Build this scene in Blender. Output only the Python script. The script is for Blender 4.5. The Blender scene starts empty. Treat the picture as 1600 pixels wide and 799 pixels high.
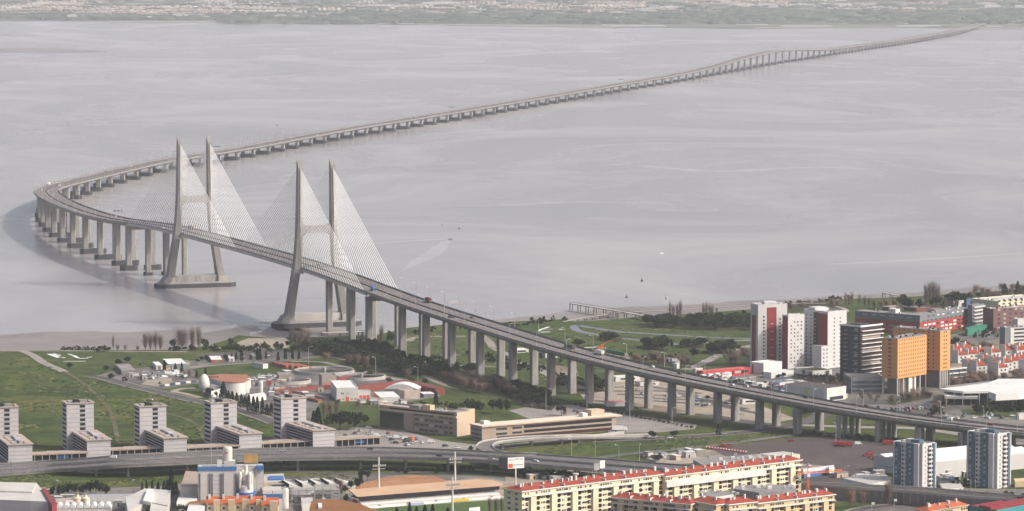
import bpy, math, random
import numpy as np
from mathutils import Vector, Matrix, noise
R = math.radians
PI = math.pi
SC = bpy.context.scene
COL = SC.collection
random.seed(7)
# ------------------------------------------------------------------ camera model (metres; photo is 1600 x 799)
F, CH = 6089.0, 361.0
TH = math.atan(517.5 / F)
CT, ST = math.cos(TH), math.sin(TH)
G = 3.0                                   # ground level above the river

def W(x, y, z=G):
    """point of the horizontal plane z seen at photo position x, y"""
    a, b = (x - 800) / F, (399.5 - y) / F
    dy, dz = CT + b * ST, -ST + b * CT
    t = (z - CH) / dz
    return Vector((a * t, dy * t, z))

def proj(p):
    u = ST * p[1] + CT * (p[2] - CH)
    f = CT * p[1] - ST * (p[2] - CH)
    return 800 + F * p[0] / f, 399.5 - F * u / f

def zat(p, y):
    k = (399.5 - y) / F
    return CH + p[1] * (k * CT - ST) / (CT + k * ST)

def reach(c, z, d, x):
    """distance along the direction d from c, at height z, that projects to photo column x"""
    k = (x - 800) / F
    return (k * (CT * c[1] - ST * (z - CH)) - c[0]) / (d[0] - k * CT * d[1])

# ------------------------------------------------------------------ materials
MATS = {}
def mat(name, col, rough=0.8, var=0.15, scale=0.3, fine=0.0, metal=0.0, spec=0.3, emit=None, stretch=None, col2=None, det=4):
    if name in MATS: return MATS[name]
    m = bpy.data.materials.new(name); m.use_nodes = True
    nt = m.node_tree; N = nt.nodes; L = nt.links
    b = N['Principled BSDF']
    b.inputs['Roughness'].default_value = rough
    b.inputs['Metallic'].default_value = metal
    b.inputs['Specular IOR Level'].default_value = spec
    b.inputs['Base Color'].default_value = (*col, 1)
    if var > 0 or col2:
        g = N.new('ShaderNodeNewGeometry')
        mp = N.new('ShaderNodeMapping'); L.new(g.outputs['Position'], mp.inputs[0])
        if stretch: mp.inputs['Scale'].default_value = stretch
        n1 = N.new('ShaderNodeTexNoise'); n1.inputs['Scale'].default_value = scale; n1.inputs['Detail'].default_value = det
        n1.inputs['Roughness'].default_value = 0.62
        L.new(mp.outputs[0], n1.inputs['Vector'])
        cr = N.new('ShaderNodeValToRGB'); cr.color_ramp.elements[0].position = 0.32; cr.color_ramp.elements[1].position = 0.68
        c2 = col2 if col2 else tuple(min(1, c * (1 + var)) for c in col)
        c1 = col if col2 else tuple(c * (1 - var) for c in col)
        cr.color_ramp.elements[0].color = (*c1, 1); cr.color_ramp.elements[1].color = (*c2, 1)
        L.new(n1.outputs['Fac'], cr.inputs[0])
        out = cr.outputs[0]
        if fine > 0:
            n2 = N.new('ShaderNodeTexNoise'); n2.inputs['Scale'].default_value = scale * 9; n2.inputs['Detail'].default_value = 3
            L.new(mp.outputs[0], n2.inputs['Vector'])
            mr = N.new('ShaderNodeMapRange'); mr.inputs['From Min'].default_value = 0.3; mr.inputs['From Max'].default_value = 0.7
            mr.inputs['To Min'].default_value = 1 - fine; mr.inputs['To Max'].default_value = 1 + fine
            L.new(n2.outputs['Fac'], mr.inputs[0])
            mx = N.new('ShaderNodeMix'); mx.data_type = 'RGBA'; mx.blend_type = 'MULTIPLY'; mx.inputs[0].default_value = 1
            L.new(out, mx.inputs[6]); L.new(mr.outputs[0], mx.inputs[7]); out = mx.outputs[2]
        L.new(out, b.inputs['Base Color'])
    if emit:
        b.inputs['Emission Color'].default_value = (*col, 1); b.inputs['Emission Strength'].default_value = emit
    MATS[name] = m
    return m

# ------------------------------------------------------------------ mesh builder
class MB:
    def __init__(s): s.v = []; s.f = []; s.m = []; s.mats = []
    def mi(s, m):
        if m not in s.mats: s.mats.append(m)
        return s.mats.index(m)
    def face(s, pts, m):
        b = len(s.v); s.v += [tuple(p) for p in pts]; s.f.append(tuple(range(b, b + len(pts)))); s.m.append(s.mi(m))
    def box(s, x0, x1, y0, y1, z0, z1, m, top=None):
        b = len(s.v)
        s.v += [(x0,y0,z0),(x1,y0,z0),(x1,y1,z0),(x0,y1,z0),(x0,y0,z1),(x1,y0,z1),(x1,y1,z1),(x0,y1,z1)]
        i = s.mi(m); t = s.mi(top) if top else i
        for f, k in (((0,3,2,1),i),((4,5,6,7),t),((0,1,5,4),i),((1,2,6,5),i),((2,3,7,6),i),((3,0,4,7),i)):
            s.f.append(tuple(b + q for q in f)); s.m.append(k)
        return s
    def obox(s, c, ax, ay, hx, hy, z0, z1, m):
        """oriented box round c=(x,y) with unit axes ax, ay"""
        P = [(c[0]+ax[0]*i*hx+ay[0]*j*hy, c[1]+ax[1]*i*hx+ay[1]*j*hy) for i, j in ((-1,-1),(1,-1),(1,1),(-1,1))]
        return s.prism(P, z0, z1, m)
    def prism(s, P, z0, z1, m, top=None, Q=None):
        Q = Q or P; n = len(P); b = len(s.v)
        a = sum(P[i][0]*P[(i+1)%n][1]-P[(i+1)%n][0]*P[i][1] for i in range(n))
        if a < 0: P = P[::-1]; Q = Q[::-1]
        s.v += [(p[0],p[1],z0) for p in P] + [(p[0],p[1],z1) for p in Q]
        i0 = s.mi(m); t = s.mi(top) if top else i0
        s.f.append(tuple(b+n-1-i for i in range(n))); s.m.append(i0)
        s.f.append(tuple(b+n+i for i in range(n))); s.m.append(t)
        for i in range(n):
            j = (i+1)%n; s.f.append((b+i,b+j,b+n+j,b+n+i)); s.m.append(i0)
        return s
    def tube(s, a, c, r, m, n=6, r2=None, caps=True):
        a, c = Vector(a), Vector(c); r2 = r if r2 is None else r2
        d = (c - a)
        if d.length < 1e-6: return s
        d.normalize(); u = d.orthogonal().normalized(); w = d.cross(u); b = len(s.v); i = s.mi(m)
        for p, q in ((a, r), (c, r2)):
            for k in range(n):
                t = 2*PI*k/n; s.v.append(tuple(p + (u*math.cos(t) + w*math.sin(t))*q))
        for k in range(n):
            j = (k+1)%n; s.f.append((b+k,b+j,b+n+j,b+n+k)); s.m.append(i)
        if caps:
            s.f.append(tuple(b+n-1-k for k in range(n))); s.m.append(i)
            s.f.append(tuple(b+n+k for k in range(n))); s.m.append(i)
        return s
    def lathe(s, prof, m, n=20, cx=0, cy=0):
        b = len(s.v); i = s.mi(m)
        for r, z in prof:
            for k in range(n):
                t = 2*PI*k/n; s.v.append((cx+r*math.cos(t), cy+r*math.sin(t), z))
        for q in range(len(prof)-1):
            for k in range(n):
                j = (k+1)%n; s.f.append((b+q*n+k,b+q*n+j,b+(q+1)*n+j,b+(q+1)*n+k)); s.m.append(i)
        s.f.append(tuple(b+n-1-k for k in range(n))); s.m.append(i)
        e = b+(len(prof)-1)*n
        s.f.append(tuple(e+k for k in range(n))); s.m.append(i)
        return s
    def mesh(s, name):
        me = bpy.data.meshes.new(name); me.from_pydata(s.v, [], s.f)
        for m in s.mats: me.materials.append(m)
        me.polygons.foreach_set('material_index', s.m); me.update()
        return me
    def build(s, name, parent=None):
        o = bpy.data.objects.new(name, s.mesh(name)); COL.objects.link(o)
        if parent: o.parent = parent
        return o

def tag(o, label=None, cat=None, group=None, kind=None):
    for k, v in (('label', label), ('category', cat), ('group', group), ('kind', kind)):
        if v: o[k] = v
    return o
def thing(name, label, cat, loc=(0,0,0), rz=0.0, group=None):
    o = bpy.data.objects.new(name, None); COL.objects.link(o); o.location = loc; o.rotation_euler = (0,0,rz)
    o.empty_display_size = 1
    return tag(o, label, cat, group)
CH_CACHE = {}
def kids(o):
    if o.name not in CH_CACHE: CH_CACHE[o.name] = [c for c in bpy.data.objects if c.parent == o]
    return CH_CACHE[o.name]
def dup(src, loc, rz=0.0, sc=1.0, label=None, group=None, cat=None):
    """copy of a thing with copies of its parts and sub-parts"""
    def cp(o, par):
        c = o.copy(); COL.objects.link(c)
        if par: c.parent = par
        for k in kids(o): cp(k, c)
        return c
    c = cp(src, None)
    c.location = loc; c.rotation_euler = (0,0,rz)
    c.scale = (sc, sc, sc) if not isinstance(sc, tuple) else sc
    return tag(c, label, cat, group)
def struct(name, mb, label=None, kind='structure'):
    o = mb.build(name) if isinstance(mb, MB) else mb
    return tag(o, label, None, None, kind)
def part(name, mesh, parent, loc=(0,0,0), rz=0.0, sc=(1,1,1), kind=None, label=None):
    o = bpy.data.objects.new(name, mesh); COL.objects.link(o); o.parent = parent
    o.location = loc; o.rotation_euler = (0,0,rz); o.scale = sc
    return tag(o, label, None, None, kind)

def sheet(name, px, lvl, m, label=None, z=G, world=False):
    """flat ground sheet through photo points px, lvl steps of 6 cm over the ground"""
    P = [(p if world else W(p[0], p[1], z)) for p in px]
    mb = MB(); mb.face([(p[0], p[1], z + 0.06*lvl) for p in P], m)
    a = sum(P[i][0]*P[(i+1)%len(P)][1]-P[(i+1)%len(P)][0]*P[i][1] for i in range(len(P)))
    if a < 0: mb.f[0] = mb.f[0][::-1]
    return struct(name, mb, label)
def catmull(P, n=8):
    P = [Vector(p) for p in P]; Q = [2*P[0]-P[1]] + P + [2*P[-1]-P[-2]]; out = []
    for i in range(1, len(Q)-2):
        a,b,c,d = Q[i-1:i+3]
        for k in range(n):
            t = k/n
            out.append(0.5*((2*b)+(c-a)*t+(2*a-5*b+4*c-d)*t*t+(3*b-a-3*c+d)*t**3))
    out.append(P[-1]); return out
def ribbon_pts(P):
    T = []
    for i in range(len(P)):
        d = (P[min(i+1,len(P)-1)] - P[max(i-1,0)]); d.z = 0; d.normalize(); T.append(Vector((d.y, -d.x, 0)))
    return T
def ribbon(name, px, width, lvl, m, label=None, z=G, curved=True, kerb=None):
    P = [W(a, b, z) for a, b in px]
    if curved and len(P) > 2: P = catmull(P, 8)
    T = ribbon_pts(P); mb = MB()
    for i in range(len(P)-1):
        zz = z + 0.06*lvl
        q = [P[i]-T[i]*width/2, P[i]+T[i]*width/2, P[i+1]+T[i+1]*width/2, P[i+1]-T[i+1]*width/2]
        mb.face([(v.x, v.y, zz) for v in q], m)
        if kerb:
            for sgn in (-1, 1):
                a0, a1 = P[i]+T[i]*sgn*width/2, P[i]+T[i]*sgn*(width/2+1.6)
                b0, b1 = P[i+1]+T[i+1]*sgn*width/2, P[i+1]+T[i+1]*sgn*(width/2+1.6)
                mb.face([(a0.x,a0.y,zz+.12),(a1.x,a1.y,zz+.12),(b1.x,b1.y,zz+.12),(b0.x,b0.y,zz+.12)], kerb)
                mb.face([(a0.x,a0.y,zz),(a0.x,a0.y,zz+.12),(b0.x,b0.y,zz+.12),(b0.x,b0.y,zz)], kerb)
    return struct(name, mb, label)

def fit(xc, yb, yt, xl, xr, yaw, zg=G):
    """front corner column xc (base yb, roof yt), left/right roof corners at columns xl, xr -> loc, yaw, width, depth, height"""
    c = W(xc, yb, zg); z = zat(c, yt); yaw = R(yaw)
    u = (math.cos(yaw), math.sin(yaw)); v = (-math.sin(yaw), math.cos(yaw))
    return c, yaw, reach(c, z, u, xr), reach(c, z, v, xl), z - zg
# ------------------------------------------------------------------ camera, sky, sun
cam = bpy.data.objects.new('camera', bpy.data.cameras.new('camera')); COL.objects.link(cam)
cam.location = (0, 0, CH); cam.rotation_euler = (PI/2 - TH, 0, 0)
cam.data.sensor_width = 36; cam.data.lens = F/1600*36; cam.data.clip_start = 1; cam.data.clip_end = 80000
SC.camera = cam
SUN_EL, SUN_AZ = 40.0, 106.0              # azimuth clockwise from the view direction (+Y): right and a little behind the camera
wd = bpy.data.worlds.new('World'); SC.world = wd; wd.use_nodes = True
nt = wd.node_tree; bg = nt.nodes['Background']
sk = nt.nodes.new('ShaderNodeTexSky'); sk.sky_type = 'NISHITA'; sk.sun_disc = False
sk.sun_elevation = R(SUN_EL); sk.sun_rotation = R(SUN_AZ); sk.dust_density = 7.0; sk.air_density = 0.8; sk.ozone_density = 1.0; sk.altitude = 100
nt.links.new(sk.outputs[0], bg.inputs[0]); bg.inputs[1].default_value = 0.15
sl = bpy.data.lights.new('sun', 'SUN'); sl.energy = 3.1; sl.angle = R(0.6); sl.color = (1.0, 0.96, 0.90)
so = bpy.data.objects.new('sun', sl); COL.objects.link(so)
sd = Vector((math.sin(R(SUN_AZ))*math.cos(R(SUN_EL)), math.cos(R(SUN_AZ))*math.cos(R(SUN_EL)), math.sin(R(SUN_EL))))
so.rotation_euler = sd.to_track_quat('Z', 'Y').to_euler()
SC.view_settings.view_transform = 'Standard'; SC.view_settings.look = 'None'; SC.view_settings.exposure = 0.20
SC.view_settings.gamma = 1; SC.view_settings.use_curve_mapping = False
SC.cycles.max_bounces = 6; SC.cycles.volume_bounces = 1; SC.cycles.diffuse_bounces = 3; SC.cycles.glossy_bounces = 3
SC.cycles.use_denoising = True; SC.cycles.caustics_reflective = False
SC.cycles.use_adaptive_sampling = False
# haze
hb = MB(); hm = bpy.data.materials.new('haze'); hm.use_nodes = True
hn = hm.node_tree; hn.nodes.remove(hn.nodes['Principled BSDF'])
pv = hn.nodes.new('ShaderNodeVolumePrincipled'); pv.inputs['Density'].default_value = HAZE if 'HAZE' in globals() else 2.9e-5
pv.inputs['Color'].default_value = (0.88, 0.915, 0.985, 1); pv.inputs['Anisotropy'].default_value = 0.1
hn.links.new(pv.outputs[0], hn.nodes['Material Output'].inputs['Volume'])
hb.box(-22000, 22000, -6200, 42000, -7, 420, hm); hz = hb.build('haze'); tag(hz, 'pale haze over the river and the far shore', None, None, 'stuff')

# ------------------------------------------------------------------ river
def water_material():
    m = bpy.data.materials.new('river_water'); m.use_nodes = True
    nt = m.node_tree; N = nt.nodes; L = nt.links; b = N['Principled BSDF']
    g = N.new('ShaderNodeNewGeometry')
    def nz(scale, sx, sy, det=5, rough=0.6, rot=0.25, dist=0.6):
        mp = N.new('ShaderNodeMapping'); mp.inputs['Scale'].default_value = (sx, sy, 1); mp.inputs['Rotation'].default_value = (0, 0, rot)
        L.new(g.outputs['Position'], mp.inputs[0])
        n = N.new('ShaderNodeTexNoise'); n.inputs['Scale'].default_value = scale; n.inputs['Detail'].default_value = det
        n.inputs['Roughness'].default_value = rough; n.inputs['Distortion'].default_value = dist
        L.new(mp.outputs[0], n.inputs['Vector']); return n.outputs['Fac']
    big = nz(0.0013, 1.3, 0.8, 5, 0.55, 0.5, 1.6)
    small = nz(0.012, 0.8, 1.0, 4, 0.55, -0.4, 1.0)
    cr = N.new('ShaderNodeValToRGB'); e = cr.color_ramp.elements
    e[0].position = 0.30; e[0].color = (0.300, 0.290, 0.288, 1)
    e[1].position = 0.72; e[1].color = (0.430, 0.402, 0.382, 1)
    k = e.new(0.5); k.color = (0.360, 0.342, 0.332, 1)
    ad = N.new('ShaderNodeMix'); ad.data_type = 'FLOAT'; ad.inputs[0].default_value = 0.22
    L.new(big, ad.inputs[2]); L.new(small, ad.inputs[3]); L.new(ad.outputs[0], cr.inputs[0])
    L.new(cr.outputs[0], b.inputs['Base Color'])
    mr = N.new('ShaderNodeMapRange'); mr.inputs['From Min'].default_value = 0.35; mr.inputs['From Max'].default_value = 0.65
    mr.inputs['To Min'].default_value = 0.14; mr.inputs['To Max'].default_value = 0.27
    L.new(big, mr.inputs[0]); L.new(mr.outputs[0], b.inputs['Roughness'])
    b.inputs['IOR'].default_value = 1.45
    bm = N.new('ShaderNodeBump'); bm.inputs['Strength'].default_value = 0.25; bm.inputs['Distance'].default_value = 0.25
    w = nz(0.22, 0.4, 1.0, 3, 0.6, 0.1, 0.3)
    L.new(w, bm.inputs['Height']); L.new(bm.outputs[0], b.inputs['Normal'])
    return m
wm = water_material()
wb = MB(); wb.face([(-21500,-5900,0),(21500,-5900,0),(21500,41500,0),(-21500,41500,0)], wm)
struct('river', wb, 'broad grey river crossed by the long bridge')
# ------------------------------------------------------------------ ground
def ground_material(name, cols, scale, fine_scale, fine=0.25, rough=0.95):
    m = bpy.data.materials.new(name); m.use_nodes = True
    nt = m.node_tree; N = nt.nodes; L = nt.links; b = N['Principled BSDF']
    b.inputs['Roughness'].default_value = rough; b.inputs['Specular IOR Level'].default_value = 0.15
    g = N.new('ShaderNodeNewGeometry')
    n = N.new('ShaderNodeTexNoise'); n.inputs['Scale'].default_value = scale; n.inputs['Detail'].default_value = 7; n.inputs['Roughness'].default_value = 0.65
    n.inputs['Distortion'].default_value = 0.8
    L.new(g.outputs['Position'], n.inputs['Vector'])
    cr = N.new('ShaderNodeValToRGB'); e = cr.color_ramp.elements
    for i, (p, c) in enumerate(cols):
        k = e[i] if i < 2 else e.new(p)
        k.position = p; k.color = (*c, 1)
    L.new(n.outputs['Fac'], cr.inputs[0])
    n2 = N.new('ShaderNodeTexNoise'); n2.inputs['Scale'].default_value = fine_scale; n2.inputs['Detail'].default_value = 5; n2.inputs['Roughness'].default_value = 0.7
    L.new(g.outputs['Position'], n2.inputs['Vector'])
    mr = N.new('ShaderNodeMapRange'); mr.inputs['From Min'].default_value = 0.3; mr.inputs['From Max'].default_value = 0.7
    mr.inputs['To Min'].default_value = 1-fine; mr.inputs['To Max'].default_value = 1+fine
    L.new(n2.outputs['Fac'], mr.inputs[0])
    mx = N.new('ShaderNodeMix'); mx.data_type = 'RGBA'; mx.blend_type = 'MULTIPLY'; mx.inputs[0].default_value = 1
    L.new(cr.outputs[0], mx.inputs[6]); L.new(mr.outputs[0], mx.inputs[7])
    L.new(mx.outputs[2], b.inputs['Base Color'])
    MATS[name] = m; return m
M_GRASS = ground_material('rough_grass', [(0.36,(0.030,0.046,0.011)),(0.46,(0.043,0.065,0.014)),(0.56,(0.060,0.078,0.018)),(0.68,(0.100,0.092,0.030))], 0.016, 0.11, 0.5)
M_LAWN = ground_material('mown_lawn', [(0.36,(0.034,0.052,0.013)),(0.52,(0.052,0.074,0.019)),(0.66,(0.085,0.082,0.032))], 0.025, 0.15, 0.4)
M_EARTH = ground_material('brown_earth', [(0.3,(0.12,0.10,0.075)),(0.5,(0.19,0.155,0.115)),(0.7,(0.28,0.235,0.18))], 0.03, 0.3, 0.2)
M_MUD = ground_material('wet_mud', [(0.3,(0.175,0.155,0.142)),(0.5,(0.215,0.192,0.178)),(0.7,(0.27,0.245,0.228))], 0.012, 0.08, 0.15, 0.45)
SH = [(-1500,560),(-300,550),(0,548),(100,547),(290,547),(330,538),(360,530),(372,524),(420,528),(470,527),(500,527),(590,523),(640,512),(700,507),(780,504),(830,501),(880,499),
      (900,503),(960,499),(1000,495),(1060,492),(1100,489),(1180,483),(1240,477),(1290,471),(1330,467),(1420,464),(1600,452),(1900,440),(2900,420)]
pp = [W(a, b) for a, b in SH]
gp = [(-7000, pp[0].y, G)] + [tuple(v) for v in pp] + [(9000, pp[-1].y, G), (9000,-5500,G), (-7000,-5500,G)]
mb = MB(); mb.prism([(p[0], p[1]) for p in gp], -2.0, G, M_GRASS)
struct('ground', mb, 'grassy shore on the near side of the river')
# ------------------------------------------------------------------ the long bridge
def nearc(x, y, z=G, o=9.0, n=(0.9, 0.42)):
    p = W(x, y, z); return (p.x + n[0]*o, p.y + n[1]*o)
ctl = []                                   # (X, Y, deck height) from the right edge of the photo to the far shore
def cc(p, h): ctl.append((p[0], p[1], h))
cc((690, 2500), 11); cc((480, 2592), 11.5)
cc((362, 2650), 13)
cc(nearc(1378, 690), 19)
cc(nearc(1247, 678), 24.5)
cc(nearc(1121, 661.5), 28.5)
cc(nearc(983, 642), 33)
cc(nearc(861, 619), 38)
cc(nearc(750, 589), 42)
cc(nearc(629, 557), 47)
PYS = [W(495, 510, 0), W(305, 448.5, 0)]
cc(PYS[0], 53); cc(PYS[1], 53.5)
for x, y, h in ((240,428,51.5),(190,413,46),(141,394.5,43),(101,374,40.5),(76,351,36),(76,328,27),(119,308,21),(152,296,18),(192,284,16.5),(265,267,16),(380,247.5,15.5),
                (540,217,16),(700,190.5,16.5),(850,164.5,16.5),(1000,138,16.5),(1050,130,17.5),(1110,119,21),(1160,109.5,30),(1205,101.5,35),(1245,95.5,30),(1290,88,19),
                (1340,80,16.5),(1425,67.5,16),(1487,55.5,14.5),(1518,47,11),(1534,40,8)):
    p = W(x, y, 0); cc((p.x, p.y), h)
A = np.array(ctl)
pts = catmull([Vector(c) for c in ctl], 40)
P = np.array([tuple(p) for p in pts])
seg = np.hypot(*np.diff(P[:, :2], axis=0).T); S = np.concatenate([[0], np.cumsum(seg)])
STEP = 5.0
sg = np.arange(0, S[-1], STEP)
C = np.stack([np.interp(sg, S, P[:, i]) for i in range(3)], 1)
def smooth(a, w):
    k = int(w/STEP)//2; pad = np.concatenate([2*a[0]-a[k:0:-1], a, 2*a[-1]-a[-2:-k-2:-1]])
    ker = np.hanning(2*k+3)[1:-1]; ker /= ker.sum()
    return np.stack([np.convolve(pad[:, i], ker, 'valid') for i in range(a.shape[1])], 1)
C = smooth(C, 300)
seg = np.hypot(*np.diff(C[:, :2], axis=0).T); S = np.concatenate([[0], np.cumsum(seg)]); LEN = S[-1]
def bp(s, o=0.0, dz=0.0):
    """point of the bridge at chainage s, offset o to the right of the direction of travel"""
    x, y, z = (float(np.interp(s, S, C[:, i])) for i in range(3))
    t = bt(s); return Vector((x + t.y*o, y - t.x*o, z + dz))
def bt(s):
    a, b = max(0, s-8), min(LEN, s+8)
    d = Vector((float(np.interp(b, S, C[:,0])-np.interp(a, S, C[:,0])), float(np.interp(b, S, C[:,1])-np.interp(a, S, C[:,1])), 0))
    return d.normalized()
def chain_of(p):
    d = np.hypot(C[:,0]-p[0], C[:,1]-p[1]); i = int(d.argmin()); s = float(S[i]); t = bt(s)
    s += (p[0]-C[i,0])*t.x + (p[1]-C[i,1])*t.y
    q = bp(s); t = bt(s)
    return s, (p[0]-q.x)*t.y - (p[1]-q.y)*t.x
def on_deck(x, y, h=0.0):
    p = W(x, y, 40)
    for _ in range(8):
        s, o = chain_of(p); p = W(x, y, bp(s).z + h)
    s, o = chain_of(p); return s, o, p
sP = [chain_of(p)[0] for p in PYS]
SA, SB = sP[0]-204.6, sP[1]+204.6
M_CONC = mat('bridge_concrete', (0.262, 0.250, 0.240), 0.85, 0.24, 0.30, 0.18, stretch=(1,1,0.10))
M_CONC2 = mat('bridge_beam_concrete', (0.215, 0.204, 0.197), 0.85, 0.2, 0.10, 0.14)
M_PALE = mat('pale_parapet_concrete', (0.42, 0.40, 0.375), 0.8, 0.1, 0.1, 0.05)
M_ROAD = mat('bridge_asphalt', (0.150, 0.132, 0.124), 0.9, 0.16, 0.05, 0.12)
M_DARK = mat('dark_steel', (0.07, 0.066, 0.066), 0.6, 0.1, 0.5)
M_STEEL = mat('galvanised_steel', (0.42, 0.42, 0.42), 0.45, 0.08, 0.5, metal=0.3)
M_WHITE = mat('white_paint', (0.78, 0.77, 0.74), 0.6, 0.05, 0.4)
M_FEND = mat('wet_dark_footing', (0.045, 0.046, 0.055), 0.8, 0.2, 0.3)
bridge = thing('long_bridge', 'long concrete road bridge with two pairs of white cable pylons curving across the river', 'bridge', (0,0,0))
def sweep(name, s0, s1, profile, m, step=None, closed=True):
    mb = MB(); i = mb.mi(m); n = len(profile); s = s0; rows = []
    while True:
        rows.append(min(s, s1))
        if s >= s1: break
        s += step or (10 if s < sP[1]+1500 else 25)
    for s in rows:
        for o, z in profile:
            p = bp(s, o, z); mb.v.append((p.x, p.y, p.z))
    for r in range(len(rows)-1):
        for k in range(n if closed else n-1):
            j = (k+1) % n
            mb.f.append((r*n+k, (r+1)*n+k, (r+1)*n+j, r*n+j)); mb.m.append(i)
    if closed:
        mb.f.append(tuple(range(n))); mb.m.append(i)
        e = (len(rows)-1)*n; mb.f.append(tuple(e+k for k in range(n-1,-1,-1))); mb.m.append(i)
    return mb.build(name, bridge)
VIA = [(-15.5,0),(15.5,0),(15.5,-.8),(11.5,-1.3),(10.5,-3.4),(4.5,-3.4),(3.8,-1.3),(-3.8,-1.3),(-4.5,-3.4),(-10.5,-3.4),(-11.5,-1.3),(-15.5,-.8)]
STA = [(-15.5,0),(15.5,0),(15.5,-2.4),(13.9,-2.4),(13.5,-.6),(-13.5,-.6),(-13.9,-2.4),(-15.5,-2.4)]
sweep('viaduct_deck', 0, SA, VIA, M_CONC2)
sweep('stayed_deck', SA, SB, STA, M_PALE)
sweep('viaduct_deck', SB, LEN, VIA, M_CONC2)
for sg_ in (-1, 1):
    a, b = sorted((sg_*1.3, sg_*14.7)); sweep('roadway', 0, LEN, [(a,.05),(b,.05)][::1], M_ROAD, closed=False)
    a, b = sorted((sg_*15.0, sg_*15.5)); sweep('parapet', 0, LEN, [(a,0.01),(a,1.0),(b,1.0),(b,0.01)], M_CONC)
    sweep('hand_rail', 0, LEN, [(sg_*15.2-.06,1.0),(sg_*15.2-.06,1.5),(sg_*15.2+.06,1.5),(sg_*15.2+.06,1.0)], M_DARK)
    for k, o in enumerate((2.2, 13.0)):
        sweep('edge_line', 0, LEN, [(sg_*o-.12,.09),(sg_*o+.12,.09)], M_WHITE, closed=False)
sweep('median_barrier', 0, LEN, [(-.9,.01),(-.6,.95),(.6,.95),(.9,.01)], M_DARK)
dm = MB(); s = 5
while s < sP[1] + 1200:
    for o in (-9.4, -5.8, 5.8, 9.4):
        q = [bp(s, o-.1), bp(s, o+.1), bp(s+4, o+.1), bp(s+4, o-.1)]
        dm.face([(v.x, v.y, v.z+.09) for v in q], M_WHITE)
    s += 12
tag(dm.build('lane_dashes', bridge), None, None, None, 'stuff')

def axes(s):
    t = bt(s); return (t.y, -t.x), (t.x, t.y)
def column(mb, s, o, a, b, z0, z1, m=None, taper=0.0):
    c = bp(s, o); r, t = axes(s)
    def ring(a, b):
        k = 0.7
        L = [(-a,-b+k),(-a+k,-b),(a-k,-b),(a,-b+k),(a,b-k),(a-k,b),(-a+k,b),(-a,b-k)]
        return [(c.x+r[0]*i+t[0]*j, c.y+r[1]*i+t[1]*j) for i, j in L]
    mb.prism(ring(a+taper, b+taper), z0, z1, m or M_CONC, Q=ring(a, b))
def clampz(s): return G-.5
piers_extra = MB(); n_piers = 0
def finish_pier(mb, name='pier'):
    global n_piers
    if n_piers < 98:
        mb.build(name, bridge)
    else:
        b = len(piers_extra.v); piers_extra.v += mb.v
        idx = [piers_extra.mi(m) for m in mb.mats]
        piers_extra.f += [tuple(b+k for k in f) for f in mb.f]; piers_extra.m += [idx[k] for k in mb.m]
    n_piers += 1
def s_of_near(x, o, s0, s1):
    """chainage where the near column row (offset o) shows at photo column x on the ground"""
    best = None
    for s in np.arange(s0, s1, 1.0):
        q = bp(s, o); d = abs(proj((q.x, q.y, G))[0]-x)
        if best is None or d < best[0]: best = (d, s)
    return best[1]
def pier_land(s, portal=False):
    top = bp(s).z - 3.5
    if portal:
        for o in (-13, 13):
            mb = MB(); column(mb, s, o, 2.7, 2.4, G-.5, top-0.1, taper=0.1); finish_pier(mb)
        r, t = axes(s); c = bp(s)
        mb = MB(); mb.obox((c.x, c.y), r, t, 15.6, 2.55, top-3.6, top+0.2, M_CONC); mb.build('cross_head', bridge)
    else:
        for o in (-9, 9):
            mb = MB(); column(mb, s, o, 2.9, 2.2, G-.5, top+.1, taper=0.15); finish_pier(mb)
sland = []
for x in (1187, 1121, 1050, 983, 921, 861, 801, 750, 706, 666, 629):
    s = s_of_near(x, -9, 300, sP[0]); sland.append(s); pier_land(s)
s = s_of_near(1247, -12, 300, sP[0]); SPORT = s; pier_land(s, True)
pier_land(SA, True)
# right of the portal the deck widens over many short columns
s = SPORT - 34; k = 0
while s > 60:
    top = bp(s).z - 3.5
    if top < G + 1.2: s -= 34; continue
    if k == 2:
        for o in (-11.5, 9): mb = MB(); column(mb, s, o, 3.6, 2.4, G-.5, top+.1); finish_pier(mb)
    else:
        for o in (-13.5, -5.0, 4.5, 13.0): mb = MB(); column(mb, s, o, 1.7, 1.5, G-.5, top+.1); finish_pier(mb)
    s -= 30; k += 1
# side spans of the stayed bridge
for d in (-72, -142.6):
    s = sP[0]+d
    for o in (-9.5, 9.5): mb = MB(); column(mb, s, o, 2.7, 2.6, 0, bp(s).z-1.0); finish_pier(mb)
    s = sP[1]-d
    for o in (-9.5, 9.5):
        mb = MB(); column(mb, s, o, 2.7, 2.6, 0, bp(s).z-1.0); column(mb, s, o, 4.2, 4.2, -2, 3.2, M_FEND); finish_pier(mb)
def pier_river(s, small=False, portal=False, long=False):
    top = bp(s).z - 3.3; r, t = axes(s); c = bp(s)
    mb = MB()
    a, b = (3.0, 2.6) if not (small or long) else (2.5, 2.4)
    oo = 13 if portal else 8.5
    for o in (-oo, oo): column(mb, s, o, a, b, 2.5, top, taper=0.1)
    if portal: mb.obox((c.x, c.y), r, t, 15.5, 2.5, top-3.4, top+.1, M_CONC)
    for o in ((-oo, oo) if portal else (0,)):
        h = 9 if portal else 14.5 if not (small or long) else 12
        cx, cy = c.x + r[0]*o, c.y + r[1]*o
        L = [(-h,-2.5),(-h+3,-5),(h-3,-5),(h,-2.5),(h,2.5),(h-3,5),(-h+3,5),(-h,2.5)]
        if small: L = [(i, j*.6) for i, j in L]
        mb.prism([(cx+r[0]*i+t[0]*j, cy+r[1]*i+t[1]*j) for i, j in L], -2, 5.2 if not small else 4.0, M_FEND)
    finish_pier(mb)
pier_river(SB, portal=True)
s = SB + 62; n = 0
S_SH = chain_of(W(1300, 86.5, 0))[0]
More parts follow.
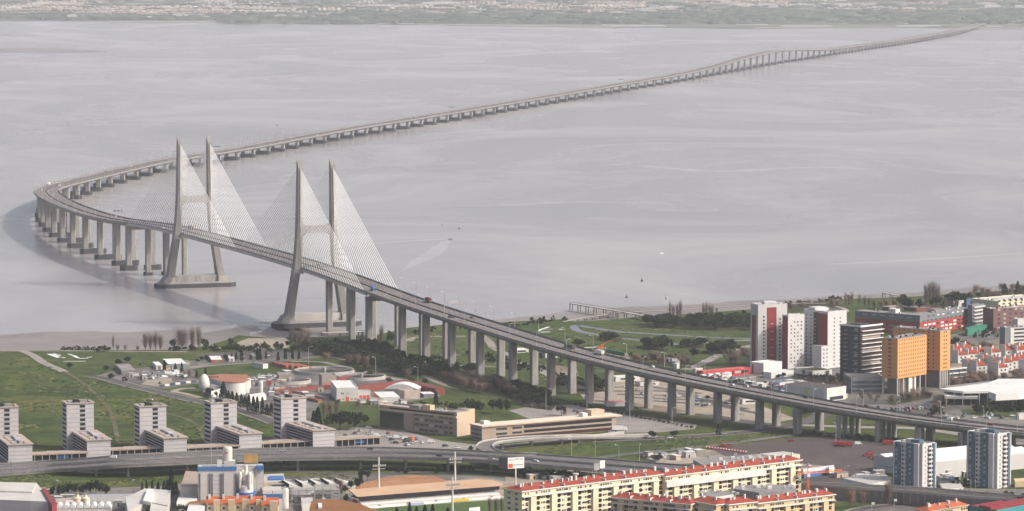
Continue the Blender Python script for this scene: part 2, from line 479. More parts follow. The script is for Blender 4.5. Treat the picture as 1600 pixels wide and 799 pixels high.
while s < LEN - 30:
    far = s > S_SH
    pier_river(s, small=far, long=s > SB+1500)
    s += 78.6 if not far else 46
    n += 1
tag(piers_extra.build('pier', bridge), None, None, None, 'stuff')

# pylons and stays
def loft(mb, secs, m):
    """secs: list of (centre, half a, half b) joined by quads; axes r, t of the pylon"""
    b0 = len(mb.v); i = mb.mi(m)
    for c, a, b, r, t in secs:
        for u, v in ((-1,-1),(1,-1),(1,1),(-1,1)):
            mb.v.append((c[0]+r[0]*u*a+t[0]*v*b, c[1]+r[1]*u*a+t[1]*v*b, c[2] if len(c) < 4 else c[2]+c[3]*v))
    for k in range(len(secs)-1):
        for q in range(4):
            j = (q+1)%4; mb.f.append((b0+4*k+q, b0+4*k+j, b0+4*k+4+j, b0+4*k+4+q)); mb.m.append(i)
    mb.f.append(tuple(b0+q for q in (3,2,1,0))); mb.m.append(i)
    e = b0+4*(len(secs)-1); mb.f.append(tuple(e+q for q in range(4))); mb.m.append(i)
stays = []; far_stays = MB(); M_CAB = mat('pale_stay_cable', (0.86, 0.85, 0.83), 0.5, 0.0)
M_PYL = mat('pylon_concrete', (0.225, 0.212, 0.205), 0.85, 0.22, 0.25, 0.14, stretch=(1,1,0.08))
OFF = [(1.5, 27.5), (14, 25.2), (30, 22.6), (50, 19.2), (62, 17.6), (84, 16.2), (92, 16.0), (110, 15.7), (146, 15.2)]
def leg_o(z): return float(np.interp(z, [q[0] for q in OFF], [q[1] for q in OFF]))
for ip, s in enumerate(sP):
    c = bp(s); r, t = axes(s)
    py = tag(bpy.data.objects.new('pylon', None), None); COL.objects.link(py); py.parent = bridge
    py['label'] = 'nearer H shaped pylon at the shore edge' if ip == 0 else 'farther H shaped pylon out in the river'
    def pt(o, l, z): return (c.x+r[0]*o+t[0]*l, c.y+r[1]*o+t[1]*l, z)
    for sgn in (-1, 1):
        mb = MB(); secs = []
        for z in (7, 14, 30, 48, 56, 66, 76, 84, 92, 100, 118, 136, 143):
            a = float(np.interp(z, [7, 14, 50, 90, 145], [4.2, 3.3, 2.9, 2.5, 2.1])); b = float(np.interp(z, [7, 14, 50, 90, 145], [6.6, 5.6, 4.7, 4.0, 3.0]))
            secs.append((pt(sgn*leg_o(z), 0, z), a, b, r, t))
        secs.append(((*pt(sgn*leg_o(146), 0.6, 148.2), 2.6), 2.0, 2.3, r, t))
        loft(mb, secs, M_PYL)
        for z in np.arange(98, 142, 2.0):   # anchor boxes down the inner face
            for l in (-1, 1):
                q = pt(sgn*(leg_o(z)-0.0), l*(float(np.interp(z,[90,145],[4.0,3.0]))+.15), z)
                mb.obox(q, r, t, 0.8, 0.35, z-.5, z+.5, M_CONC)
        mb.build('pylon_leg', py)
        mb = MB(); q = pt(sgn*(leg_o(bp(s).z-1)-2.0), 0, 0); mb.obox(q, r, t, 3.4, 5.6, bp(s).z-4.6, bp(s).z-2.5, M_PALE); mb.build('bearing_block', py)
    # arched cross beam
    mb = MB(); i = mb.mi(M_PYL); n = 14
    for k in range(n+1):
        u = -1+2*k/n; o = u*(leg_o(88)-1.2); up = 88+3.2+2.4*u**6*2; lo = 88-3.2-3.4*abs(u)**5*1.5
        for l, z in ((-3,lo),(3,lo),(3,up),(-3,up)): mb.v.append(pt(o, l, z))
    for k in range(n):
        for q in range(4):
            j = (q+1)%4; mb.f.append((4*k+q,4*k+4+q,4*k+4+j,4*k+j)); mb.m.append(i)
    mb.build('cross_beam', py)
    # footing
    mb = MB(); H, B = 41, 11
    L = [(-H,-B+6),(-H+7,-B),(H-7,-B),(H,-B+6),(H,B-6),(H-7,B),(-H+7,B),(-H,B-6)]
    mb.prism([pt(i_, j_, 0)[:2] for i_, j_ in L], -2, 4.2, M_FEND)
    L2 = [(i_*.985, j_*.96) for i_, j_ in L]; L3 = [(i_*.93, j_*.72) for i_, j_ in L]
    mb.prism([pt(i_, j_, 0)[:2] for i_, j_ in L2], 4.2, 5.6, M_CONC2, Q=[pt(i_, j_, 0)[:2] for i_, j_ in L3])
    mb.build('footing', py)
    for sgn in (-1, 1):
        mb = MB(); q = [pt(sgn*28.5+i_, j_, 0)[:2] for i_, j_ in ((-6.5,-8),(6.5,-8),(6.5,8),(-6.5,8))]
        q2 = [pt(sgn*27+i_, j_, 0)[:2] for i_, j_ in ((-4.4,-6.4),(4.4,-6.4),(4.4,6.4),(-4.4,6.4))]
        mb.prism(q, 5.4, 11.0, M_CONC, Q=q2); mb.build('pedestal', py)
    mb = MB(); q = pt(0,0,0); mb.obox(q, r, t, 23.5, 4.5, 5.5, 12.2, M_PALE if ip == 0 else M_CONC); mb.build('strut', py)
    # stays: 24 to a fan, four fans to a pylon
    for sgn in (-1, 1):
        for l in (-1, 1):
            for k in range(24):
                dist = 9 + k*8.2; z = 94 + 49*(k/23)**0.8
                st = s + l*dist; e = bp(st, sgn*15.3, 0.2); q = pt(sgn*(leg_o(z)), l*2.6, z)
                stays.append((ip, l, k, sgn, q, tuple(e)))
# the two fans that spread towards the camera from each pylon read as single cables, the others behind them as one mass
def share(st): ip, l, k, sgn, q, e = st; return (ip*2 + (1 if l > 0 else 0))
stays.sort(key=share)
for i, st in enumerate(stays):
    if i < 96:
        mb = MB(); mb.tube(st[4], st[5], 0.20, M_CAB, n=4, caps=False); mb.build('stay_cable', bridge)
    else:
        far_stays.tube(st[4], st[5], 0.20, M_CAB, n=4, caps=False)
tag(far_stays.build('stay_cable', bridge), None, None, None, 'stuff')
# ------------------------------------------------------------------ ground zones
M_PALE_E = ground_material('pale_earth', [(0.3,(0.20,0.17,0.135)),(0.5,(0.29,0.25,0.20)),(0.7,(0.36,0.31,0.25))], 0.04, 0.35, 0.18)
M_PAVE = ground_material('pale_paving', [(0.3,(0.19,0.17,0.155)),(0.5,(0.25,0.225,0.205)),(0.7,(0.30,0.27,0.245))], 0.03, 0.4, 0.15)
M_ASPH = ground_material('road_asphalt', [(0.3,(0.070,0.066,0.066)),(0.5,(0.090,0.084,0.083)),(0.7,(0.12,0.11,0.106))], 0.03, 0.3, 0.12)
M_LOT = ground_material('dark_car_park_asphalt', [(0.3,(0.060,0.052,0.050)),(0.5,(0.082,0.070,0.066)),(0.7,(0.115,0.100,0.09))], 0.015, 0.25, 0.14)
M_SAND = ground_material('orange_dirt', [(0.3,(0.22,0.10,0.05)),(0.5,(0.34,0.17,0.09)),(0.7,(0.40,0.25,0.15))], 0.03, 0.25, 0.18)
M_CITY = ground_material('mixed_city_ground', [(0.3,(0.07,0.068,0.066)),(0.5,(0.14,0.13,0.12)),(0.7,(0.22,0.20,0.18))], 0.02, 0.15, 0.25)
M_DIM = ground_material('dark_brown_ground', [(0.3,(0.030,0.034,0.018)),(0.5,(0.050,0.048,0.028)),(0.7,(0.075,0.065,0.04))], 0.03, 0.3, 0.25)
M_PITCH = ground_material('pitch_turf', [(0.35,(0.060,0.10,0.030)),(0.65,(0.075,0.115,0.036))], 0.02, 0.3, 0.1)
# mud flats left by the tide, a few centimetres over the water
def mud(px, name='mudflat'):
    P = [W(a, b, 0) for a, b in px]; n = len(P); Q = []
    for i in range(n):
        a, b = P[i], P[(i+1)%n]; L = (b-a).length; k = max(1, int(L/25))
        for j in range(k):
            q = a.lerp(b, j/k); w = noise.noise(Vector((q.x*0.012, q.y*0.012, 3)))*22 + noise.noise(Vector((q.x*0.05, q.y*0.05, 7)))*8
            Q.append((q.x + w*0.6, q.y + w, 0.06))
    mb = MB(); mb.face(Q, M_MUD); struct(name, mb)
mud([(-700,523),(0,523),(60,520),(140,518),(200,519),(280,514),(330,519),(395,508),(440,512),(560,520),(560,545),(300,556),(-700,562)])
mud([(425,506),(395,505),(440,501),(475,505),(470,520),(430,518)])
mud([(640,516),(700,508),(760,501),(830,494),(890,487),(930,483),(985,480),(1060,477),(1180,470),(1240,467),(1330,461),(1420,458),(1500,452),(1600,446),(2000,430),(2900,410),(2900,425),(1600,458),(1240,484),(900,508),(780,512)])
# tidal creek across the mud near the shore pylon
def creek(px, w, name='tidal_creek'):
    P = catmull([W(a, b, 0.12) for a, b in px], 6); T = ribbon_pts(P); mb = MB()
    for i in range(len(P)-1):
        f0 = w*(0.6+0.5*math.sin(i*0.7)); f1 = w*(0.6+0.5*math.sin((i+1)*0.7))
        mb.face([tuple(P[i]-T[i]*f0), tuple(P[i]+T[i]*f0), tuple(P[i+1]+T[i+1]*f1), tuple(P[i+1]-T[i+1]*f1)], wm)
    struct(name, mb)
creek([(372,529),(388,525),(402,519),(412,514),(405,511),(385,511),(365,510)], 4.5)
wl = wm.copy(); wl.name = 'pale_current_water'
for e_ in wl.node_tree.nodes['Color Ramp'].color_ramp.elements: e_.color = tuple(min(1, c*1.22) for c in e_.color[:3]) + (1,)
def streak(px, w):
    P = catmull([W(a, b, 0.05) for a, b in px], 10); T = ribbon_pts(P); mb = MB(); n = len(P)
    for i in range(n-1):
        f = [w*math.sin(PI*(q+.01)/n)*(0.7+0.6*noise.noise(Vector((q*.4, w, 1)))) for q in (i, i+1)]
        mb.face([tuple(P[i]-T[i]*f[0]), tuple(P[i]+T[i]*f[0]), tuple(P[i+1]+T[i+1]*f[1]), tuple(P[i+1]-T[i+1]*f[1])], wl)
    struct('current_streak', mb)
streak([(628,424),(650,410),(675,397),(690,384),(706,372)], 14); streak([(560,384),(620,378),(700,374),(760,376)], 10); streak([(850,262),(980,258),(1120,268),(1260,262),(1420,266)], 22); streak([(640,318),(760,322),(900,316),(1100,320)], 16); streak([(1250,415),(1400,408),(1600,396)], 12)
mb = MB(); P_ = [W(a, b, 0) for a, b in ((-400,80.5),(0,76),(40,75.5),(110,77),(175,81),(120,83),(60,83.5),(0,83),(-400,88))]
mb.face([(p.x,p.y,.07) for p in P_], M_MUD); struct('mudflat', mb)
mb = MB(); P_ = [W(a, b, 0) for a, b in ((0,54.5),(15,53.5),(45,55.5),(20,56.5))]
mb.face([(p.x,p.y,.07) for p in P_], M_MUD); struct('mudflat', mb)

sheet('lawn', [(45,549.5),(290,550),(420,541),(480,536),(600,530),(645,520),(700,514),(800,509),(900,508),(1000,505),(1175,500),(1180,585),(1090,585),(1030,572),(960,590),(900,610),(840,622),(700,625),(640,600),(560,575),(480,562),(420,562),(330,582),(240,584),(190,600),(150,588),(100,581)], 1, M_LAWN)
sheet('lawn', [(1180,482),(1240,478),(1330,468),(1440,466),(1600,455),(1750,450),(1750,500),(1330,500),(1180,505)], 1, M_LAWN)
sheet('dirt_ground', [(372,545),(370,536),(388,529),(415,529),(445,527),(452,534),(452,544),(420,547)], 2, M_PALE_E)
ribbon('promenade', [(-200,549.5),(20,548.6),(140,548.6),(240,549.6),(292,550)], 7, 2, M_PAVE, curved=False)
ribbon('dirt_path', [(33,548),(52,556),(70,568),(101,581.5)], 8, 3, M_PAVE)
ribbon('dirt_path', [(300,536),(330,540),(345,546)], 4, 3, M_PAVE)
ribbon('footpath', [(297,574.5),(340,571),(393,567.5)], 5, 4, M_PAVE)
ribbon('footpath', [(495,553),(520,558),(545,563),(583,567.5)], 8, 3, M_PALE_E)
ribbon('footpath', [(455,565),(500,566),(530,572),(570,581),(605,590),(640,597)], 6, 3, M_PAVE)
ribbon('footpath', [(618,556),(650,558),(652,575),(668,590),(695,602),(720,608)], 6, 3, M_PAVE)
ribbon('footpath', [(652,560),(675,556.5),(720,555)], 5, 3, M_PAVE)
ribbon('footpath', [(638,534),(650,527.5),(700,526),(727,526)], 7, 3, M_PAVE)
ribbon('footpath', [(752,524),(765,535),(772,545),(790,553),(806,566),(835,572),(855,586),(872,592)], 7, 3, M_PAVE)
ribbon('footpath', [(690,572),(740,572),(795,575)], 4, 3, M_PAVE)
ribbon('river_walk', [(1175,530),(1100,527),(1000,521),(960,518),(920,512),(903,509),(897,512),(905,518),(930,523),(960,528),(1010,533),(1070,540)], 8, 3, mat('blue_grey_paving', (0.15,0.16,0.185), 0.85, 0.12, 0.1))
ribbon('footpath', [(1060,540),(1120,535),(1175,532)], 6, 3, M_PAVE)
ribbon('access_road', [(1072,578),(1100,567),(1130,553),(1175,540)], 9, 3, M_PAVE)
ribbon('footpath', [(1290,478),(1310,480),(1322,486),(1310,492)], 6, 3, M_PALE_E)
# compound and treatment plant
sheet('yard', [(152,588),(175,580),(240,573),(300,564),(420,557),(500,548),(512,556),(470,563),(400,568),(330,573),(300,590),(330,600),(300,604),(250,608),(222,604),(185,596)], 2, M_CITY)
sheet('sandy_yard', [(221,601),(230,594),(250,591),(268,592),(270,597),(262,601),(248,604)], 3, M_PALE_E)
sheet('yard', [(318,612),(327,590),(345,584),(395,588),(430,586),(470,574),(520,572),(560,577),(606,588),(640,594),(690,610),(688,620),(640,628),(590,636),(540,652),(480,660),(430,640),(380,640),(330,626)], 2, M_CITY)
sheet('lawn', [(300,577),(330,573),(405,566),(415,574),(430,581),(405,586),(350,583),(310,587)], 3, M_LAWN)
sheet('lawn', [(250,609),(300,601),(312,600),(316,612),(300,618),(270,615)], 3, M_LAWN)
sheet('lawn', [(500,630),(560,622),(600,626),(590,640),(545,665),(500,668),(485,655)], 3, M_LAWN)
ribbon('road', [(140,588),(165,592),(200,602),(250,614),(310,628),(350,636),(400,650),(432,662)], 11, 4, M_ASPH, kerb=M_PAVE)
ribbon('access_road', [(312,622),(290,616),(272,612),(285,608),(305,607)], 6, 4, M_PALE_E)
ribbon('access_road', [(372,632),(420,645),(440,652)], 6, 4, M_PAVE)
sheet('car_park', [(300,556),(330,552),(420,548),(500,549),(512,556),(440,560),(330,563)], 3, M_ASPH)
# offices row, forecourt and lots
sheet('forecourt', [(-300,745),(-300,715),(0,712),(120,705),(300,694),(480,682),(520,672),(560,667),(620,671),(690,689),(750,696),(765,704),(640,708),(520,706),(300,712),(140,724),(0,735)], 2, M_PAVE)
sheet('lawn', [(745,655),(770,647),(815,655),(790,662),(752,663)], 3, M_LAWN)
sheet('car_park', [(795,642),(842,632),(915,634),(1000,650),(1090,664),(1085,671),(1030,676),(960,677),(960,660),(830,656)], 2, M_PAVE)
sheet('car_park', [(903,602),(950,595),(1000,588),(1075,598),(1190,635),(1245,655),(1205,662),(1100,648),(985,634),(918,630),(905,615)], 3, M_PALE_E)
for k in range(5):
    ribbon('car_park_lane', [(920+k*22,607+k*4.8),(1010+k*28,604+k*7.5),(1095+k*24,616+k*8)], 7, 4, M_ASPH, curved=False)
sheet('lawn', [(905,630),(985,636),(1100,650),(1200,665),(1255,680),(1200,674),(1100,664),(985,648),(905,636)], 3, M_GRASS)
ribbon('road', [(760,702),(880,690),(960,688),(1050,684),(1130,679),(1200,672),(1240,664)], 13, 4, M_ASPH, kerb=M_PAVE)
ribbon('road', [(905,725),(950,714),(1050,703),(1120,696),(1180,688),(1240,680)], 8, 4, M_CITY)
ribbon('road', [(1100,649),(1180,662),(1235,664),(1270,656),(1285,645),(1265,636),(1225,628)], 14, 5, M_ASPH)
ribbon('road', [(1235,664),(1330,668),(1450,672),(1620,700)], 12, 4, M_PAVE)
sheet('gravel_lot', [(1008,716),(1060,706),(1120,703),(1165,712),(1110,722),(1040,728)], 3, M_PALE_E)
sheet('asphalt_lot', [(1110,702),(1160,695),(1240,685),(1290,682),(1345,689),(1400,699),(1430,714),(1372,712),(1366,741),(1310,757),(1230,757),(1150,722)], 5, M_LOT)
sheet('gravel_lot', [(1100,712),(1180,716),(1240,724),(1300,730),(1290,738),(1200,730),(1120,724)], 6, M_PAVE)
sheet('city_ground', [(1090,590),(1180,578),(1330,560),(1500,520),(1800,500),(2100,640),(1800,720),(1600,700),(1460,664),(1330,640),(1240,618),(1180,604)], 2, M_CITY)
sheet('lawn', [(1500,640),(1560,640),(1620,636),(1620,655),(1560,652),(1505,648)], 4, M_LAWN)
ribbon('road', [(1380,645),(1440,640),(1480,625),(1510,600),(1530,585)], 14, 4, M_ASPH)
sheet('car_park', [(1405,640),(1455,628),(1500,636),(1470,648),(1420,648)], 5, M_ASPH)
sheet('terrace_garden', [(1480,590),(1500,540),(1620,530),(1700,560),(1650,600),(1540,600)], 3, M_EARTH)
# foreground strip
sheet('yard', [(-400,768),(60,766),(250,760),(330,748),(560,742),(700,742),(900,750),(1050,756),(1250,752),(1300,760),(1900,770),(2000,1000),(-500,1000)], 1, M_CITY)
sheet('gravel_lot', [(835,738),(900,735),(980,738),(1040,742),(1040,760),(900,765),(790,757),(790,745)], 3, M_PALE_E)
sheet('dirt_lot', [(540,765),(560,757),(600,747),(640,743),(680,745),(700,752),(690,760),(560,768)], 3, M_SAND)
sheet('sandy_lot', [(620,768),(690,752),(760,747),(810,757),(815,775),(790,790),(560,800)], 2, M_PALE_E)
sheet('football_pitch', [(560,802),(600,794),(790,781),(860,800),(860,850),(600,880),(520,840)], 4, M_PITCH)
sheet('lawn', [(1255,800),(1280,785),(1330,785),(1400,787),(1420,782),(1440,786),(1350,798),(1300,812)], 3, M_LAWN)
ribbon('street', [(1300,812),(1350,796),(1400,790),(1440,784),(1520,788)], 10, 4, M_ASPH, kerb=M_PAVE)
ribbon('road', [(-200,745),(0,741),(130,738),(280,734),(420,736),(560,741),(700,738),(850,748)], 8, 3, M_ASPH)
# white marks laid out on the lawn by the river
for (a, b, c, d, w) in ((76,554,92,559.5,3.5),(84,553.5,92,557,3.5),(88,554.5,93,556,3),(97,559.2,102,559.8,3),(107,554,112,555,3),(111,556,118,557,3),(116,557,122,560,3),(122,561,138,560.5,3.5),(136,559,144,558.8,3),(99,565.5,134,565.3,2.4)):
    o = ribbon('pale_strip', [(a,b),(c,d)], w, 6, M_WHITE, curved=False)
    tag(o, 'white strips laid out as a sign on the riverside lawn', 'ground sign', 'white strips of the ground sign at far left'); o['kind'] = 'thing'
for (a, b, c, d, w) in ((842,517.5,848,515,2.5),(846,515.3,858,511.5,2.5),(842,515.5,864,515,2),(845,520,860,519.3,3.5),(874,515,879,515.6,4)):
    o = ribbon('pale_strip', [(a,b),(c,d)], w, 6, M_WHITE, curved=False)
    tag(o, 'white strips on the green lawn behind the bridge deck', 'ground sign', 'white strips of the ground sign behind the bridge'); o['kind'] = 'thing'

# ------------------------------------------------------------------ far shore
M_FAR = ground_material('far_fields', [(0.28,(0.075,0.095,0.075)),(0.45,(0.105,0.125,0.09)),(0.56,(0.14,0.145,0.11)),(0.72,(0.21,0.20,0.16))], 0.0012, 0.012, 0.35)  # field tones paled and flattened, extra haze put into the colour
P_ = [W(a, b, 0) for a, b in ((-1500,33),(-200,33),(0,33),(200,34),(400,34.5),(500,36.5),(640,38.5),(760,40),(900,41.5),(1000,43),(1180,45.5),(1300,44.5),(1450,44),(1600,45),(2200,46),(3500,48))]
mb = MB(); mb.prism([(-21000, P_[0].y)] + [(p.x, p.y) for p in P_] + [(21000, P_[-1].y), (21000, 41400), (-21000, 41400)], -2, 2.0, M_FAR)
struct('far_shore', mb)
def farw(x, y): return W(x, y, 2)
def far_strip(px, w, m, name='salt_marsh'):
    P = [farw(a, b) for a, b in px]; mb = MB()
    for i in range(len(P)-1):
        a, b = P[i], P[i+1]; mb.face([(a.x,a.y-w/2,2.4),(b.x,b.y-w/2,2.4),(b.x,b.y+w/2,2.4),(a.x,a.y+w/2,2.4)], m)
    struct(name, mb)
M_BEACH = mat('far_sand', (0.42,0.38,0.31), 0.9, 0.1, 0.01)
M_SALT = mat('far_salt_pan', (0.34,0.36,0.37), 0.4, 0.1, 0.005)
far_strip([(170,34.2),(400,34.0),(500,35.8),(640,37.8),(760,39.6),(1000,42.4)], 60, M_BEACH, 'beach')
far_strip([(1515,44.4),(1600,44.6),(1900,45.4)], 60, M_BEACH, 'beach')
far_strip([(1180,43.5),(1300,42.6),(1450,42.4)], 50, M_BEACH, 'beach')
for px in ([(1220,41),(1300,40.6)],[(1340,37),(1440,36.4)],[(1400,41),(1470,40.4)],[(1460,33.5),(1510,33)],[(860,31),(920,31)],[(940,39.5),(1040,41)],[(1150,38),(1200,38.6)],[(1540,41.4),(1565,41.4)],[(1260,34.5),(1330,34)]):
    far_strip(px, 130, M_SALT, 'salt_pan')
far_strip([(1532,38),(1537,33),(1530,28),(1515,24),(1490,21),(1450,19)], 90, M_ROAD, 'far_road')
M_TREE_F = mat('far_foliage', (0.060,0.078,0.055), 0.9, 0.3, 0.02)  # paler than near foliage: distance haze painted into the tree colour
rng = random.Random(11)
# belts of trees, far beyond counting
mb = MB()
belts = [(0,400,22,30,260),(0,1600,1,30,900),(400,1000,20,36,420),(1000,1600,18,38,380),(120,420,27,32,150),(1440,1528,18,31,160),(420,1100,28,38,260)]
for x0, x1, y0, y1, n in belts:
    for _ in range(n):
        x = rng.uniform(x0-60, x1+60); y = rng.uniform(y0, y1); p = farw(x, y)
        L = rng.uniform(30, 190); d = rng.uniform(15, 60); h = rng.uniform(5, 12)
        k = 7; a = rng.uniform(-.4, .4)
        base = [(p.x + math.cos(a)*math.cos(2*PI*i/k)*L/2*rng.uniform(.7,1.1) - math.sin(a)*math.sin(2*PI*i/k)*d/2, p.y + math.sin(a)*math.cos(2*PI*i/k)*L/2 + math.cos(a)*math.sin(2*PI*i/k)*d/2*rng.uniform(.7,1.1)) for i in range(k)]
        top = [(p.x+(q[0]-p.x)*.7, p.y+(q[1]-p.y)*.7) for q in base]
        mb.prism(base, 2, 2+h, M_TREE_F, Q=top)
struct('far_woods', mb, kind='stuff')
# the town on the far shore: a mass of small houses
mb = MB(); FW = [mat('far_house_white', (0.50,0.48,0.45), 0.8, 0.0), mat('far_house_cream', (0.40,0.35,0.28), 0.8, 0.0), mat('far_roof_tile', (0.30,0.19,0.15), 0.8, 0.0), mat('far_house_grey', (0.28,0.28,0.28), 0.8, 0.0)]  # house colours kept dull and close together to paint in more haze
towns = [(70,330,13,27,1500),(-40,60,8,24,420),(20,120,2,14,300),(250,420,14,28,330),(640,900,5,17,420),(1050,1210,2,12,330),(570,640,10,18,120),(260,420,1,14,130),(400,640,3,30,160),(900,1060,6,30,240),(1200,1600,3,24,330),(830,1030,10,22,150)]
def fhouse(mb, p, w, d, h, wall, roof, a=0.3):
    ax = (math.cos(a), math.sin(a)); ay = (-ax[1], ax[0])
    mb.obox((p.x, p.y), ax, ay, w/2, d/2, 2, 2+h, wall)
    q = [(p.x+ax[0]*i*w/2+ay[0]*j*d/2, p.y+ax[1]*i*w/2+ay[1]*j*d/2) for i, j in ((-1.05,-1.05),(1.05,-1.05),(1.05,1.05),(-1.05,1.05))]
    mb.prism(q, 2+h, 2+h+2.2, roof, Q=[(p.x+(k[0]-p.x)*.35, p.y+(k[1]-p.y)*.35) for k in q])
for x0, x1, y0, y1, n in towns:
    left = n
    while left > 0:
        x = rng.gauss((x0+x1)/2, (x1-x0)/4); y = min(y1+1, max(y0, rng.gauss((y0+y1)/2, (y1-y0)/3.5)))
        if y > 29 and x < 420: continue
        p0 = farw(x, y); a = rng.uniform(-.5, .5); nr = rng.randint(1, 4); nc = rng.randint(4, 11); wall = rng.choice(FW[:2]); rf = rng.choice([FW[2],FW[2],FW[3],FW[0]])
        for i in range(nr):
            for j in range(nc):
                if rng.random() < .25: continue
                dx, dy = j*rng.uniform(19,23), i*rng.uniform(45,60); q = Vector((p0.x+dx*math.cos(a)-dy*math.sin(a), p0.y+dx*math.sin(a)+dy*math.cos(a), 2))
                fhouse(mb, q, rng.uniform(9,17), rng.uniform(8,13), rng.uniform(4,10), wall if rng.random()<.7 else FW[1], rf, a)
        left -= nr*nc*.8
struct('distant_town', mb, kind='stuff')
# larger far buildings that read singly
for i, (x, y, w, h) in enumerate(((113,30.5,38,16),(38+400,30,45,16),(463,30,30,12),(490,30,28,10),(277,28,36,16),(323,31,22,12),(234,30.8,20,10),(1018,18,120,12),(1012,21,70,10),(1048,15,60,12),(966,23,70,10),(1208,13,40,14),(1420,17,60,12),(1263,11,50,12),(1541,9,90,12),(1550,12,70,10),(1320,10,60,11),(600,13,230,10),(690,8,170,12),(680,23,90,10),(1130,5,60,13),(1592,14,40,14),(870,24,60,9),(55,14,45,16),(1430,27,30,10),(740,23,50,10))):
    p = farw(x, y); mb = MB(); fhouse(mb, p, w, 22, h, FW[0], FW[3] if i % 3 else FW[0], 0.1)
    o = mb.build('far_warehouse')
    tag(o, 'pale low building on the hazy far shore', 'building', 'pale buildings standing out on the far shore')

# rough grass tussocks and weeds over the fields
def tussocks(name, P, n, seed, ms, s0=.8, s1=2.6):
    r = random.Random(seed); xs = [p[0] for p in P]; ys = [p[1] for p in P]; mb = MB(); k = 0
    while k < n:
        x, y = r.uniform(min(xs),max(xs)), r.uniform(min(ys),max(ys))
        c = False; j = len(P)-1
        for i in range(len(P)):
            if (P[i][1] > y) != (P[j][1] > y) and x < (P[j][0]-P[i][0])*(y-P[i][1])/(P[j][1]-P[i][1])+P[i][0]: c = not c
            j = i
        if not c: k += .2; continue
        k += 1; p = W(x, y, G)
        if noise.noise(Vector((p.x*.02, p.y*.02, seed))) < -.05: continue
        s = r.uniform(s0, s1); m = r.choice(ms); q = [(p.x+s*r.uniform(.7,1.6)*math.cos(a), p.y+s*r.uniform(.7,1.2)*math.sin(a)) for a in (0,1.3,2.5,3.8,5.0)]
        mb.prism(q, G-.1, G+s*.28+.1, m, Q=[(p.x+(a-p.x)*.45, p.y+(b-p.y)*.45) for a, b in q])
    struct(name, mb, kind='stuff')
TU = [mat('tussock_green', (0.035,0.055,0.012), .95, .2, .3), mat('tussock_dark', (0.022,0.034,0.010), .95, .2, .3), mat('tussock_straw', (0.10,0.098,0.038), .95, .2, .3), mat('tussock_yellow', (0.085,0.095,0.020), .95, .2, .3)]
tussocks('rough_grass', [(-20,600),(30,552),(100,584),(150,592),(320,634),(430,668),(430,700),(-20,712)], 2600, 3, [TU[0],TU[1],TU[0],TU[1],TU[2],TU[3]])
tussocks('lawn_weeds', [(640,520),(1000,508),(1170,505),(1175,575),(1000,575),(900,600),(700,600),(560,560)], 2600, 5, TU[:3], .6, 2.0)
tussocks('verge_weeds', [(880,690),(1180,676),(1240,684),(1000,712),(905,722),(850,706)], 900, 6, TU, .6, 1.8)
tussocks('verge_weeds', [(-20,744),(400,738),(560,744),(560,750),(300,752),(-20,766)], 900, 7, TU, .6, 1.8)

M_TRACK = ground_material('worn_track', [(0.35,(0.070,0.070,0.030)),(0.65,(0.13,0.115,0.07))], 0.05, 0.3, 0.3)
for px, w in (([(100,581),(130,600),(170,640),(185,690)],3.5),([(240,640),(300,660),(320,690)],3),([(700,580),(760,590),(830,606)],4),([(640,545),(700,552),(760,556),(820,566)],4),([(900,560),(960,572),(1040,590)],5),([(930,700),(1020,696),(1150,690)],3),([(1000,545),(1060,556),(1120,552)],4)):
    ribbon('worn_track', px, w, 5, M_TRACK)
sheet('bare_ground', [(850,570),(900,575),(905,590),(860,588)], 4, M_EARTH); sheet('bare_ground', [(985,630),(1040,636),(1100,648),(1060,648),(1000,640)], 5, M_EARTH); sheet('bare_ground', [(1190,500),(1300,496),(1330,505),(1220,512)], 4, M_EARTH); sheet('bare_ground', [(925,548),(980,553),(990,562),(940,560)], 4, M_EARTH)
# ------------------------------------------------------------------ shared parts
def gl(name, c, r=0.25, s=0.6): return mat(name, c, r, 0.25, 0.15, spec=s)
M_GLASS = gl('dark_window_glass', (0.035,0.04,0.05)); M_GLASS_B = gl('blue_green_glass', (0.06,0.10,0.12), 0.15); M_DKBR = gl('dark_red_brown_glass', (0.06,0.03,0.03))
M_BLIND = mat('pale_shutter', (0.45,0.44,0.42), 0.7, 0.1, 0.5); M_CREAM = mat('cream_render', (0.70,0.61,0.43), 0.85, 0.09, 0.08, 0.06); M_CREAM2 = mat('yellow_render', (0.56,0.44,0.27), 0.85, 0.09, 0.08, 0.05)
M_OFF = mat('office_white_cladding', (0.44,0.42,0.43), 0.7, 0.07, 0.15, 0.05); M_OFFD = mat('office_band_recess', (0.022,0.02,0.026), 0.8, 0.1, 0.3, spec=.1)
M_RTILE = mat('red_roof_tile', (0.27,0.050,0.030), 0.85, 0.18, 0.25, 0.12); M_OTILE = mat('orange_roof_tile', (0.38,0.10,0.042), 0.85, 0.18, 0.25, 0.12)
M_WALLW = mat('white_render', (0.60,0.58,0.55), 0.85, 0.08, 0.08, 0.06); M_PINKR = mat('pinkish_roof_gravel', (0.36,0.30,0.26), 0.95, 0.14, 0.15, 0.1)
M_GREYR = mat('grey_flat_roof', (0.22,0.21,0.205), 0.95, 0.18, 0.12, 0.1); M_METAL = mat('pale_metal_roof', (0.52,0.50,0.45), 0.5, 0.08, 0.08, 0.04)
M_WROOF = mat('white_metal_roof', (0.70,0.69,0.66), 0.45, 0.06, 0.06, 0.03)
UM = {}
def umesh(m, kind='win'):
    """unit box, x/z centred on its face, 1 m wide and high, back at y=0"""
    k = (kind, m.name)
    if k not in UM:
        mb = MB()
        if kind == 'win':
            mb.box(-.5,.5,-1,0,-.5,.5, m)
        UM[k] = mb.mesh(kind)
    return UM[k]
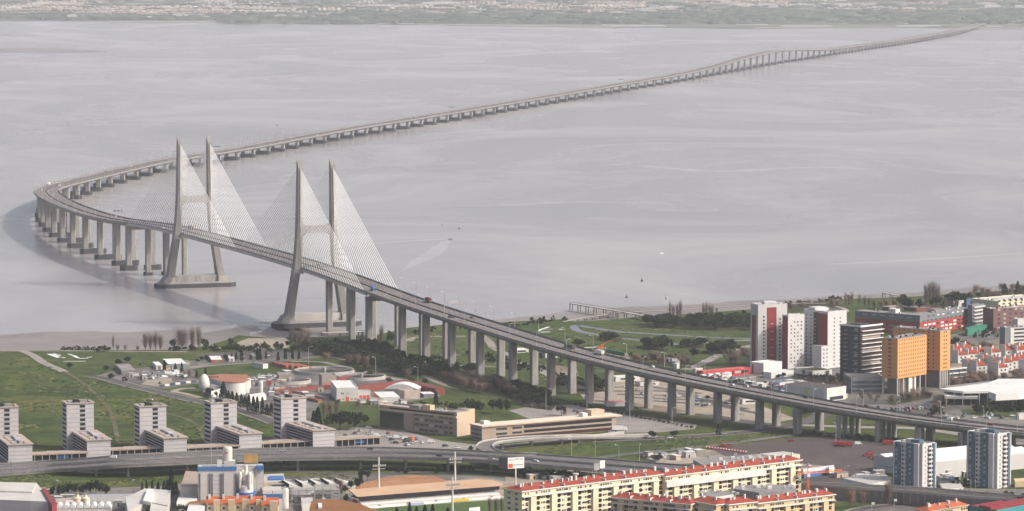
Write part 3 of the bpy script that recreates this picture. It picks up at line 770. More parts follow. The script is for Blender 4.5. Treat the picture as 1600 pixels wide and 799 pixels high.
def facepos(face, w, d):
    """origin, direction along, rotation for a face: F front (y=0), R right (x=w), L left (x=0, from back to front), B back"""
    return {'F': ((0,0),(1,0),0.0,w), 'R': ((w,0),(0,1),PI/2,d), 'L': ((0,d),(0,-1),-PI/2,d), 'B': ((w,d),(-1,0),PI,w)}[face]
def put(root, name, face, w, d, u, z, ww, wh, depth, m, base=(0,0,0), kind=None):
    (ox, oy), (dx, dy), rz, L = facepos(face, w, d)
    return part(name, umesh(m), root, (base[0]+ox+dx*u, base[1]+oy+dy*u, base[2]+z), rz, (ww, depth, wh), kind)
def wins(root, face, w, d, rows, cols, ww, wh, u0=1, u1=1, z0=1.5, dz=3.0, m=None, m2=None, name='window', depth=0.06, base=(0,0,0), skip=None, cap=None, mix=0.0, rng=random.Random(5)):
    L = facepos(face, w, d)[3]; m = m or M_GLASS
    for r in range(rows):
        for c in range(cols):
            if skip and skip(r, c): continue
            u = u0 + (L-u0-u1)*((c+.5)/cols)
            mm = m2 if (m2 and rng.random() < mix) else m
            if root.get('_n', 0) >= 96: 
                X = root_extra.setdefault(root.name, (root, name, []))[2]; X.append((face, w, d, u, z0+r*dz, ww, wh, depth, mm, base)); continue
            root['_n'] = root.get('_n', 0) + 1
            put(root, name, face, w, d, u, z0+r*dz, ww, wh, depth, mm, base)
root_extra = {}
def flush_extra():
    for root, name, X in root_extra.values():
        mb = MB()
        for face, w, d, u, z, ww, wh, dp, mm, base in X:
            (ox, oy), (dx, dy), rz, L = facepos(face, w, d)
            cx, cy = base[0]+ox+dx*u, base[1]+oy+dy*u; nx, ny = math.sin(rz), -math.cos(rz)
            mb.obox((cx+nx*dp/2, cy+ny*dp/2), (dx, dy), (nx, ny), ww/2, dp/2, base[2]+z-wh/2, base[2]+z+wh/2, mm)
        tag(mb.build(name, root), None, None, None, 'stuff')
def block(root, w, d, h, wall, roof, name='wall', base=(0,0,0), par=0.9, inset=0.35, eave=0.0):
    x, y, z = base; mb = MB(); mb.box(x, x+w, y, y+d, z-0.3 if z == 0 else z, z+h, wall, roof); mb.build(name, root)
    if par:
        mb = MB(); t = inset; e = eave
        mb.box(x-e,x+w+e,y-e,y+t,z+h+.004,z+h+par,wall); mb.box(x-e,x+w+e,y+d-t,y+d+e,z+h+.004,z+h+par,wall)
        mb.box(x-e,x+t,y+t,y+d-t,z+h+.004,z+h+par,wall); mb.box(x+w-t,x+w+e,y+t,y+d-t,z+h+.004,z+h+par,wall)
        mb.build('parapet', root)
def roofbox(root, x, y, z, w, d, h, m, name='roof_unit'):
    mb = MB(); mb.box(x, x+w, y, y+d, z+.004, z+h, m); return mb.build(name, root)
def clutter(root, w, d, z, n, seed=1, ms=None, x0=1, y0=1):
    r = random.Random(seed); ms = ms or [M_WALLW, M_STEEL, M_GREYR]
    for _ in range(n):
        a, b, c = r.uniform(.8,2.6), r.uniform(.8,2.4), r.uniform(.7,2.2)
        roofbox(root, r.uniform(x0, max(x0+.1,w-3)), r.uniform(y0, max(y0+.1,d-3)), z, a, b, c, r.choice(ms))
def bldg(name, label, cat, f, group=None):
    loc, yaw, w, d, h = f
    t = thing(name, label, cat, loc, yaw, group); return t, w, d, h
def pxprism(name, label, cat, px, z, wall, roof=None, group=None, zb=G, part_name='wall'):
    """building whose roof outline at height z is seen through photo points px"""
    P = [W(a, b, z) for a, b in px]; c = sum(P, Vector())/len(P)
    t = thing(name, label, cat, (c.x, c.y, zb), 0, group)
    mb = MB(); mb.prism([(p.x-c.x, p.y-c.y) for p in P], -.2, z-zb, wall, top=roof or wall); mb.build(part_name, t)
    return t, c

# ------------------------------------------------------------------ five white offices
YO = 18.0; u_ = (math.cos(R(YO)), math.sin(R(YO)))
_, _, wW, dW, hW = fit(136, 717.5, 689, 112, 172.5, YO)
M_TAN = mat('tan_canopy_roof', (0.33,0.26,0.215), 0.9, 0.12, 0.1, 0.06)
tw = W(104, 632, G+hW+19.5); wg = W(136, 689, G+hW); dl = tw - wg
tox, toy = dl.x*u_[0]+dl.y*u_[1], -dl.x*u_[1]+dl.y*u_[0]
cT = (104, 632)
wT = reach(tw, tw.z, u_, 146.5); dT = reach(tw, tw.z, (-u_[1], u_[0]), 97.3)
OFFL = ['white office tower with a low wing, leftmost and cut by the photo edge','white ten storey office tower with a low wing, second from left','white office tower with a low wing, middle of the five','white office tower with a low wing behind the blue striped mill','white office tower with a low wing, rightmost of the five beside the cypresses']
for i, (x, y, ht) in enumerate(((13,696,19.5),(136,689,19.5),(256,686,16.2),(374,679.5,16.2),(489,674,17.2))):
    q = W(x, y, G+hW); t = thing('office_building', OFFL[i], 'office building', (q.x, q.y, G), R((16.5,18,20.5,23.5,26)[i]), 'white office towers in a row along the elevated road')
    # wing
    block(t, wW, dW, hW, M_OFF, M_GREYR, 'wing', par=0)
    mb = MB(); rr = 1.8
    mb.box(-.8, wW+.8, -.8, rr, hW+.004, hW+.7, M_PINKR); mb.box(-.8, wW+.8, dW-rr, dW, hW+.004, hW+.7, M_PINKR)
    mb.box(-.8, rr+.6, rr, dW-rr, hW+.004, hW+.7, M_PINKR); mb.box(wW-rr-2.2, wW+.8, rr, dW-rr, hW+.004, hW+.7, M_PINKR); mb.build('roof_edge', t)
    for k, (a, b, c, e) in enumerate(((3,6.5,4,14),(3,6.5,18,26),(3,6.5,30,40))): roofbox(t, a, c, hW, b-a, e-c, 1.0, M_PINKR, 'roof_deck')
    roofbox(t, 8.5, 6, hW, 2.4, dW-16, 1.6, M_STEEL, 'duct'); roofbox(t, 7.2, 14, hW, 4.0, 7, 2.2, M_OFF, 'roof_unit')
    for k in range(5):
        z = 2.1 + k*(hW-2.6)/5 + 0.6
        put(t, 'window_band', 'L', wW, dW, dW/2, z, dW-2.0, 1.25, 0.07, M_OFFD)
    for k in range(4): put(t, 'joint', 'F', wW, dW, wW/2, 2.8+k*(hW-2)/4, wW-.6, 0.28, 0.05, M_GREYR)
    # tower
    hT = hW + ht; B = (tox, toy, 0); mb = MB(); mb.box(tox, tox+wT, toy, toy+dT, -.3, hT, M_OFF, M_GREYR); mb.build('tower', t)
    mb = MB(); z = hT; e = .5
    mb.box(tox-e, tox+wT+e, toy-e, toy+1.3, z+.004, z+.8, M_PINKR); mb.box(tox-e, tox+wT+e, toy+dT-1.3, toy+dT+e, z+.004, z+.8, M_PINKR)
    mb.box(tox-e, tox+1.5, toy+1.3, toy+dT-1.3, z+.004, z+.8, M_PINKR); mb.box(tox+wT-1.5, tox+wT+e, toy+1.3, toy+dT-1.3, z+.004, z+.8, M_PINKR); mb.build('roof_edge', t)
    roofbox(t, tox+wT*.32, toy+3, z, 3, dT-8, 2.2, M_OFFD, 'plant_screen'); roofbox(t, tox+wT*.55, toy+5, z, 5, 6, 1.8, M_GREYR); roofbox(t, tox+2.5, toy+6, z, 3, 5, 1.5, M_STEEL)
    nf = 10 if ht > 19 else 9; fz = (hT-1.0)/nf
    for k in range(nf):
        z = hT - 1.75 - k*fz
        put(t, 'window_band', 'L', wT, dT, dT/2, z, dT-3.0, 1.35, 0.07, M_OFFD, B)
        put(t, 'window', 'F', wT, dT, wT*.585, z, 3.7, 1.9, 0.07, M_OFFD, B)
        put(t, 'joint', 'F', wT, dT, wT/2, z+1.35, wT-.4, 0.26, 0.045, M_GREYR, B)
    # canopy block to the right of the wing
    mb = MB(); x0 = wW+0.5; w2 = 38 if i < 4 else 36
    mb.box(x0, x0+w2, 1.5, 13.5, 4.6, 5.4, M_TAN); mb.build('canopy_roof', t)
    mb = MB(); mb.box(x0+1, x0+w2-1, 3.5, 12.5, -.2, 4.59, M_OFFD); mb.build('glazed_ground_floor', t)
    for k in range(8): mb = MB(); mb.box(x0+1.2+k*(w2-3)/7, x0+1.6+k*(w2-3)/7, 1.9, 2.3, 0, 4.59, M_STEEL); mb.build('column', t)
    mb = MB(); mb.box(x0+w2*.35, x0+w2*.95, 15, 24, -.2, 4.2, M_PALE); mb.build('terrace', t)
    if i in (0, 4): put(t, 'blue_panel', 'F', 10, 1, 0, 2.6, 7.5, 1.9, 0.1, mat('blue_panel', (0.05,0.16,0.42), 0.5, 0.05), (x0+w2*.55, 3.42, 0))

# ------------------------------------------------------------------ elevated road in front
near = [(-60,744),(0,741),(70,736),(140,731.5),(200,727),(310,722),(400,718),(530,715.5),(620,715.5),(700,717.5),(780,722),(850,728),(950,736),(1040,743),(1100,748)]
farE = [(-60,729.5),(0,726),(70,721.5),(140,717),(200,712),(310,706.5),(400,702.5),(530,700),(620,701),(700,704),(780,708),(850,712),(950,719),(1040,726),(1100,731)]
ZO = 12.0
def zroad(x): return float(np.interp(x, [-60, 70, 150, 210, 2000], [4.2, 6.0, 9.5, ZO, ZO]))
NP = catmull([W(a, b, zroad(a)) for a, b in near], 6); FP = catmull([W(a, b, zroad(a)) for a, b in farE], 6)
ov = thing('elevated_road', 'long elevated dual carriageway crossing in front of the offices on dark piers', 'overpass', (0,0,0))
def band(name, t0, t1, z0, z1, m, i0=0, i1=None, solid=True, parent=ov):
    mb = MB(); i = mb.mi(m); i1 = i1 or len(NP); n = 0
    for k in range(i0, i1):
        a, b = NP[k], FP[k]
        for t, z in ((t0,z0),(t1,z0),(t1,z1),(t0,z1)):
            q = a.lerp(b, t); mb.v.append((q.x, q.y, q.z+z))
        n += 1
    for k in range(n-1):
        for q in range(4):
            j = (q+1)%4; mb.f.append((4*k+q, 4*k+j, 4*k+4+j, 4*k+4+q)); mb.m.append(i)
    mb.f.append((0,3,2,1)); mb.m.append(i); e = 4*(n-1); mb.f.append((e,e+1,e+2,e+3)); mb.m.append(i)
    return mb.build(name, parent)
band('deck', 0.0, 0.46, -1.5, 0, M_CONC2); band('deck', 0.54, 1.0, -1.5, 0, M_CONC2)
band('roadway', 0.02, 0.445, .01, .06, M_ASPH); band('roadway', 0.555, 0.98, .01, .06, M_ASPH)
for t0, t1, h in ((-.006,.012,1.0),(.448,.462,.9),(.538,.552,.9),(.985,1.003,1.0)): band('parapet', t0, t1, 0.062, h, M_CONC2)
for t0 in (.14,.23,.33,.67,.77,.87): band('lane_line', t0, t0+.005, .07, .09, M_WHITE)
for k in range(14, len(NP)-8, 5):
    for t in (0.14, 0.33, 0.67, 0.86):
        q = NP[k].lerp(FP[k], t); mb = MB(); mb.lathe([(1.0, G-.3),(1.0, q.z-2.6),(1.6, q.z-1.45)], M_CONC, 10, q.x, q.y); mb.build('pier', ov)
    a, b = NP[k], FP[k]; d = (b-a).normalized(); mb = MB()
    for t0, t1 in ((.06,.42),(.58,.94)):
        c = a.lerp(b, (t0+t1)/2); L = (b-a).length*(t1-t0)/2; mb = MB()
        mb.obox((c.x, c.y), (d.x,d.y), (-d.y,d.x), L, 1.0, c.z-2.6, c.z-1.45, M_CONC); mb.build('cross_head', ov)
mb = MB()
for k in range(0, 14):   # embankment at the left end
    a, b, c, d = NP[k], FP[k], FP[k+1], NP[k+1]
    mb.prism([(a.x,a.y),(d.x,d.y),(c.x,c.y),(b.x,b.y)], G-.2, min(a.z,d.z)-1.52, M_GRASS)
struct('road_embankment', mb)
# curved ramp behind it
rp = [(838,711,ZO),(800,711,11.7),(776,708,11),(762,703.5,10.5),(757,697.5,10),(766,691.5,9.5),(792,687.5,9),(830,684.5,8.5),(872,683,8),(890,682.5,7.2),(960,682,5),(1020,681,3.6)]
RP = catmull([W(a, b, z) for a, b, z in rp], 8); RT = ribbon_pts(RP)
rmp = thing('curved_ramp', 'curved concrete slip road looping down beside the long low building', 'ramp', (0,0,0))
def rband(name, o0, o1, z0, z1, m, i0=0, i1=None):
    mb = MB(); i = mb.mi(m); i1 = i1 or len(RP)
    for k in range(i0, i1):
        for o, z in ((o0,z0),(o1,z0),(o1,z1),(o0,z1)):
            q = RP[k]+RT[k]*o; mb.v.append((q.x,q.y,q.z+z))
    n = i1-i0
    for k in range(n-1):
        for q in range(4):
            j = (q+1)%4; mb.f.append((4*k+q,4*k+j,4*k+4+j,4*k+4+q)); mb.m.append(i)
    mb.f.append((0,3,2,1)); mb.m.append(i); e = 4*(n-1); mb.f.append((e,e+1,e+2,e+3)); mb.m.append(i)
    mb.build(name, rmp)
rband('deck', -5.5, 5.5, -1.2, 0, M_CONC2); rband('roadway', -5, 5, .01, .05, M_ROAD)
rband('parapet', -5.55, -5.2, .06, 1.0, M_PALE); rband('parapet', 5.2, 5.55, .06, 1.0, M_PALE)
for k in (20, 28, 46, 56, 66):
    q = RP[k]; mb = MB(); mb.lathe([(1.1, G-.3),(1.1, q.z-1.15)], M_CONC, 10, q.x, q.y); mb.build('pier', rmp)
# ------------------------------------------------------------------ brown office and long low building
M_BROWN = mat('tan_brown_cladding', (0.34,0.265,0.215), 0.85, 0.10, 0.1, 0.06); M_BEIGE = mat('beige_render', (0.52,0.40,0.29), 0.85, 0.08, 0.1, 0.05)
t, w, d, h = bldg('office_block', 'brown four storey office block with a green glass end beside the tall trees', 'office building', fit(714, 682.5, 647.5, 592, 735.5, 50))
block(t, w, d, h, M_BROWN, M_PINKR, par=1.0)
mb = MB(); mb.box(w*.0, w+.06, -.06, 0, -.2, h+1.0, M_BEIGE); mb.build('end_wall', t)
mb = MB(); mb.box(-1.1, 0, 0, d, h-2.6, h-1.6, M_BEIGE); mb.build('cornice', t)
put(t, 'glazed_end', 'L', w, d, d*.17, h*.42, d*.30, h*.72, 0.25, gl('dark_green_glass', (0.03,0.045,0.035), .2))
put(t, 'stair_panel', 'L', w, d, d*.40, h*.42, d*.10, h*.86, 0.5, M_BROWN)
for k in range(4):
    for j in range(8): 
        put(t, 'window', 'L', w, d, d*(.49+.062*j), 2.2+k*3.5, d*.05, 1.7, 0.09, M_GLASS if (j*3+k)%5 else M_BLIND)
put(t, 'attic_band', 'L', w, d, d*.55, h-.7, d*.82, 1.1, 0.12, M_OFFD)
mb = MB(); mb.box(w-1, w+8, 3, 12, -.2, h+1.5, M_BEIGE, M_GREYR); mb.build('stair_tower', t)
roofbox(t, 3, d*.52, h, w*.6, 9, 2.6, M_GREYR, 'plant_room'); roofbox(t, 5, d*.40, h, 5, 7, 3.4, M_BEIGE, 'plant_room')
for k in range(7): roofbox(t, 4+k*1.3, d*.28+(k%3)*2.2, h, .7, .7, 1.8, M_STEEL, 'vent')
roofbox(t, 2, 2.5, h, w*.7, 8, 1.2, M_GREYR, 'roof_deck')
t, w, d, h = bldg('low_building', 'long low beige building with a bright flat roof and dark window strips', 'building', fit(753, 690, 668, 735, 962, 32))
mb = MB(); mb.box(0, w, 0, d, -.3, h, M_BROWN, M_PALE); mb.build('wall', t)
mb = MB(); mb.box(-.4, w+5, -1.0, d+.5, h+.004, h+.9, M_BEIGE, mat('bright_roof_membrane', (0.62,0.54,0.44), .8, .06, .05)); mb.build('roof', t)
for k, (a, b) in enumerate(((.14,.22),(.26,.33))):
    for z in (h-2.2, h-5.6): put(t, 'window', 'F', w, d, w*(a+b)/2-4, z, w*(b-a), 1.5, .08, M_GLASS)
for z in (h-1.9, h-5.2): put(t, 'window_band', 'F', w, d, w*.64, z, w*.66, 1.9, .09, M_OFFD)
put(t, 'window_band', 'F', w, d, w*.55, 1.4, w*.88, 2.2, .09, M_DKBR)
for z in (1.6, 4.6, 7.4): put(t, 'window_band', 'L', w, d, d/2, z, d-2, .8, .08, M_GLASS)
roofbox(t, w*.78, 5, h+.9, 4, 5, 2.6, M_WALLW, 'roof_unit'); roofbox(t, w*.85, 6, h+.9, 11, 9, 4, M_BEIGE, 'plant_room'); roofbox(t, 6, 7, h+.9, 5, 5, 2.2, M_WALLW, 'roof_unit')
pxprism('boundary_wall', 'pale concrete wall behind the white lorry by the slip road', 'wall', [(903,683),(975,674),(975.4,673.2),(903,682)], G+4, M_PALE)
# ------------------------------------------------------------------ treatment plant
def lathe_thing(name, label, cat, x, y, parts, n=24, group=None, z=G):
    p = W(x, y, z); t = thing(name, label, cat, (p.x, p.y, z), 0, group)
    for nm, prof, m in parts: mb = MB(); mb.lathe(prof, m, n); mb.build(nm, t)
    return t
M_TANK = mat('white_tank_paint', (0.62,0.60,0.55), 0.5, 0.08, 0.2, 0.05); M_REDST = mat('red_oxide_concrete', (0.20,0.058,0.048), 0.8, 0.14, 0.2, 0.1); M_TERR = mat('terracotta_deck', (0.30,0.135,0.085), 0.85, 0.16, 0.2, 0.1)
egg = [(3.0,0.0),(3.2,.6)] + [(max(.05, 4.3*math.sin(a)*(1.0+0.08*math.cos(a))), 7.6-7.0*math.cos(a)) for a in np.linspace(0.5, PI-.02, 12)]
lathe_thing('gas_holder', 'cream egg shaped gas holder beside the compound', 'gas tank', 319, 614, [('shell', egg, M_TANK), ('skirt', [(3.3,-.2),(3.4,1.2),(2.9,2.2)], M_GREYR)])
t = lathe_thing('storage_tank', 'wide white storage tank with a terracotta rim', 'tank', 366, 616, [('shell', [(8.6,-.2),(8.6,9.6)], M_TANK), ('roof', [(9.0,9.61),(9.0,10.2),(3,10.9)], M_TERR)])
lathe_thing('storage_tank', 'slim white tank joined beside the wide one', 'tank', 384, 614, [('shell', [(3.0,-.2),(3.0,9.8)], M_TANK), ('roof', [(3.2,9.81),(3.2,10.3)], M_TERR)])
lathe_thing('silo', 'thin white cylinder standing alone by the red channels', 'silo', 407.5, 614.5, [('shell', [(1.7,-.2),(1.7,8.6),(1.2,9.0)], M_TANK), ('ladder_cage', [(.2,9.0),(.2,10.2)], M_STEEL)])
t, c = pxprism('plant_building', 'pale block under a terracotta deck behind the white tank', 'building', [(327,590),(338,585),(385,585),(392,591),(350,598)], G+8, M_WALLW, M_TERR)
mb = MB(); mb.box(-18,-8,-3,3,8.01,9.4,M_TERR); mb.build('deck_rail', t)
pxprism('plant_building', 'low white service block left of the white tank', 'building', [(328,600),(347,597),(350,606),(330,612)], G+5, M_WALLW, M_GREYR)
pxprism('plant_building', 'white annex in front of the white tank', 'building', [(386,617),(412,613),(416,617),(390,622)], G+4, M_WALLW, M_WROOF)
def basin(x, y, r, label, h=2.6, w2=0.8):
    p = W(x, y, G); t = thing('settling_basin', label, 'water tank', (p.x, p.y, G), 0)
    mb = MB(); n = 48; i = mb.mi(M_PALE)
    for rr, z in ((r,-.2),(r,h),(r-w2,h),(r-w2,-.1)):
        for k in range(n): mb.v.append((rr*math.cos(2*PI*k/n), rr*math.sin(2*PI*k/n), z))
    for q in range(3):
        for k in range(n):
            j = (k+1)%n; mb.f.append((q*n+k,q*n+j,(q+1)*n+j,(q+1)*n+k)); mb.m.append(i)
    mb.build('rim', t); mb = MB(); mb.lathe([(r-w2-.05, h-1.4),(r-w2-.05, h-1.2)], mat('dark_basin_water', (0.035,0.03,0.03), 0.15, 0.1, 0.1), 40); mb.build('water', t)
    mb = MB(); mb.box(-r+.9, r-.9, -.6, .6, h+.01, h+.5, M_PINKR); mb.build('walkway', t)
    mb = MB(); mb.lathe([(1.4, 0),(1.4, h+1.6)], M_STEEL, 10); mb.build('hub', t)
basin(507, 582.5, 24, 'widest round settling basin with a pale rim'); basin(565, 591.5, 19, 'round basin partly behind the square concrete tower'); basin(452, 598, 17, 'round basin left of the square concrete tower')
def simple(name, label, cat, f, wall, roof, group=None, par=.6, cl=0, seed=1):
    t, w, d, h = bldg(name, label, cat, f, group); block(t, w, d, h, wall, roof, par=par, inset=.3)
    if cl: clutter(t, w, d, h, cl, seed)
    return t, w, d, h
t, w, d, h = simple('concrete_tower', 'square grey concrete tower between the round basins', 'tower', fit(503, 607, 588, 498, 526, 12), M_PINKR, M_GREYR)
put(t, 'door', 'F', w, d, w*.45, 1.4, 1.8, 2.6, .08, mat('orange_door', (0.7,0.16,0.05), .6)); put(t, 'orange_hoarding', 'F', w, d, w*.55, 2.2, 5.5, 3.2, .3, mat('orange_door', (0.7,0.16,0.05), .6))
simple('pump_house', 'small white roofed pump house at the basin edge', 'building', fit(446, 586, 580, 440, 456, 25), M_GREYR, M_WROOF, par=0)
simple('pump_house', 'grey block between two basins', 'building', fit(436, 597, 587, 433, 460, 8), M_PINKR, M_GREYR)
simple('shed', 'pale grey open shed at the lawn corner', 'shed', fit(411, 577, 569, 394.5, 419, 40), M_WALLW, M_GREYR, par=0)
def wallrun(name, label, px, wd, h, m, cat='channel', group=None):
    P = [W(a, b, G+h) for a, b in px]; c = P[0]; t = thing(name, label, cat, (c.x, c.y, G), 0, group); T = ribbon_pts(P)
    for i in range(len(P)-1):
        mb = MB(); a, b = P[i]-c, P[i+1]-c
        q = [a-T[i]*wd/2, a+T[i]*wd/2, b+T[i+1]*wd/2, b-T[i+1]*wd/2]
        mb.prism([(v.x, v.y) for v in q], -.2, h, m)
        mb.build('channel_wall', t)
        if wd > 3:
            mb = MB(); q = [a-T[i]*wd/5, a+T[i]*wd/5, b+T[i+1]*wd/5, b-T[i+1]*wd/5]; mb.prism([(v.x, v.y) for v in q], h+.004, h+.1, mat('channel_cover', (0.17,0.05,0.045), .8)); mb.build('channel_cover', t)
    return t
wallrun('red_channel', 'long dark red channel from the square tower to the left', [(427,609.5),(462,606.5),(496,602.5),(528,602)], 5, 3, M_REDST)
wallrun('red_channel', 'bright red raised channel bending down towards the brown office', [(553,604),(590,599.5),(632,594.5),(660,600.5),(688,607)], 8, 5, M_REDST)
wallrun('red_channel', 'thin red channel by the far basins', [(405,596),(440,594.5)], 4, 3, M_REDST)
wallrun('red_channel', 'short red channel right of the square tower', [(524,592),(546,587.5)], 4, 3, M_REDST)
for k, (a, b, c, e) in enumerate(((430,612.5,470,623),(440,611,500,625),(460,610,512,621),(440,617,455,621))):
    wallrun('filter_channel', 'brown parallel filter channels behind the rightmost office tower', [(a,b),(c,e)], 3.5, 2.2, M_TERR if k % 2 else M_PINKR, group='parallel filter channels')
for k in range(5):
    a, b = 427+k*9, 565.5-k*0.0+k*.6
    wallrun('red_truss', 'red steel walkways over the small tanks near the pylon', [(a,b),(a+22,b+5.5)], 2.2, 2.5, M_TERR if k%2 else mat('bright_red_steel', (0.42,0.10,0.07), .7), 'walkway', 'red steel walkways')
t, w, d, h = simple('plant_hall', 'white hall with red doors and a dark emblem', 'building', fit(526, 628, 607.5, 516.5, 559.5, 8), M_WALLW, M_WROOF)
M_REDD = mat('red_door', (0.62,0.12,0.06), .6)
for k, (u, ww, wh) in enumerate(((.14,1.4,1.0),(.32,1.4,1.0),(.5,2.4,3.6),(.7,1.6,1.0),(.87,1.6,1.0))): put(t, 'door' if k == 2 else 'window', 'F', w, d, w*u, 1.9 if k != 2 else 1.9, ww, wh, .08, M_REDD)
M_EMB = mat('dark_emblem_paint', (0.08,0.08,0.12), .6)
for k, (u, z, ww, wh) in enumerate(((.26,6.6,1.9,.5),(.24,6.1,.6,1.2),(.31,6.0,.5,1.4),(.56,6.4,3.4,.35),(.52,5.8,2.4,.3))): put(t, 'emblem', 'F', w, d, w*u, z, ww, wh, .05, M_EMB if k < 3 else M_STEEL)
t, w, d, h = simple('plant_annex', 'low white annex with three red doors', 'building', fit(560, 625, 613, 558, 579, 8), M_WALLW, M_GREYR)
for u in (.2,.5,.8): put(t, 'door', 'F', w, d, w*u, 1.9, 2.2, 3.2, .08, M_REDD)
# hall with a curved white roof
p = W(602, 616, G); t = thing('curved_roof_hall', 'hall with a curved white roof in the treatment plant', 'hall', (p.x, p.y, G), R(-8))
mb = MB(); mb.box(0, 25, 0, 16, -.2, 4, M_PINKR); mb.build('wall', t)
mb = MB(); i = mb.mi(M_WROOF); n = 10
for k in range(n+1):
    x = -.5+26*k/n; z = 4.01+4.0*math.sin(PI*k/n); mb.v += [(x,-.5,z),(x,16.5,z)]
for k in range(n): mb.f.append((2*k,2*k+2,2*k+3,2*k+1)); mb.m.append(i)
b = len(mb.v); mb.v += [(-.5,-.5,4.0),(25.5,-.5,4.0)]; mb.f.append(tuple([b, b+1]+[2*k for k in range(n,-1,-1)])); mb.m.append(mb.mi(M_WROOF)); mb.build('curved_roof', t)
simple('plant_building', 'grey flat block in front of the curved roof hall', 'building', fit(632, 625, 612, 622, 656, 30), M_PINKR, M_PINKR)
t, w, d, h = simple('plant_building', 'long white roofed shed with a red end wall', 'building', fit(594, 630.5, 621, 584, 625, 10), M_WALLW, M_WROOF, par=0)
put(t, 'red_end_wall', 'L', w, d, d/2, h/2, d*.96, h*.9, .1, M_REDD)
simple('plant_building', 'small white roofed block right of the curved roof hall', 'building', fit(662, 622, 616, 655, 680, 15), M_GREYR, M_WROOF, par=0)
# compound
for i, (x, y, xl, xr, yt, ya, m, lb) in enumerate(((263,577,254,292,569,12,mat('teal_sheeting',(0.20,0.27,0.27),.7,.1,.3),'long teal grey shed in the riverside compound'),(244,578,238,254,571,12,M_WALLW,'white cabin beside the teal shed'),(330,567.5,326.5,347.5,562.5,8,mat('rusty_red_container',(0.33,0.10,0.05),.7,.1,.3),'rust red container behind the cypresses'),(358,565.5,355.5,366.5,560,8,M_WALLW,'white container right of the rust red one'),(190,586,180,212,579,12,M_GREYR,'grey open shed at the compound corner'))):
    t, w, d, h = simple('shed', lb, 'shed', fit(x, y, yt, xl, xr, ya), m, M_WROOF if i != 4 else M_GREYR, par=0)
    put(t, 'door', 'F', w, d, w*.5, h*.45, min(3, w*.4), h*.8, .08, M_GREYR)
for k in range(8):
    x = 249.5+k*8.3; y = 606-k*1.12
    if k == 7: continue
    t, w, d, h = bldg('fence_panel', 'alternating dark and white advertising panels along the sandy yard', 'panel', fit(x, y, y-4.6, x-.6, x+7.2, 22), 'panels along the sandy yard')
    mb = MB(); mb.box(0, w, 0, .4, .6, h, mat('navy_panel', (0.05,0.09,0.14), .6) if k % 2 == 0 else M_WHITE); mb.build('panel', t)
    mb = MB(); mb.box(.1, .4, .45, .7, 0, h, M_STEEL); mb.build('post', t); mb = MB(); mb.box(w-.4, w-.1, .45, .7, 0, h, M_STEEL); mb.build('post', t)
# ------------------------------------------------------------------ right hand city
t, w, d, h = simple('red_showroom', 'long low red building with white cars parked on its roof', 'building', fit(1098, 592, 581.5, 1088, 1172, 36), mat('red_cladding', (0.50,0.05,0.045), .6, .06, .1), M_GREYR)
for k, u in enumerate((.30,.52,.74,.9)): put(t, 'window', 'F', w, d, w*u, h*.55, w*.13, h*.36, .1, M_PALE if k != 3 else M_GLASS); 
for u in (.41,.63,.83): put(t, 'window', 'F', w, d, w*u, h*.5, w*.05, h*.5, .1, M_GLASS)
t, w, d, h = simple('white_hall', 'plain white cubic hall beside the red showroom', 'building', fit(1193, 586, 568.5, 1172, 1222, 42), M_WROOF, M_WROOF, par=.4)
put(t, 'door', 'L', w, d, 3, 4, 2, 7, .08, M_GREYR)
t, w, d, h = simple('white_hall', 'lower white extension in front of the cubic hall', 'building', fit(1205, 592, 583, 1193, 1240, 42), M_WROOF, M_WROOF, par=.3)
simple('flat_roof_shed', 'blue grey roofed shed beyond the bridge deck', 'shed', fit(1218, 604, 598, 1196, 1255, 42), M_WALLW, mat('blue_grey_roof', (0.13,0.16,0.20), .7, .1, .1), par=0)
simple('podium_block', 'low pale podium with planting in front of the white and red towers', 'building', fit(1268, 588, 581, 1240, 1300, 30), M_WALLW, M_DIM)
t, w, d, h = simple('white_store', 'white building with a dark brown roof right behind the bridge deck', 'building', fit(1292, 628, 607, 1226, 1322, 45), M_WALLW, mat('dark_brown_roof', (0.09,0.07,0.065), .8, .1, .1), par=0)
put(t, 'yellow_sign', 'L', w, d, d*.52, h*.62, 3, 3, .15, mat('lime_yellow_sign', (0.5,0.62,0.05), .6)); put(t, 'window', 'F', w, d, w*.5, 2, w*.7, 2.6, .08, M_GLASS)
M_REDW = mat('dark_red_render', (0.25,0.040,0.038), 0.8, 0.1, 0.1, 0.06); M_WT = mat('tower_white_render', (0.56,0.54,0.53), 0.85, 0.06, 0.06, 0.05)
M_NAVY = mat('dark_navy_cladding', (0.035,0.04,0.06), 0.5, 0.1, 0.1)
def strip(root, face, w, d, u, ww, h, m, depth=.25, z0=0): put(root, 'wall_strip', face, w, d, u, z0+(h-z0)/2, ww, h-z0, depth, m)
t, w, d, h = bldg('apartment_tower', 'white apartment tower with two dark red strips, leftmost of the three', 'tower', fit(1184, 575, 478.5, 1173, 1230, 20))
block(t, w, d, h, M_WT, M_GREYR, par=1.2); strip(t, 'F', w, d, w*.47, w*.32, h-1.5, M_REDW); strip(t, 'L', w, d, d*.45, d*.5, h*.84, M_REDW)
wins(t, 'F', w, d, 14, 1, 1.5, 1.4, w*.12, w*.72, 3, 2.95, name='window', depth=.08); wins(t, 'F', w, d, 13, 2, 1.3, 1.2, w*.68, w*.02, 3, 3.0, depth=.08); wins(t, 'F', w, d, 12, 1, 2.6, .6, w*.36, w*.40, 3.5, 3.2, m=M_BLIND, depth=.32, skip=lambda r,c: r%2)
clutter(t, w, d, h, 8, 3, [M_WALLW, M_WALLW, M_STEEL]); roofbox(t, w*.3, d*.3, h, w*.4, d*.4, 3, M_WT, 'lift_house')
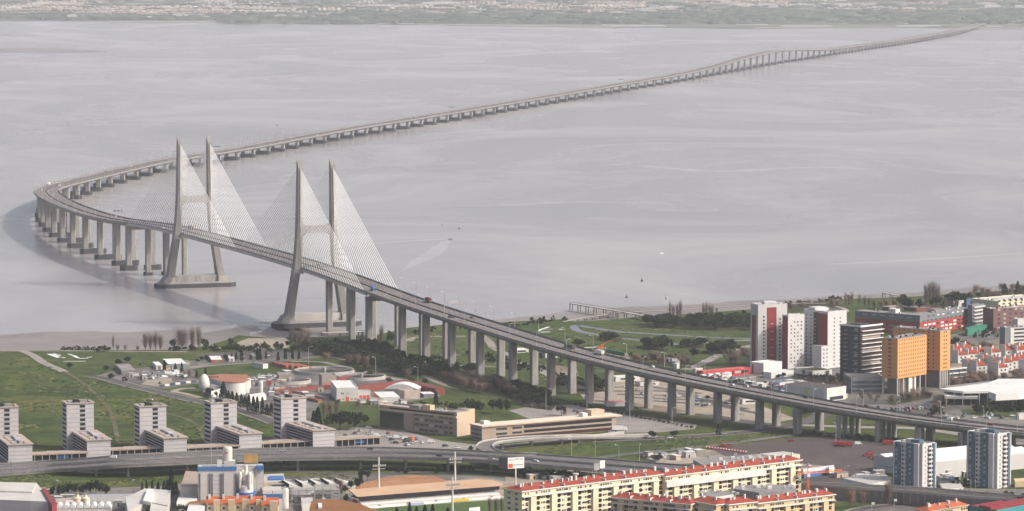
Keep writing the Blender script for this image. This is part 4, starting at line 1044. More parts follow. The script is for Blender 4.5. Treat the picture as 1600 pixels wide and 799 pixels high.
t, w, d, h = bldg('apartment_tower', 'stepped white apartment block with one red edge, middle of the three towers', 'tower', fit(1231, 577, 494.5, 1222.5, 1257, 35))
block(t, w, d, h, M_WT, M_GREYR, par=1.0); strip(t, 'L', w, d, d*.5, d*.9, h*.99, M_REDW)
wins(t, 'F', w, d, 13, 4, 1.3, 1.2, 1.5, 1.5, 3, 2.9, depth=.08, skip=lambda r,c: (r*7+c*3)%4 == 0); clutter(t, w, d, h, 5, 8, [M_WALLW])
t, w, d, h = bldg('apartment_tower', 'tall white apartment slab with dark and red strips, rightmost of the three towers', 'tower', fit(1293, 576, 489.5, 1255.5, 1323, 40))
block(t, w, d, h, M_WT, M_GREYR, par=1.2)
strip(t, 'L', w, d, d*.52, d*.19, h-.3, M_NAVY, .3); strip(t, 'L', w, d, d*.81, d*.36, h*.98, M_REDW, .5, h*.40)
wins(t, 'L', w, d, 14, 2, 1.2, 1.2, 1.0, d*.60, 3, 3.0, depth=.08); wins(t, 'F', w, d, 13, 2, 1.3, 1.2, 4, 4, 3, 3.1, depth=.08); wins(t, 'L', w, d, 13, 1, 2.0, .5, d*.45, d*.45, 3, 3.0, m=M_WT, depth=.7, name='balcony')
mb = MB(); mb.box(-9, -.01, -2, d*.30, -.2, h*.42, M_WT, M_GREYR); mb.build('low_wing', t); wins(t, 'F', 9, 8, 5, 2, 1.2, 1.4, 1, 1, 3, 3.2, base=(-9,-2,0), depth=.08)
roofbox(t, 1, d*.55, h, w*.6, d*.3, 3.2, M_WT, 'lift_house'); clutter(t, w, d, h, 6, 5, [M_WALLW])
t, w, d, h = bldg('apartment_tower', 'dark navy apartment tower with thin white balconies', 'tower', fit(1344, 598, 513, 1313, 1378, 45))
block(t, w, d, h, M_NAVY, M_GREYR, par=1.6, inset=1.0); mb = MB(); e=.5; mb.box(-e,w+e,-e,0,h+.7,h+1.9,M_WHITE); mb.box(-e,-.01,0,d+e,h+.7,h+1.9,M_WHITE); mb.build('white_rim', t)
for k in range(12):
    z = 3.4+k*(h-4.5)/11.5
    mb = MB(); mb.box(1, w+1.2, -1.5, 0, z, z+.5, M_WHITE if k%1==0 else M_PALE); mb.build('balcony', t)
    put(t, 'window_band', 'F', w, d, w*.5, z+1.8, w*.86, 1.7, .08, M_DKBR if k%3 else M_PINKR)
    mb = MB(); mb.box(-1.0, 0, d*.12, d*.34, z, z+.45, M_PALE); mb.build('balcony', t); mb = MB(); mb.box(-1.0, 0, d*.62, d*.8, z, z+.45, M_PALE); mb.build('balcony', t)
    put(t, 'window', 'L', w, d, d*.78, z+1.6, d*.16, 1.5, .08, M_PALE if k%2 else M_GLASS)
roofbox(t, 3, 4, h, w*.5, d*.4, 2.4, M_NAVY, 'lift_house')
M_ORG = mat('orange_render', (0.62,0.30,0.115), 0.85, 0.06, 0.05, 0.04); M_STILT = mat('brown_grey_concrete', (0.17,0.14,0.13), 0.85, 0.1, 0.1)
def orange(label, f, hb, faces):
    t, w, d, h = bldg('office_tower', label, 'tower', f)
    mb = MB(); mb.box(0, w, 0, d, hb, h, M_ORG, M_GREYR); mb.build('wall', t)
    mb = MB(); mb.box(.4, w-.4, .4, d-.4, h+.004, h+.5, M_GREYR); mb.build('roof', t); clutter(t, w, d, h+.5, 12, 4, [M_GREYR, M_OFFD, M_STEEL])
    mb = MB(); mb.box(w*.12, w*.35, 2, d-2, -.3, hb-.01, M_STILT); mb.build('core', t); mb = MB(); mb.box(w*.42, w*.7, 1.5, d-3, -.3, hb-.01, M_WALLW); mb.build('core', t)
    for q in np.linspace(.6, w-.6, 6):
        for y_ in (.6, d-.6): mb = MB(); mb.box(q-.5, q+.5, y_-.5, y_+.5, -.3, hb-.01, M_PALE if q < w*.9 else M_STILT); mb.build('column', t)
    for face, rows, cols, ww, u0, u1 in faces: wins(t, face, w, d, rows, cols, ww, 1.15, u0, u1, hb+2.2, (h-hb-3.2)/(rows-1)*.995, m=gl('brown_window', (0.12,0.055,0.04)), depth=.07)
    return t
orange('orange office tower on white columns, nearer of the two', fit(1402, 618, 530.5, 1378, 1448, 52), 12.5, (('F',10,12,1.1,1.5,1.2),('L',10,2,1.3,5.5,5.5)))
orange('orange office tower partly behind the nearer one', fit(1468.5, 607, 518, 1395, 1485, 50), 13.5, (('R',10,2,1.4,3,3),('L',10,8,1.2,4,4),('F',10,2,1.6,4,4)))
t, w, d, h = simple('glass_podium', 'low glass fronted podium left of the orange towers', 'building', fit(1330, 616, 592, 1318, 1382, 6), M_GREYR, M_PINKR)
for z in (2.4, 5.8, 9.0): put(t, 'window_band', 'F', w, d, w/2, z, w-1.5, 2.2, .08, M_GLASS_B); put(t, 'window_band', 'L', w, d, d/2, z, d-2, 2.2, .08, M_GLASS_B)
t, w, d, h = bldg('parking_deck', 'open building with three white slabs right of the orange towers', 'building', fit(1472, 598, 578, 1462, 1511, 40))
mb = MB(); mb.box(1, w-1, 1, d-1, -.2, h-1, M_GLASS_B); mb.build('glass_wall', t)
for k in range(3): mb = MB(); z = h*(k+1)/3-.9; mb.box(0, w, 0, d, z, z+.9, M_WROOF, M_PINKR); mb.build('slab', t)
for q in (.1,.4,.7,.95): mb = MB(); mb.box(w*q, w*q+.5, -.3, .2, 0, h-.95, M_STILT); mb.build('column', t)
# red and grey block
M_GRYC = mat('grey_blue_cladding', (0.17,0.175,0.195), .75, .08, .1)
t, w, d, h = bldg('apartment_block', 'long red brick block under a grey top storey with white window panels', 'apartment building', fit(1437, 524, 493, 1336, 1518, 52))
BR = mat('brick_red', (0.33,0.055,0.045), .85, .1, .2, .08); DP = 15.0
for nm, (x0,x1,y0,y1) in (('front', (0,w,0,DP)), ('side', (0,DP,DP+.02,d))):
    mb = MB(); mb.box(x0, x1, y0, y1, -.3, h*.64, BR); mb.build('brick_wall', t); mb = MB(); mb.box(x0-.1, x1+.1, y0-.1, y1+.01, h*.64+.004, h, M_GRYC, M_GREYR); mb.build('grey_top', t)
mb = MB(); mb.box(DP, w*.9, DP+8, d*.8, -.2, h*.45, M_PINKR, M_GREYR); mb.build('courtyard_wing', t)
wins(t, 'F', w, d, 3, 11, 4.6, 1.5, 6, 4, 2.3, 3.0, m=M_WHITE, m2=M_GLASS, mix=.22, depth=.08, skip=lambda r,c:(r*5+c*3)%7==0); wins(t, 'F', w, d, 1, 12, 3.6, .9, 3, 3, h*.68, 1, depth=.15); wins(t, 'F', w, d, 1, 9, 3.2, 1.1, 10, 3, h-1.8, 1, m=M_WHITE, m2=M_GLASS, mix=.4, depth=.15)
wins(t, 'L', w, d, 2, 6, 6, 1.2, 6, 6, 3.2, 3.4, m=M_PINKR, depth=.08); wins(t, 'L', w, d, 1, 6, 5, 1.0, 6, 6, h-2.5, 1, m=M_STEEL, depth=.15)
roofbox(t, 3, d*.40, h, 7, 7, 3.5, M_WALLW, 'roof_house'); roofbox(t, 30, 4, h, 14, 6, 2.5, M_GRYC, 'roof_house'); clutter(t, w, DP, h, 10, 6, [M_WALLW, M_GRYC, M_STEEL], 4, 2); clutter(t, DP, d, h, 6, 16, [M_WALLW, M_GRYC], 2, 14)
t, w, d, h = simple('apartment_block', 'grey block with stacked white balconies at the end of the red building', 'apartment building', fit(1519, 514, 478, 1512, 1537, 55), M_GRYC, M_GREYR)
for k in range(6): mb = MB(); z = 2+k*h/6.3; mb.box(2, w+1, -1.4, 0, z, z+1.0, M_WALLW); mb.build('balcony', t)
t, w, d, h = simple('apartment_block', 'brown brick block with cream roofs at the right edge', 'apartment building', fit(1552, 518, 484, 1536, 1640, 30), mat('purple_brown_brick', (0.18,0.10,0.095), .85, .1, .2), M_PINKR, cl=9)
wins(t, 'F', w, d, 7, 9, 2.4, 1.5, 3, 3, 3, 3.9, m=M_BLIND, m2=M_GLASS, mix=.5)
t, w, d, h = simple('apartment_block', 'cream roofed block behind the brown brick one', 'apartment building', fit(1560, 492, 472, 1518, 1640, 36), M_CREAM, M_METAL, cl=16, seed=9)
wins(t, 'F', w, d, 4, 8, 3, 1.5, 3, 3, 3, 3.4)
t, w, d, h = simple('apartment_block', 'low white block with railings near the shore at the right edge', 'apartment building', fit(1566, 472, 464, 1560, 1640, 22), M_WALLW, M_METAL, cl=4); wins(t, 'F', w, d, 1, 8, 3, 1.6, 3, 3, 2.2, 3)
t, w, d, h = simple('apartment_block', 'grey and white block with horizontal window strips at the right edge', 'apartment building', fit(1570, 556, 513, 1562, 1640, 25), M_GRYC, M_GREYR, cl=6)
mb = MB(); mb.box(w*.12, w, -.3, 0, 0, h, M_WALLW); mb.build('white_front', t)
for k in range(7): put(t, 'window_band', 'F', w, d, w*.55, 3+k*3.1, w*.7, 1.4, .45, M_GLASS)
t, w, d, h = simple('glass_box', 'pale block with a blue glass centre behind the striped one', 'building', fit(1590, 520, 500, 1582, 1640, 25), M_WALLW, M_GREYR); put(t, 'window', 'F', w, d, 14, h*.6, 14, h*.5, .1, M_GLASS_B)
for i, (x, yb, yt, xl, xr, m, lb) in enumerate(((1390,487,481,1378,1412,M_PINKR,'low brown roofed shed in the park'),(1490,479,472,1470,1498,M_PINKR,'brown pavilion in the park by the evergreen'),(1497,480,472,1492,1512,M_WALLW,'white walled pavilion by the blue block'),(1510,482,468,1506,1526,mat('blue_cladding',(0.08,0.13,0.20),.6),'dark blue block behind the red building'),(1432,487,483,1400,1470,M_REDST,'thin red roofed row behind the red block'))):
    t, w, d, h = simple('pavilion', lb, 'building', fit(x, yb, yt, xl, xr, 35), m, M_GREYR if i != 2 else M_WROOF); put(t, 'door', 'F', w, d, w/2, h*.4, min(3, w*.4), h*.7, .07, M_GLASS)
pxprism('green_screen', 'green netted sports court beside the red building', 'sports court', [(1508,512),(1545,504),(1548,505.5),(1512,515)], G+6, mat('green_netting', (0.03,0.17,0.11), .8), None)
pxprism('green_screen', 'green hoarding below the orange crane', 'hoarding', [(947,545),(976,551),(976,551.5),(947,545.6)], G+3, mat('green_netting', (0.03,0.17,0.11), .8), None)
# terraced houses with sloping red roofs
def house(label, x, y, yaw, w=9, d=9, h=6.5, group=None, roofm=None, wall=None):
    p = W(x, y, G); t = thing('terraced_house', label, 'house', (p.x, p.y, G), R(yaw), group)
    mb = MB(); i = mb.mi(wall or M_WALLW); mb.v += [(0,0,-.2),(w,0,-.2),(w,d,-.2),(0,d,-.2),(0,0,h),(w,0,h),(w,d,h+3.2),(0,d,h+3.2)]
    for f in ((0,1,5,4),(1,2,6,5),(2,3,7,6),(3,0,4,7)): mb.f.append(f); mb.m.append(i)
    mb.build('wall', t)
    mb = MB(); i = mb.mi(roofm or M_RTILE); b = len(mb.v); sl = 3.2/d
    mb.v += [(.25,-.5,h-.5*sl+.05),(w-.25,-.5,h-.5*sl+.05),(w-.25,d,h+3.25),(.25,d,h+3.25),(.25,-.5,h-.5*sl+.25),(w-.25,-.5,h-.5*sl+.25),(w-.25,d,h+3.45),(.25,d,h+3.45)]
    for f in ((0,3,2,1),(4,5,6,7),(0,1,5,4),(1,2,6,5),(2,3,7,6),(3,0,4,7)): mb.f.append(f); mb.m.append(i)
    mb.build('roof', t)
    mb = MB(); mb.box(-.25,.24,-.2,d+.1,-.2,h+3.9,wall or M_WALLW); mb.build('party_wall', t)
    for u, z in ((.3,4.6),(.7,4.6),(.3,1.7),(.7,1.7)): put(t, 'window', 'F', w, d, w*u, z, 1.6, 1.4, .06, M_GLASS)
    mb = MB(); mb.box(w*.6,w*.6+1,d*.6,d*.6+1,h+2.2,h+4.6,M_WHITE); mb.build('chimney', t)
    return t
hp = [(1490,560),(1497,568),(1506,557),(1513,566),(1527,563),(1549,564),(1571,560),(1589,560),(1597,556),(1536,576),(1552,578),(1568,580),(1580,577),(1592,574),(1606,572),(1512,583),(1526,585),(1560,588),(1601,584)]
for i, (x, y) in enumerate(hp):
    house('white terraced house with a sloping red roof behind the bare trees', x, y, 20+(i%3)*6, 10, 10, 7, 'red roofed terraced houses right of the orange towers')
# shopping hall with white roof
t, c = pxprism('shopping_hall', 'wide hall with a white folded roof and glass front at the right edge', 'shopping centre', [(1476,611),(1560,608),(1640,606),(1660,596),(1560,594),(1478,603)], G+8, M_GLASS_B, M_GREYR, part_name='glass_wall')
def pxpart(t, c, px, z0, z1, m, nm, top=None):
    P = [W(a, b, z1) for a, b in px]; mb = MB(); mb.prism([(p.x-c.x, p.y-c.y) for p in P], z0-G, z1-G, m, top=top); return mb.build(nm, t)
pxpart(t, c, [(1467,607.5),(1505,612),(1556,611),(1572,604),(1600,600),(1650,597),(1650,592),(1560,592),(1545,598),(1500,604)], G+9.0, G+10.6, M_WROOF, 'roof')
pxpart(t, c, [(1545,612),(1580,603),(1660,599),(1660,604),(1592,614),(1556,616)], G+7, G+12, M_WROOF, 'roof')
pxpart(t, c, [(1476,616),(1528,618),(1528,620),(1476,619)], G+5, G+7, M_WALLW, 'canopy')
for k in range(9): 
    p = W(1478+k*13, 634-(k%2), G); mb = MB(); mb.tube((p.x-c.x, p.y-c.y, 0), (p.x-c.x, p.y-c.y, 9.5), .35, M_PALE, 6); mb.build('column', t)
for k in range(6): 
    p = W(1530+k*14, 600-k*.6, G+11); mb = MB(); mb.box(p.x-c.x-1.2, p.x-c.x+1.2, p.y-c.y-1, p.y-c.y+1, 9, 10.6, M_STEEL); mb.build('roof_unit', t)
simple('site_cabin', 'white trailer shed at the right edge beside the bridge deck', 'shed', fit(1592, 656, 646, 1588, 1640, 20), M_WALLW, M_GREYR, par=0)
# under the bridge
simple('pavilion', 'small white building with a pink roof among the bridge columns', 'building', fit(948, 636, 629, 944, 976, 10), M_WALLW, mat('pink_roof', (0.42,0.12,0.14), .8, .1, .1), par=0)
for i, (x, yb, yt, xl, xr, lb) in enumerate(((962,597,589,955,1000,'white low building seen between two bridge columns'),(1000,604,598,992,1030,'pale flat shed seen under the deck'),(852,560,552,838,872,'white flat building seen under the deck near the river'),(1160,632,624,1140,1185,'white round edged hall seen under the deck'),(805,552,547,796,826,'white low wall building in the park under the deck'))):
    t, w, d, h = simple('low_building', lb, 'building', fit(x, yb, yt, xl, xr, 20), M_WALLW, M_WROOF if i%2 == 0 else M_GREYR, par=0); put(t, 'window_band', 'F', w, d, w/2, h*.5, w*.6, 1.3, .07, M_GLASS)
# ------------------------------------------------------------------ foreground, left
t, c = pxprism('warehouse', 'large pale roofed warehouse at the bottom left edge', 'warehouse', [(-90,751.5),(57,754.5),(81,784),(48,783),(-90,777)], 15, M_OFF, M_METAL)
pxpart(t, c, [(-90,764),(50,768.5),(57,754.5),(-90,751.5)], 15.05, 16.0, M_METAL, 'roof_ridge')
pxpart(t, c, [(65,763),(71,762.5),(89,788.5),(81,790)], 9, 16.2, mat('red_gable', (0.22,0.035,0.035), .7, .06, .1), 'red_gable')
for k in range(6): q = W(-30+k*20, 791, 8); mb = MB(); mb.box(q.x-c.x-1.2, q.x-c.x+1.2, q.y-c.y-.1, q.y-c.y+.1, 3, 4.6, M_GLASS); mb.build('window', t)
t, c = pxprism('warehouse', 'cream pitched warehouse with a bright ridge at lower left', 'warehouse', [(196,778),(226,763.5),(267,766),(262,790),(232,784),(200,800)], 13, M_METAL, M_METAL)
pxpart(t, c, [(231,763.5),(240,764),(236,785),(223,782)], 13.02, 15.2, M_WROOF, 'roof_ridge'); pxpart(t, c, [(236,785),(262,790),(262,806),(234,800)], 8, 12.4, M_METAL, 'lean_to')
t, c = pxprism('workshop', 'long white workshop with red openings behind the silos', 'building', [(112,776),(140,772.5),(216,771.5),(214,776),(140,777)], 9, M_WALLW, M_STEEL)
for k in range(9): q = W(143+k*7.6, 779, 6); mb = MB(); mb.box(q.x-c.x-1.1, q.x-c.x+1.1, q.y-c.y-.6, q.y-c.y+.5, .3, 4.6, M_REDST if k%3 == 0 else M_OFFD); mb.build('opening', t)
t, c = pxprism('workshop', 'low beige yard building left of the cream silos', 'building', [(86,779),(112,777.5),(116,788),(90,790)], 7, M_BEIGE, M_PINKR)
for i, x in enumerate((121.5, 134)):
    lathe_thing('silo', 'cream silo with a flat top, %s of the pair' % ('left' if i == 0 else 'right'), 'silo', x, 797, [('shell', [(2.5,-.2),(2.5,7.4)], M_CREAM), ('cap', [(2.6,7.41),(1.0,8.1),(.8,9.3)], M_CREAM), ('rail', [(.3,9.3),(.3,11)], M_STEEL)], 20)
p = W(76, 806, G); t = thing('vaulted_shed', 'shed with a row of small white barrel vaults at the bottom edge', 'shed', (p.x, p.y, G), R(4))
mb = MB(); mb.box(0, 38, 0, 12, -.2, 4.5, M_WALLW); mb.build('wall', t)
for k in range(9):
    mb = MB(); i = mb.mi(M_WROOF); n = 8; x0 = k*4.2
    for q in range(n+1):
        a = PI*q/n; mb.v += [(x0+2.1-1.9*math.cos(a), -.3, 4.5+2.2*math.sin(a)), (x0+2.1-1.9*math.cos(a), 12.2, 4.5+2.2*math.sin(a))]
    for q in range(n): mb.f.append((2*q,2*q+1,2*q+3,2*q+2)); mb.m.append(i)
    mb.f.append(tuple(2*q for q in range(n+1))); mb.m.append(i); mb.build('vault', t)
# mill
M_MILL = mat('mill_grey_render', (0.52,0.50,0.48), .85, .08, .08, .05); M_BLUE = mat('mill_blue', (0.055,0.15,0.36), .6, .08, .1)
t, w, d, h = bldg('mill', 'grey mill with a blue band, dark ribs and a round white tower', 'mill', fit(310, 797, 732, 307.5, 369, 5)); d = 17
mb = MB(); mb.box(0, w, 0, d, -.3, h, M_MILL, M_PALE); mb.build('wall', t)
mb = MB(); mb.box(-.3, w+.3, -.3, 0, h-1.6, h+.9, M_BLUE); mb.box(-.3, -.001, 0, d+.3, h-1.6, h+.9, M_BLUE); mb.build('blue_band', t)
for u in (.045, .30, .37, .60, .66, .985): put(t, 'rib', 'F', w, d, w*u, h/2-1.5, .45, h-3.5, .5, mat('dark_blue_rib', (0.05,0.07,0.13), .7))
for k in range(8): put(t, 'joint', 'F', w, d, w*.48, 2+k*2.7, w*.2, .12, .06, M_GREYR)
roofbox(t, w*.68, 2, h, w*.3, 6, 4.0, M_MILL, 'penthouse'); roofbox(t, w*.5, 2.5, h, w*.14, 4, 4.6, M_WALLW, 'roof_house'); roofbox(t, w*.1, 3, h, w*.28, .3, 1.2, M_STEEL, 'rail')
mb = MB(); mb.lathe([(2.9,h+4.01),(2.9,h+11.6),(2.4,h+12.4)], M_TANK, 24, w*.78, 5); mb.build('roof_tank', t)
mb = MB(); mb.box(w*.78-1.6, w*.78+.2, 1.9, 2.15, h+8.6, h+9.6, mat('red_lettering', (0.6,0.06,0.05), .6)); mb.build('red_mark', t)
mb = MB(); mb.tube((w*.36,3,h),(w*.36,3,h+14),.14,M_STEEL,6); mb.build('mast', t)
x0 = w+.2; TX = x0+5.8
mb = MB(); mb.box(x0, x0+16.5, 6, d, -.3, h, M_MILL, M_PALE); mb.build('rear_wall', t); mb = MB(); mb.box(x0+12, x0+16.8, 2, 5.99, h-2, h+.6, M_BLUE); mb.build('blue_band', t)
for q in (12.2, 16.3): mb = MB(); mb.box(x0+q, x0+q+.4, 2.4, 2.8, -.3, h-2.01, M_STEEL); mb.build('frame_post', t)
for z in range(3, 22, 4): mb = MB(); mb.box(x0+12.61, x0+16.29, 2.4, 2.7, z, z+.4, M_STEEL); mb.build('frame_beam', t)
mb = MB(); mb.lathe([(5.9,-.2),(5.9,1.2)], M_BLUE, 28, TX, 2); mb.build('blue_band', t)
mb = MB(); mb.lathe([(5.0,1.21),(5.2,7.0)], M_TANK, 28, TX, 2); mb.build('drum', t)
mb = MB(); mb.lathe([(6.2,7.01),(6.2,10.6)], M_BLUE, 28, TX, 2); mb.build('blue_band', t)
mb = MB(); mb.lathe([(4.6,10.61),(4.2,14.2),(2.6,15.4),(2.0,17.5)], M_TANK, 24, TX, 2); mb.build('cone', t)
mb = MB(); mb.lathe([(3.2,17.51),(2.4,20.6),(1.3,23.2),(1.0,27)], M_TANK, 20, TX, 2); mb.build('cyclone', t)
for a in range(4):
    xx, yy = TX+4.2*math.cos(a*PI/2+.5), 2+4.2*math.sin(a*PI/2+.5); mb = MB(); mb.lathe([(1.0,13),(1.3,22),(.8,23.5)], M_TANK, 12, xx, yy); mb.build('pipe', t)
mb = MB(); mb.box(TX-1, TX+7.5, 5, 5.5, h+2.2, h+7.5, mat('ochre_panel', (0.44,0.27,0.10), .8, .2, .4)); mb.build('ochre_panel', t)
for q in (-.8, 7): mb = MB(); mb.box(TX+q, TX+q+.4, 5.6, 6, h-.1, h+7, M_STEEL); mb.build('frame_post', t)
t, c = pxprism('mill_annex', 'brown flat roofed annex left of the striped mill', 'building', [(290,736),(309,737),(309,760),(282,761)], 16, M_PALE, M_TAN); pxprism('mill_annex', 'white stepped annex at the foot of the striped mill', 'building', [(284,763),(308,763),(308,780),(276,784)], 10, M_WALLW, M_WALLW)
# sawtooth shed
p = W(452, 772, G); t = thing('sawtooth_shed', 'cream sawtooth roofed factory shed', 'factory', (p.x, p.y, G), R(16))
for k in range(5):
    mb = MB(); i = mb.mi(M_METAL); g_ = mb.mi(M_OFFD); x = k*8.6; D = 22
    mb.v += [(x,0,-.2),(x+8.6,0,-.2),(x+8.6,D,-.2),(x,D,-.2),(x,0,6.2),(x+8.6,0,3.6),(x+8.6,D,3.6),(x,D,6.2)]
    for f, q in (((0,1,5,4),i),((1,2,6,5),i),((2,3,7,6),i),((3,0,4,7),g_),((4,5,6,7),i)): mb.f.append(f); mb.m.append(q)
    mb.build('roof_bay', t)
t, c = pxprism('factory_yard_shed', 'low beige shed with a blue panel beside the sawtooth factory', 'shed', [(403,742),(443,740),(446,752),(404,754)], 8, M_BEIGE, M_PALE); pxpart(t, c, [(420,743.5),(443,743.5),(443.5,748.5),(420,749)], 8.02, 8.8, M_BLUE, 'blue_roof')
t, w, d, h = bldg('tank_house', 'white tank house with a blue band below the sawtooth factory', 'factory', fit(411, 799, 767, 409, 441, 6)); block(t, w, d, h, M_WALLW, M_PALE, par=0)
put(t, 'blue_band', 'F', w, d, w/2, h-3.4, w+.4, 2.6, .25, M_BLUE); put(t, 'joint', 'F', w, d, w/2, h-1, .4, 2, .1, M_GREYR)
lathe_thing('silo', 'white silo beside the blue banded tank house', 'silo', 446, 795, [('shell', [(2.0,-.2),(2.0,12.0),(1.6,12.6)], M_TANK), ('pipe', [(.3,12.6),(.3,14)], M_STEEL)], 18)
lathe_thing('silo', 'short grey silo in the pipe yard', 'silo', 505, 796, [('shell', [(2.2,-.2),(2.2,6.0),(.4,7.4)], M_STEEL), ('pipe', [(.25,7.4),(.25,9)], M_STEEL)], 18)
def rack(label, x, y, nx, ny, nz, sx, sy, sz, yaw, tanks):
    p = W(x, y, G); t = thing('pipe_rack', label, 'pipe rack', (p.x, p.y, G), R(yaw))
    for i in range(nx+1):
        for j in range(ny+1): mb = MB(); mb.box(i*sx-.15,i*sx+.15,j*sy-.15,j*sy+.15,0,nz*sz,M_STEEL); mb.build('post', t)
    for k in range(1, nz+1):
        for j in range(ny+1): mb = MB(); mb.box(-.3,nx*sx+.3,j*sy+.16,j*sy+.4,k*sz-.3,k*sz,M_STEEL); mb.build('beam', t)
        mb = MB(); mb.box(0,nx*sx,.5,ny*sy-.1,k*sz-.55,k*sz-.42,M_GREYR if k < nz else M_PALE); mb.build('grating', t)
    r = random.Random(x)
    for q in range(tanks):
        m = r.choice([M_TANK, M_REDST, M_STEEL, M_WALLW]); a, b = r.uniform(1.5,nx*sx-1.5), r.uniform(1.5,ny*sy-1); mb = MB(); mb.lathe([(1.1,.1),(1.1,sz*.8)], m, 12, a, b); mb.build('vessel', t)
rack('steel pipe rack with red vessels right of the tank house', 455, 786, 6, 2, 2, 5, 4, 4, 5, 9)
rack('steel pipe rack under the sawtooth factory', 420, 769, 7, 1, 1, 5, 5, 5, 6, 8)
rack('tall steel frame at the edge of the brown roof', 492, 790, 3, 2, 3, 5, 4, 4, 5, 5)
t, c = pxprism('factory_building', 'white flat block among the pipes', 'building', [(470,778),(488,777),(490,786),(472,787)], 8, M_WALLW, M_PALE)
t, c = pxprism('factory_building', 'grey roofed block among the pipes', 'building', [(456,768),(486,766),(486,771),(456,773)], 6, M_WALLW, M_GREYR)
M_RUST = mat('brown_metal_roof', (0.22,0.095,0.03), .7, .14, .06, .05)
t, c = pxprism('brown_roof_hall', 'hall with a curved rusty brown roof at the bottom edge', 'hall', [(486,784),(500,779.5),(535,781),(560,787),(595,800),(620,812),(480,812)], 14, M_PALE, M_RUST)
pxpart(t, c, [(497,786),(503,786),(503,793),(497,793)], 14.02, 15, M_WALLW, 'roof_light')
# orange roofed houses
for i, (x, y, wd, lb) in enumerate(((323,799,8.5,'left'),(345,799,9,'second'),(367,798,9,'third'),(389,799,9,'fourth'),(409,801,10,'rightmost'))):
    p = W(x, y+7, G); t = thing('orange_roof_house', 'cream house with a bright orange pitched roof, %s in the row below the mill' % lb, 'house', (p.x, p.y, G), R(2)); H = 7
    mb = MB(); mb.box(0, wd, 0, 11, -.2, H, M_CREAM); mb.build('wall', t)
    mb = MB(); q = mb.mi(M_OTILE); mb.v += [(-.4,-.6,H-.1),(wd+.2,-.6,H-.1),(wd+.2,11.5,H-.1),(-.4,11.5,H-.1),(-.4,5.5,H+4.2),(wd+.2,5.5,H+4.2)]
    for f in ((0,1,5,4),(2,3,4,5),(1,2,5),(3,0,4),(0,3,2,1)): mb.f.append(f); mb.m.append(q)
    mb.build('roof', t); mb = MB(); mb.box(wd*.1, wd*.1+1.4, 3, 5, H, H+5.4, M_WALLW); mb.build('chimney', t)
    mb = MB(); mb.box(wd*.5, wd-.4, -2.2, -.61, -.2, H+3.0, M_CREAM2, M_WHITE); mb.build('stair_turret', t)
    for u in (.2,.7): put(t, 'window', 'F', wd, 11, wd*u, 4.6, 1.4, 1.3, .06, M_GLASS)
t, c = pxprism('low_building', 'white low building with a brown strip roof at the foot of the mill', 'building', [(297,781),(330,780.5),(332,787),(295,787.5)], 9, M_WALLW, M_RUST); t, c = pxprism('low_building', 'white flat roofed building at the bottom edge left of the orange houses', 'building', [(294,790),(320,789),(320,800),(292,801)], 9, M_WALLW, M_WALLW)
# ------------------------------------------------------------------ stadium
rz = G+6.5
t, c = pxprism('stadium_stand', 'long football stand with a sandy roof and white seating', 'grandstand', [(545,765.5),(600,760),(700,752.5),(745,749),(770,750.5),(786,756),(786,758),(780,759.7),(560,776.5),(556,775)], rz, M_SAND, ground_material('sandy_roof', [(0.3,(0.44,0.29,0.18)),(0.7,(0.54,0.37,0.24))], 0.03, 0.3, 0.06), zb=rz-.5, part_name='roof')
a, b = W(561,776.8,rz), W(780,760,rz); dr = (b-a); L = dr.length; dr.normalize(); nr = Vector((dr.y, -dr.x, 0)); gz = -(rz-.5-G)
def sp(u, o): q = a+dr*u+nr*o; return (q.x-c.x, q.y-c.y)
def spr(nm, u0, u1, o0, o1, z0, z1, m): mb = MB(); mb.prism([sp(u0,o0), sp(u1,o0), sp(u1,o1), sp(u0,o1)], z0, z1, m); mb.build(nm, t)
spr('fascia', 0, L, -.5, .3, -1.6, .49, M_OFFD); spr('rear_wall', 1, L-1, -15, -14.5, gz, -.6, M_STILT)
for k in range(18): spr('roof_post', 1+k*(L-2)/17, 1.4+k*(L-2)/17, -1.4, -1.0, gz+3.4, -1.61, M_STEEL)
for k in range(9): spr('seating_tier', 1, L-1, -5+k*1.3, -5+(k+1)*1.3, gz, gz+4.2-k*.42, M_WALLW if k % 3 else M_PALE)
for k in range(5): spr('stair', L*(.1+.2*k), L*(.1+.2*k)+1.6, 6.72, 6.9, gz+.1, gz+1.9, M_STILT)
spr('front_wall', 0, L, 7.0, 7.3, gz, gz+1.1, M_WHITE)
spr('advert_panel', L*.63, L*.74, 7.4, 7.7, gz, gz+1.6, mat('yellow_advert', (0.6,0.42,0.03), .6)); spr('advert_panel', L*.30, L*.42, 7.4, 7.7, gz, gz+1.4, mat('pale_blue_advert', (0.3,0.4,0.55), .6))
spr('red_end_sign', -2.4, -2.0, -4, 3, gz+1.5, gz+5, M_REDST); spr('end_wall', -1, -.5, -14, 0, gz, -.7, M_WALLW)
pxprism('goal_board', 'white board standing on the football pitch', 'board', [(733,794),(750,792),(750,792.5),(733,794.6)], 7, M_WHITE)
def floodlight(label, x, yb, yt):
    p = W(x, yb, G); z = zat(p, yt)-G; t = thing('floodlight_mast', label, 'floodlight', (p.x, p.y, G), R(20))
    mb = MB(); mb.tube((0,0,0),(0,0,z),.75,M_TANK,10,r2=.45); mb.build('mast', t)
    for k, f in enumerate((.62,.68,.74)): 
        if k < 2: mb = MB(); mb.box(-4.2,4.2,-.6,.6,z*.7+k*1.6,z*.7+k*1.6+.25,M_STEEL); mb.build('platform', t)
    for k in range(6): mb = MB(); mb.box(-4+k*1.5,-3.1+k*1.5,-.9,-.3,z*.7+1.9,z*.7+2.9,M_STEEL); mb.build('lamp', t)
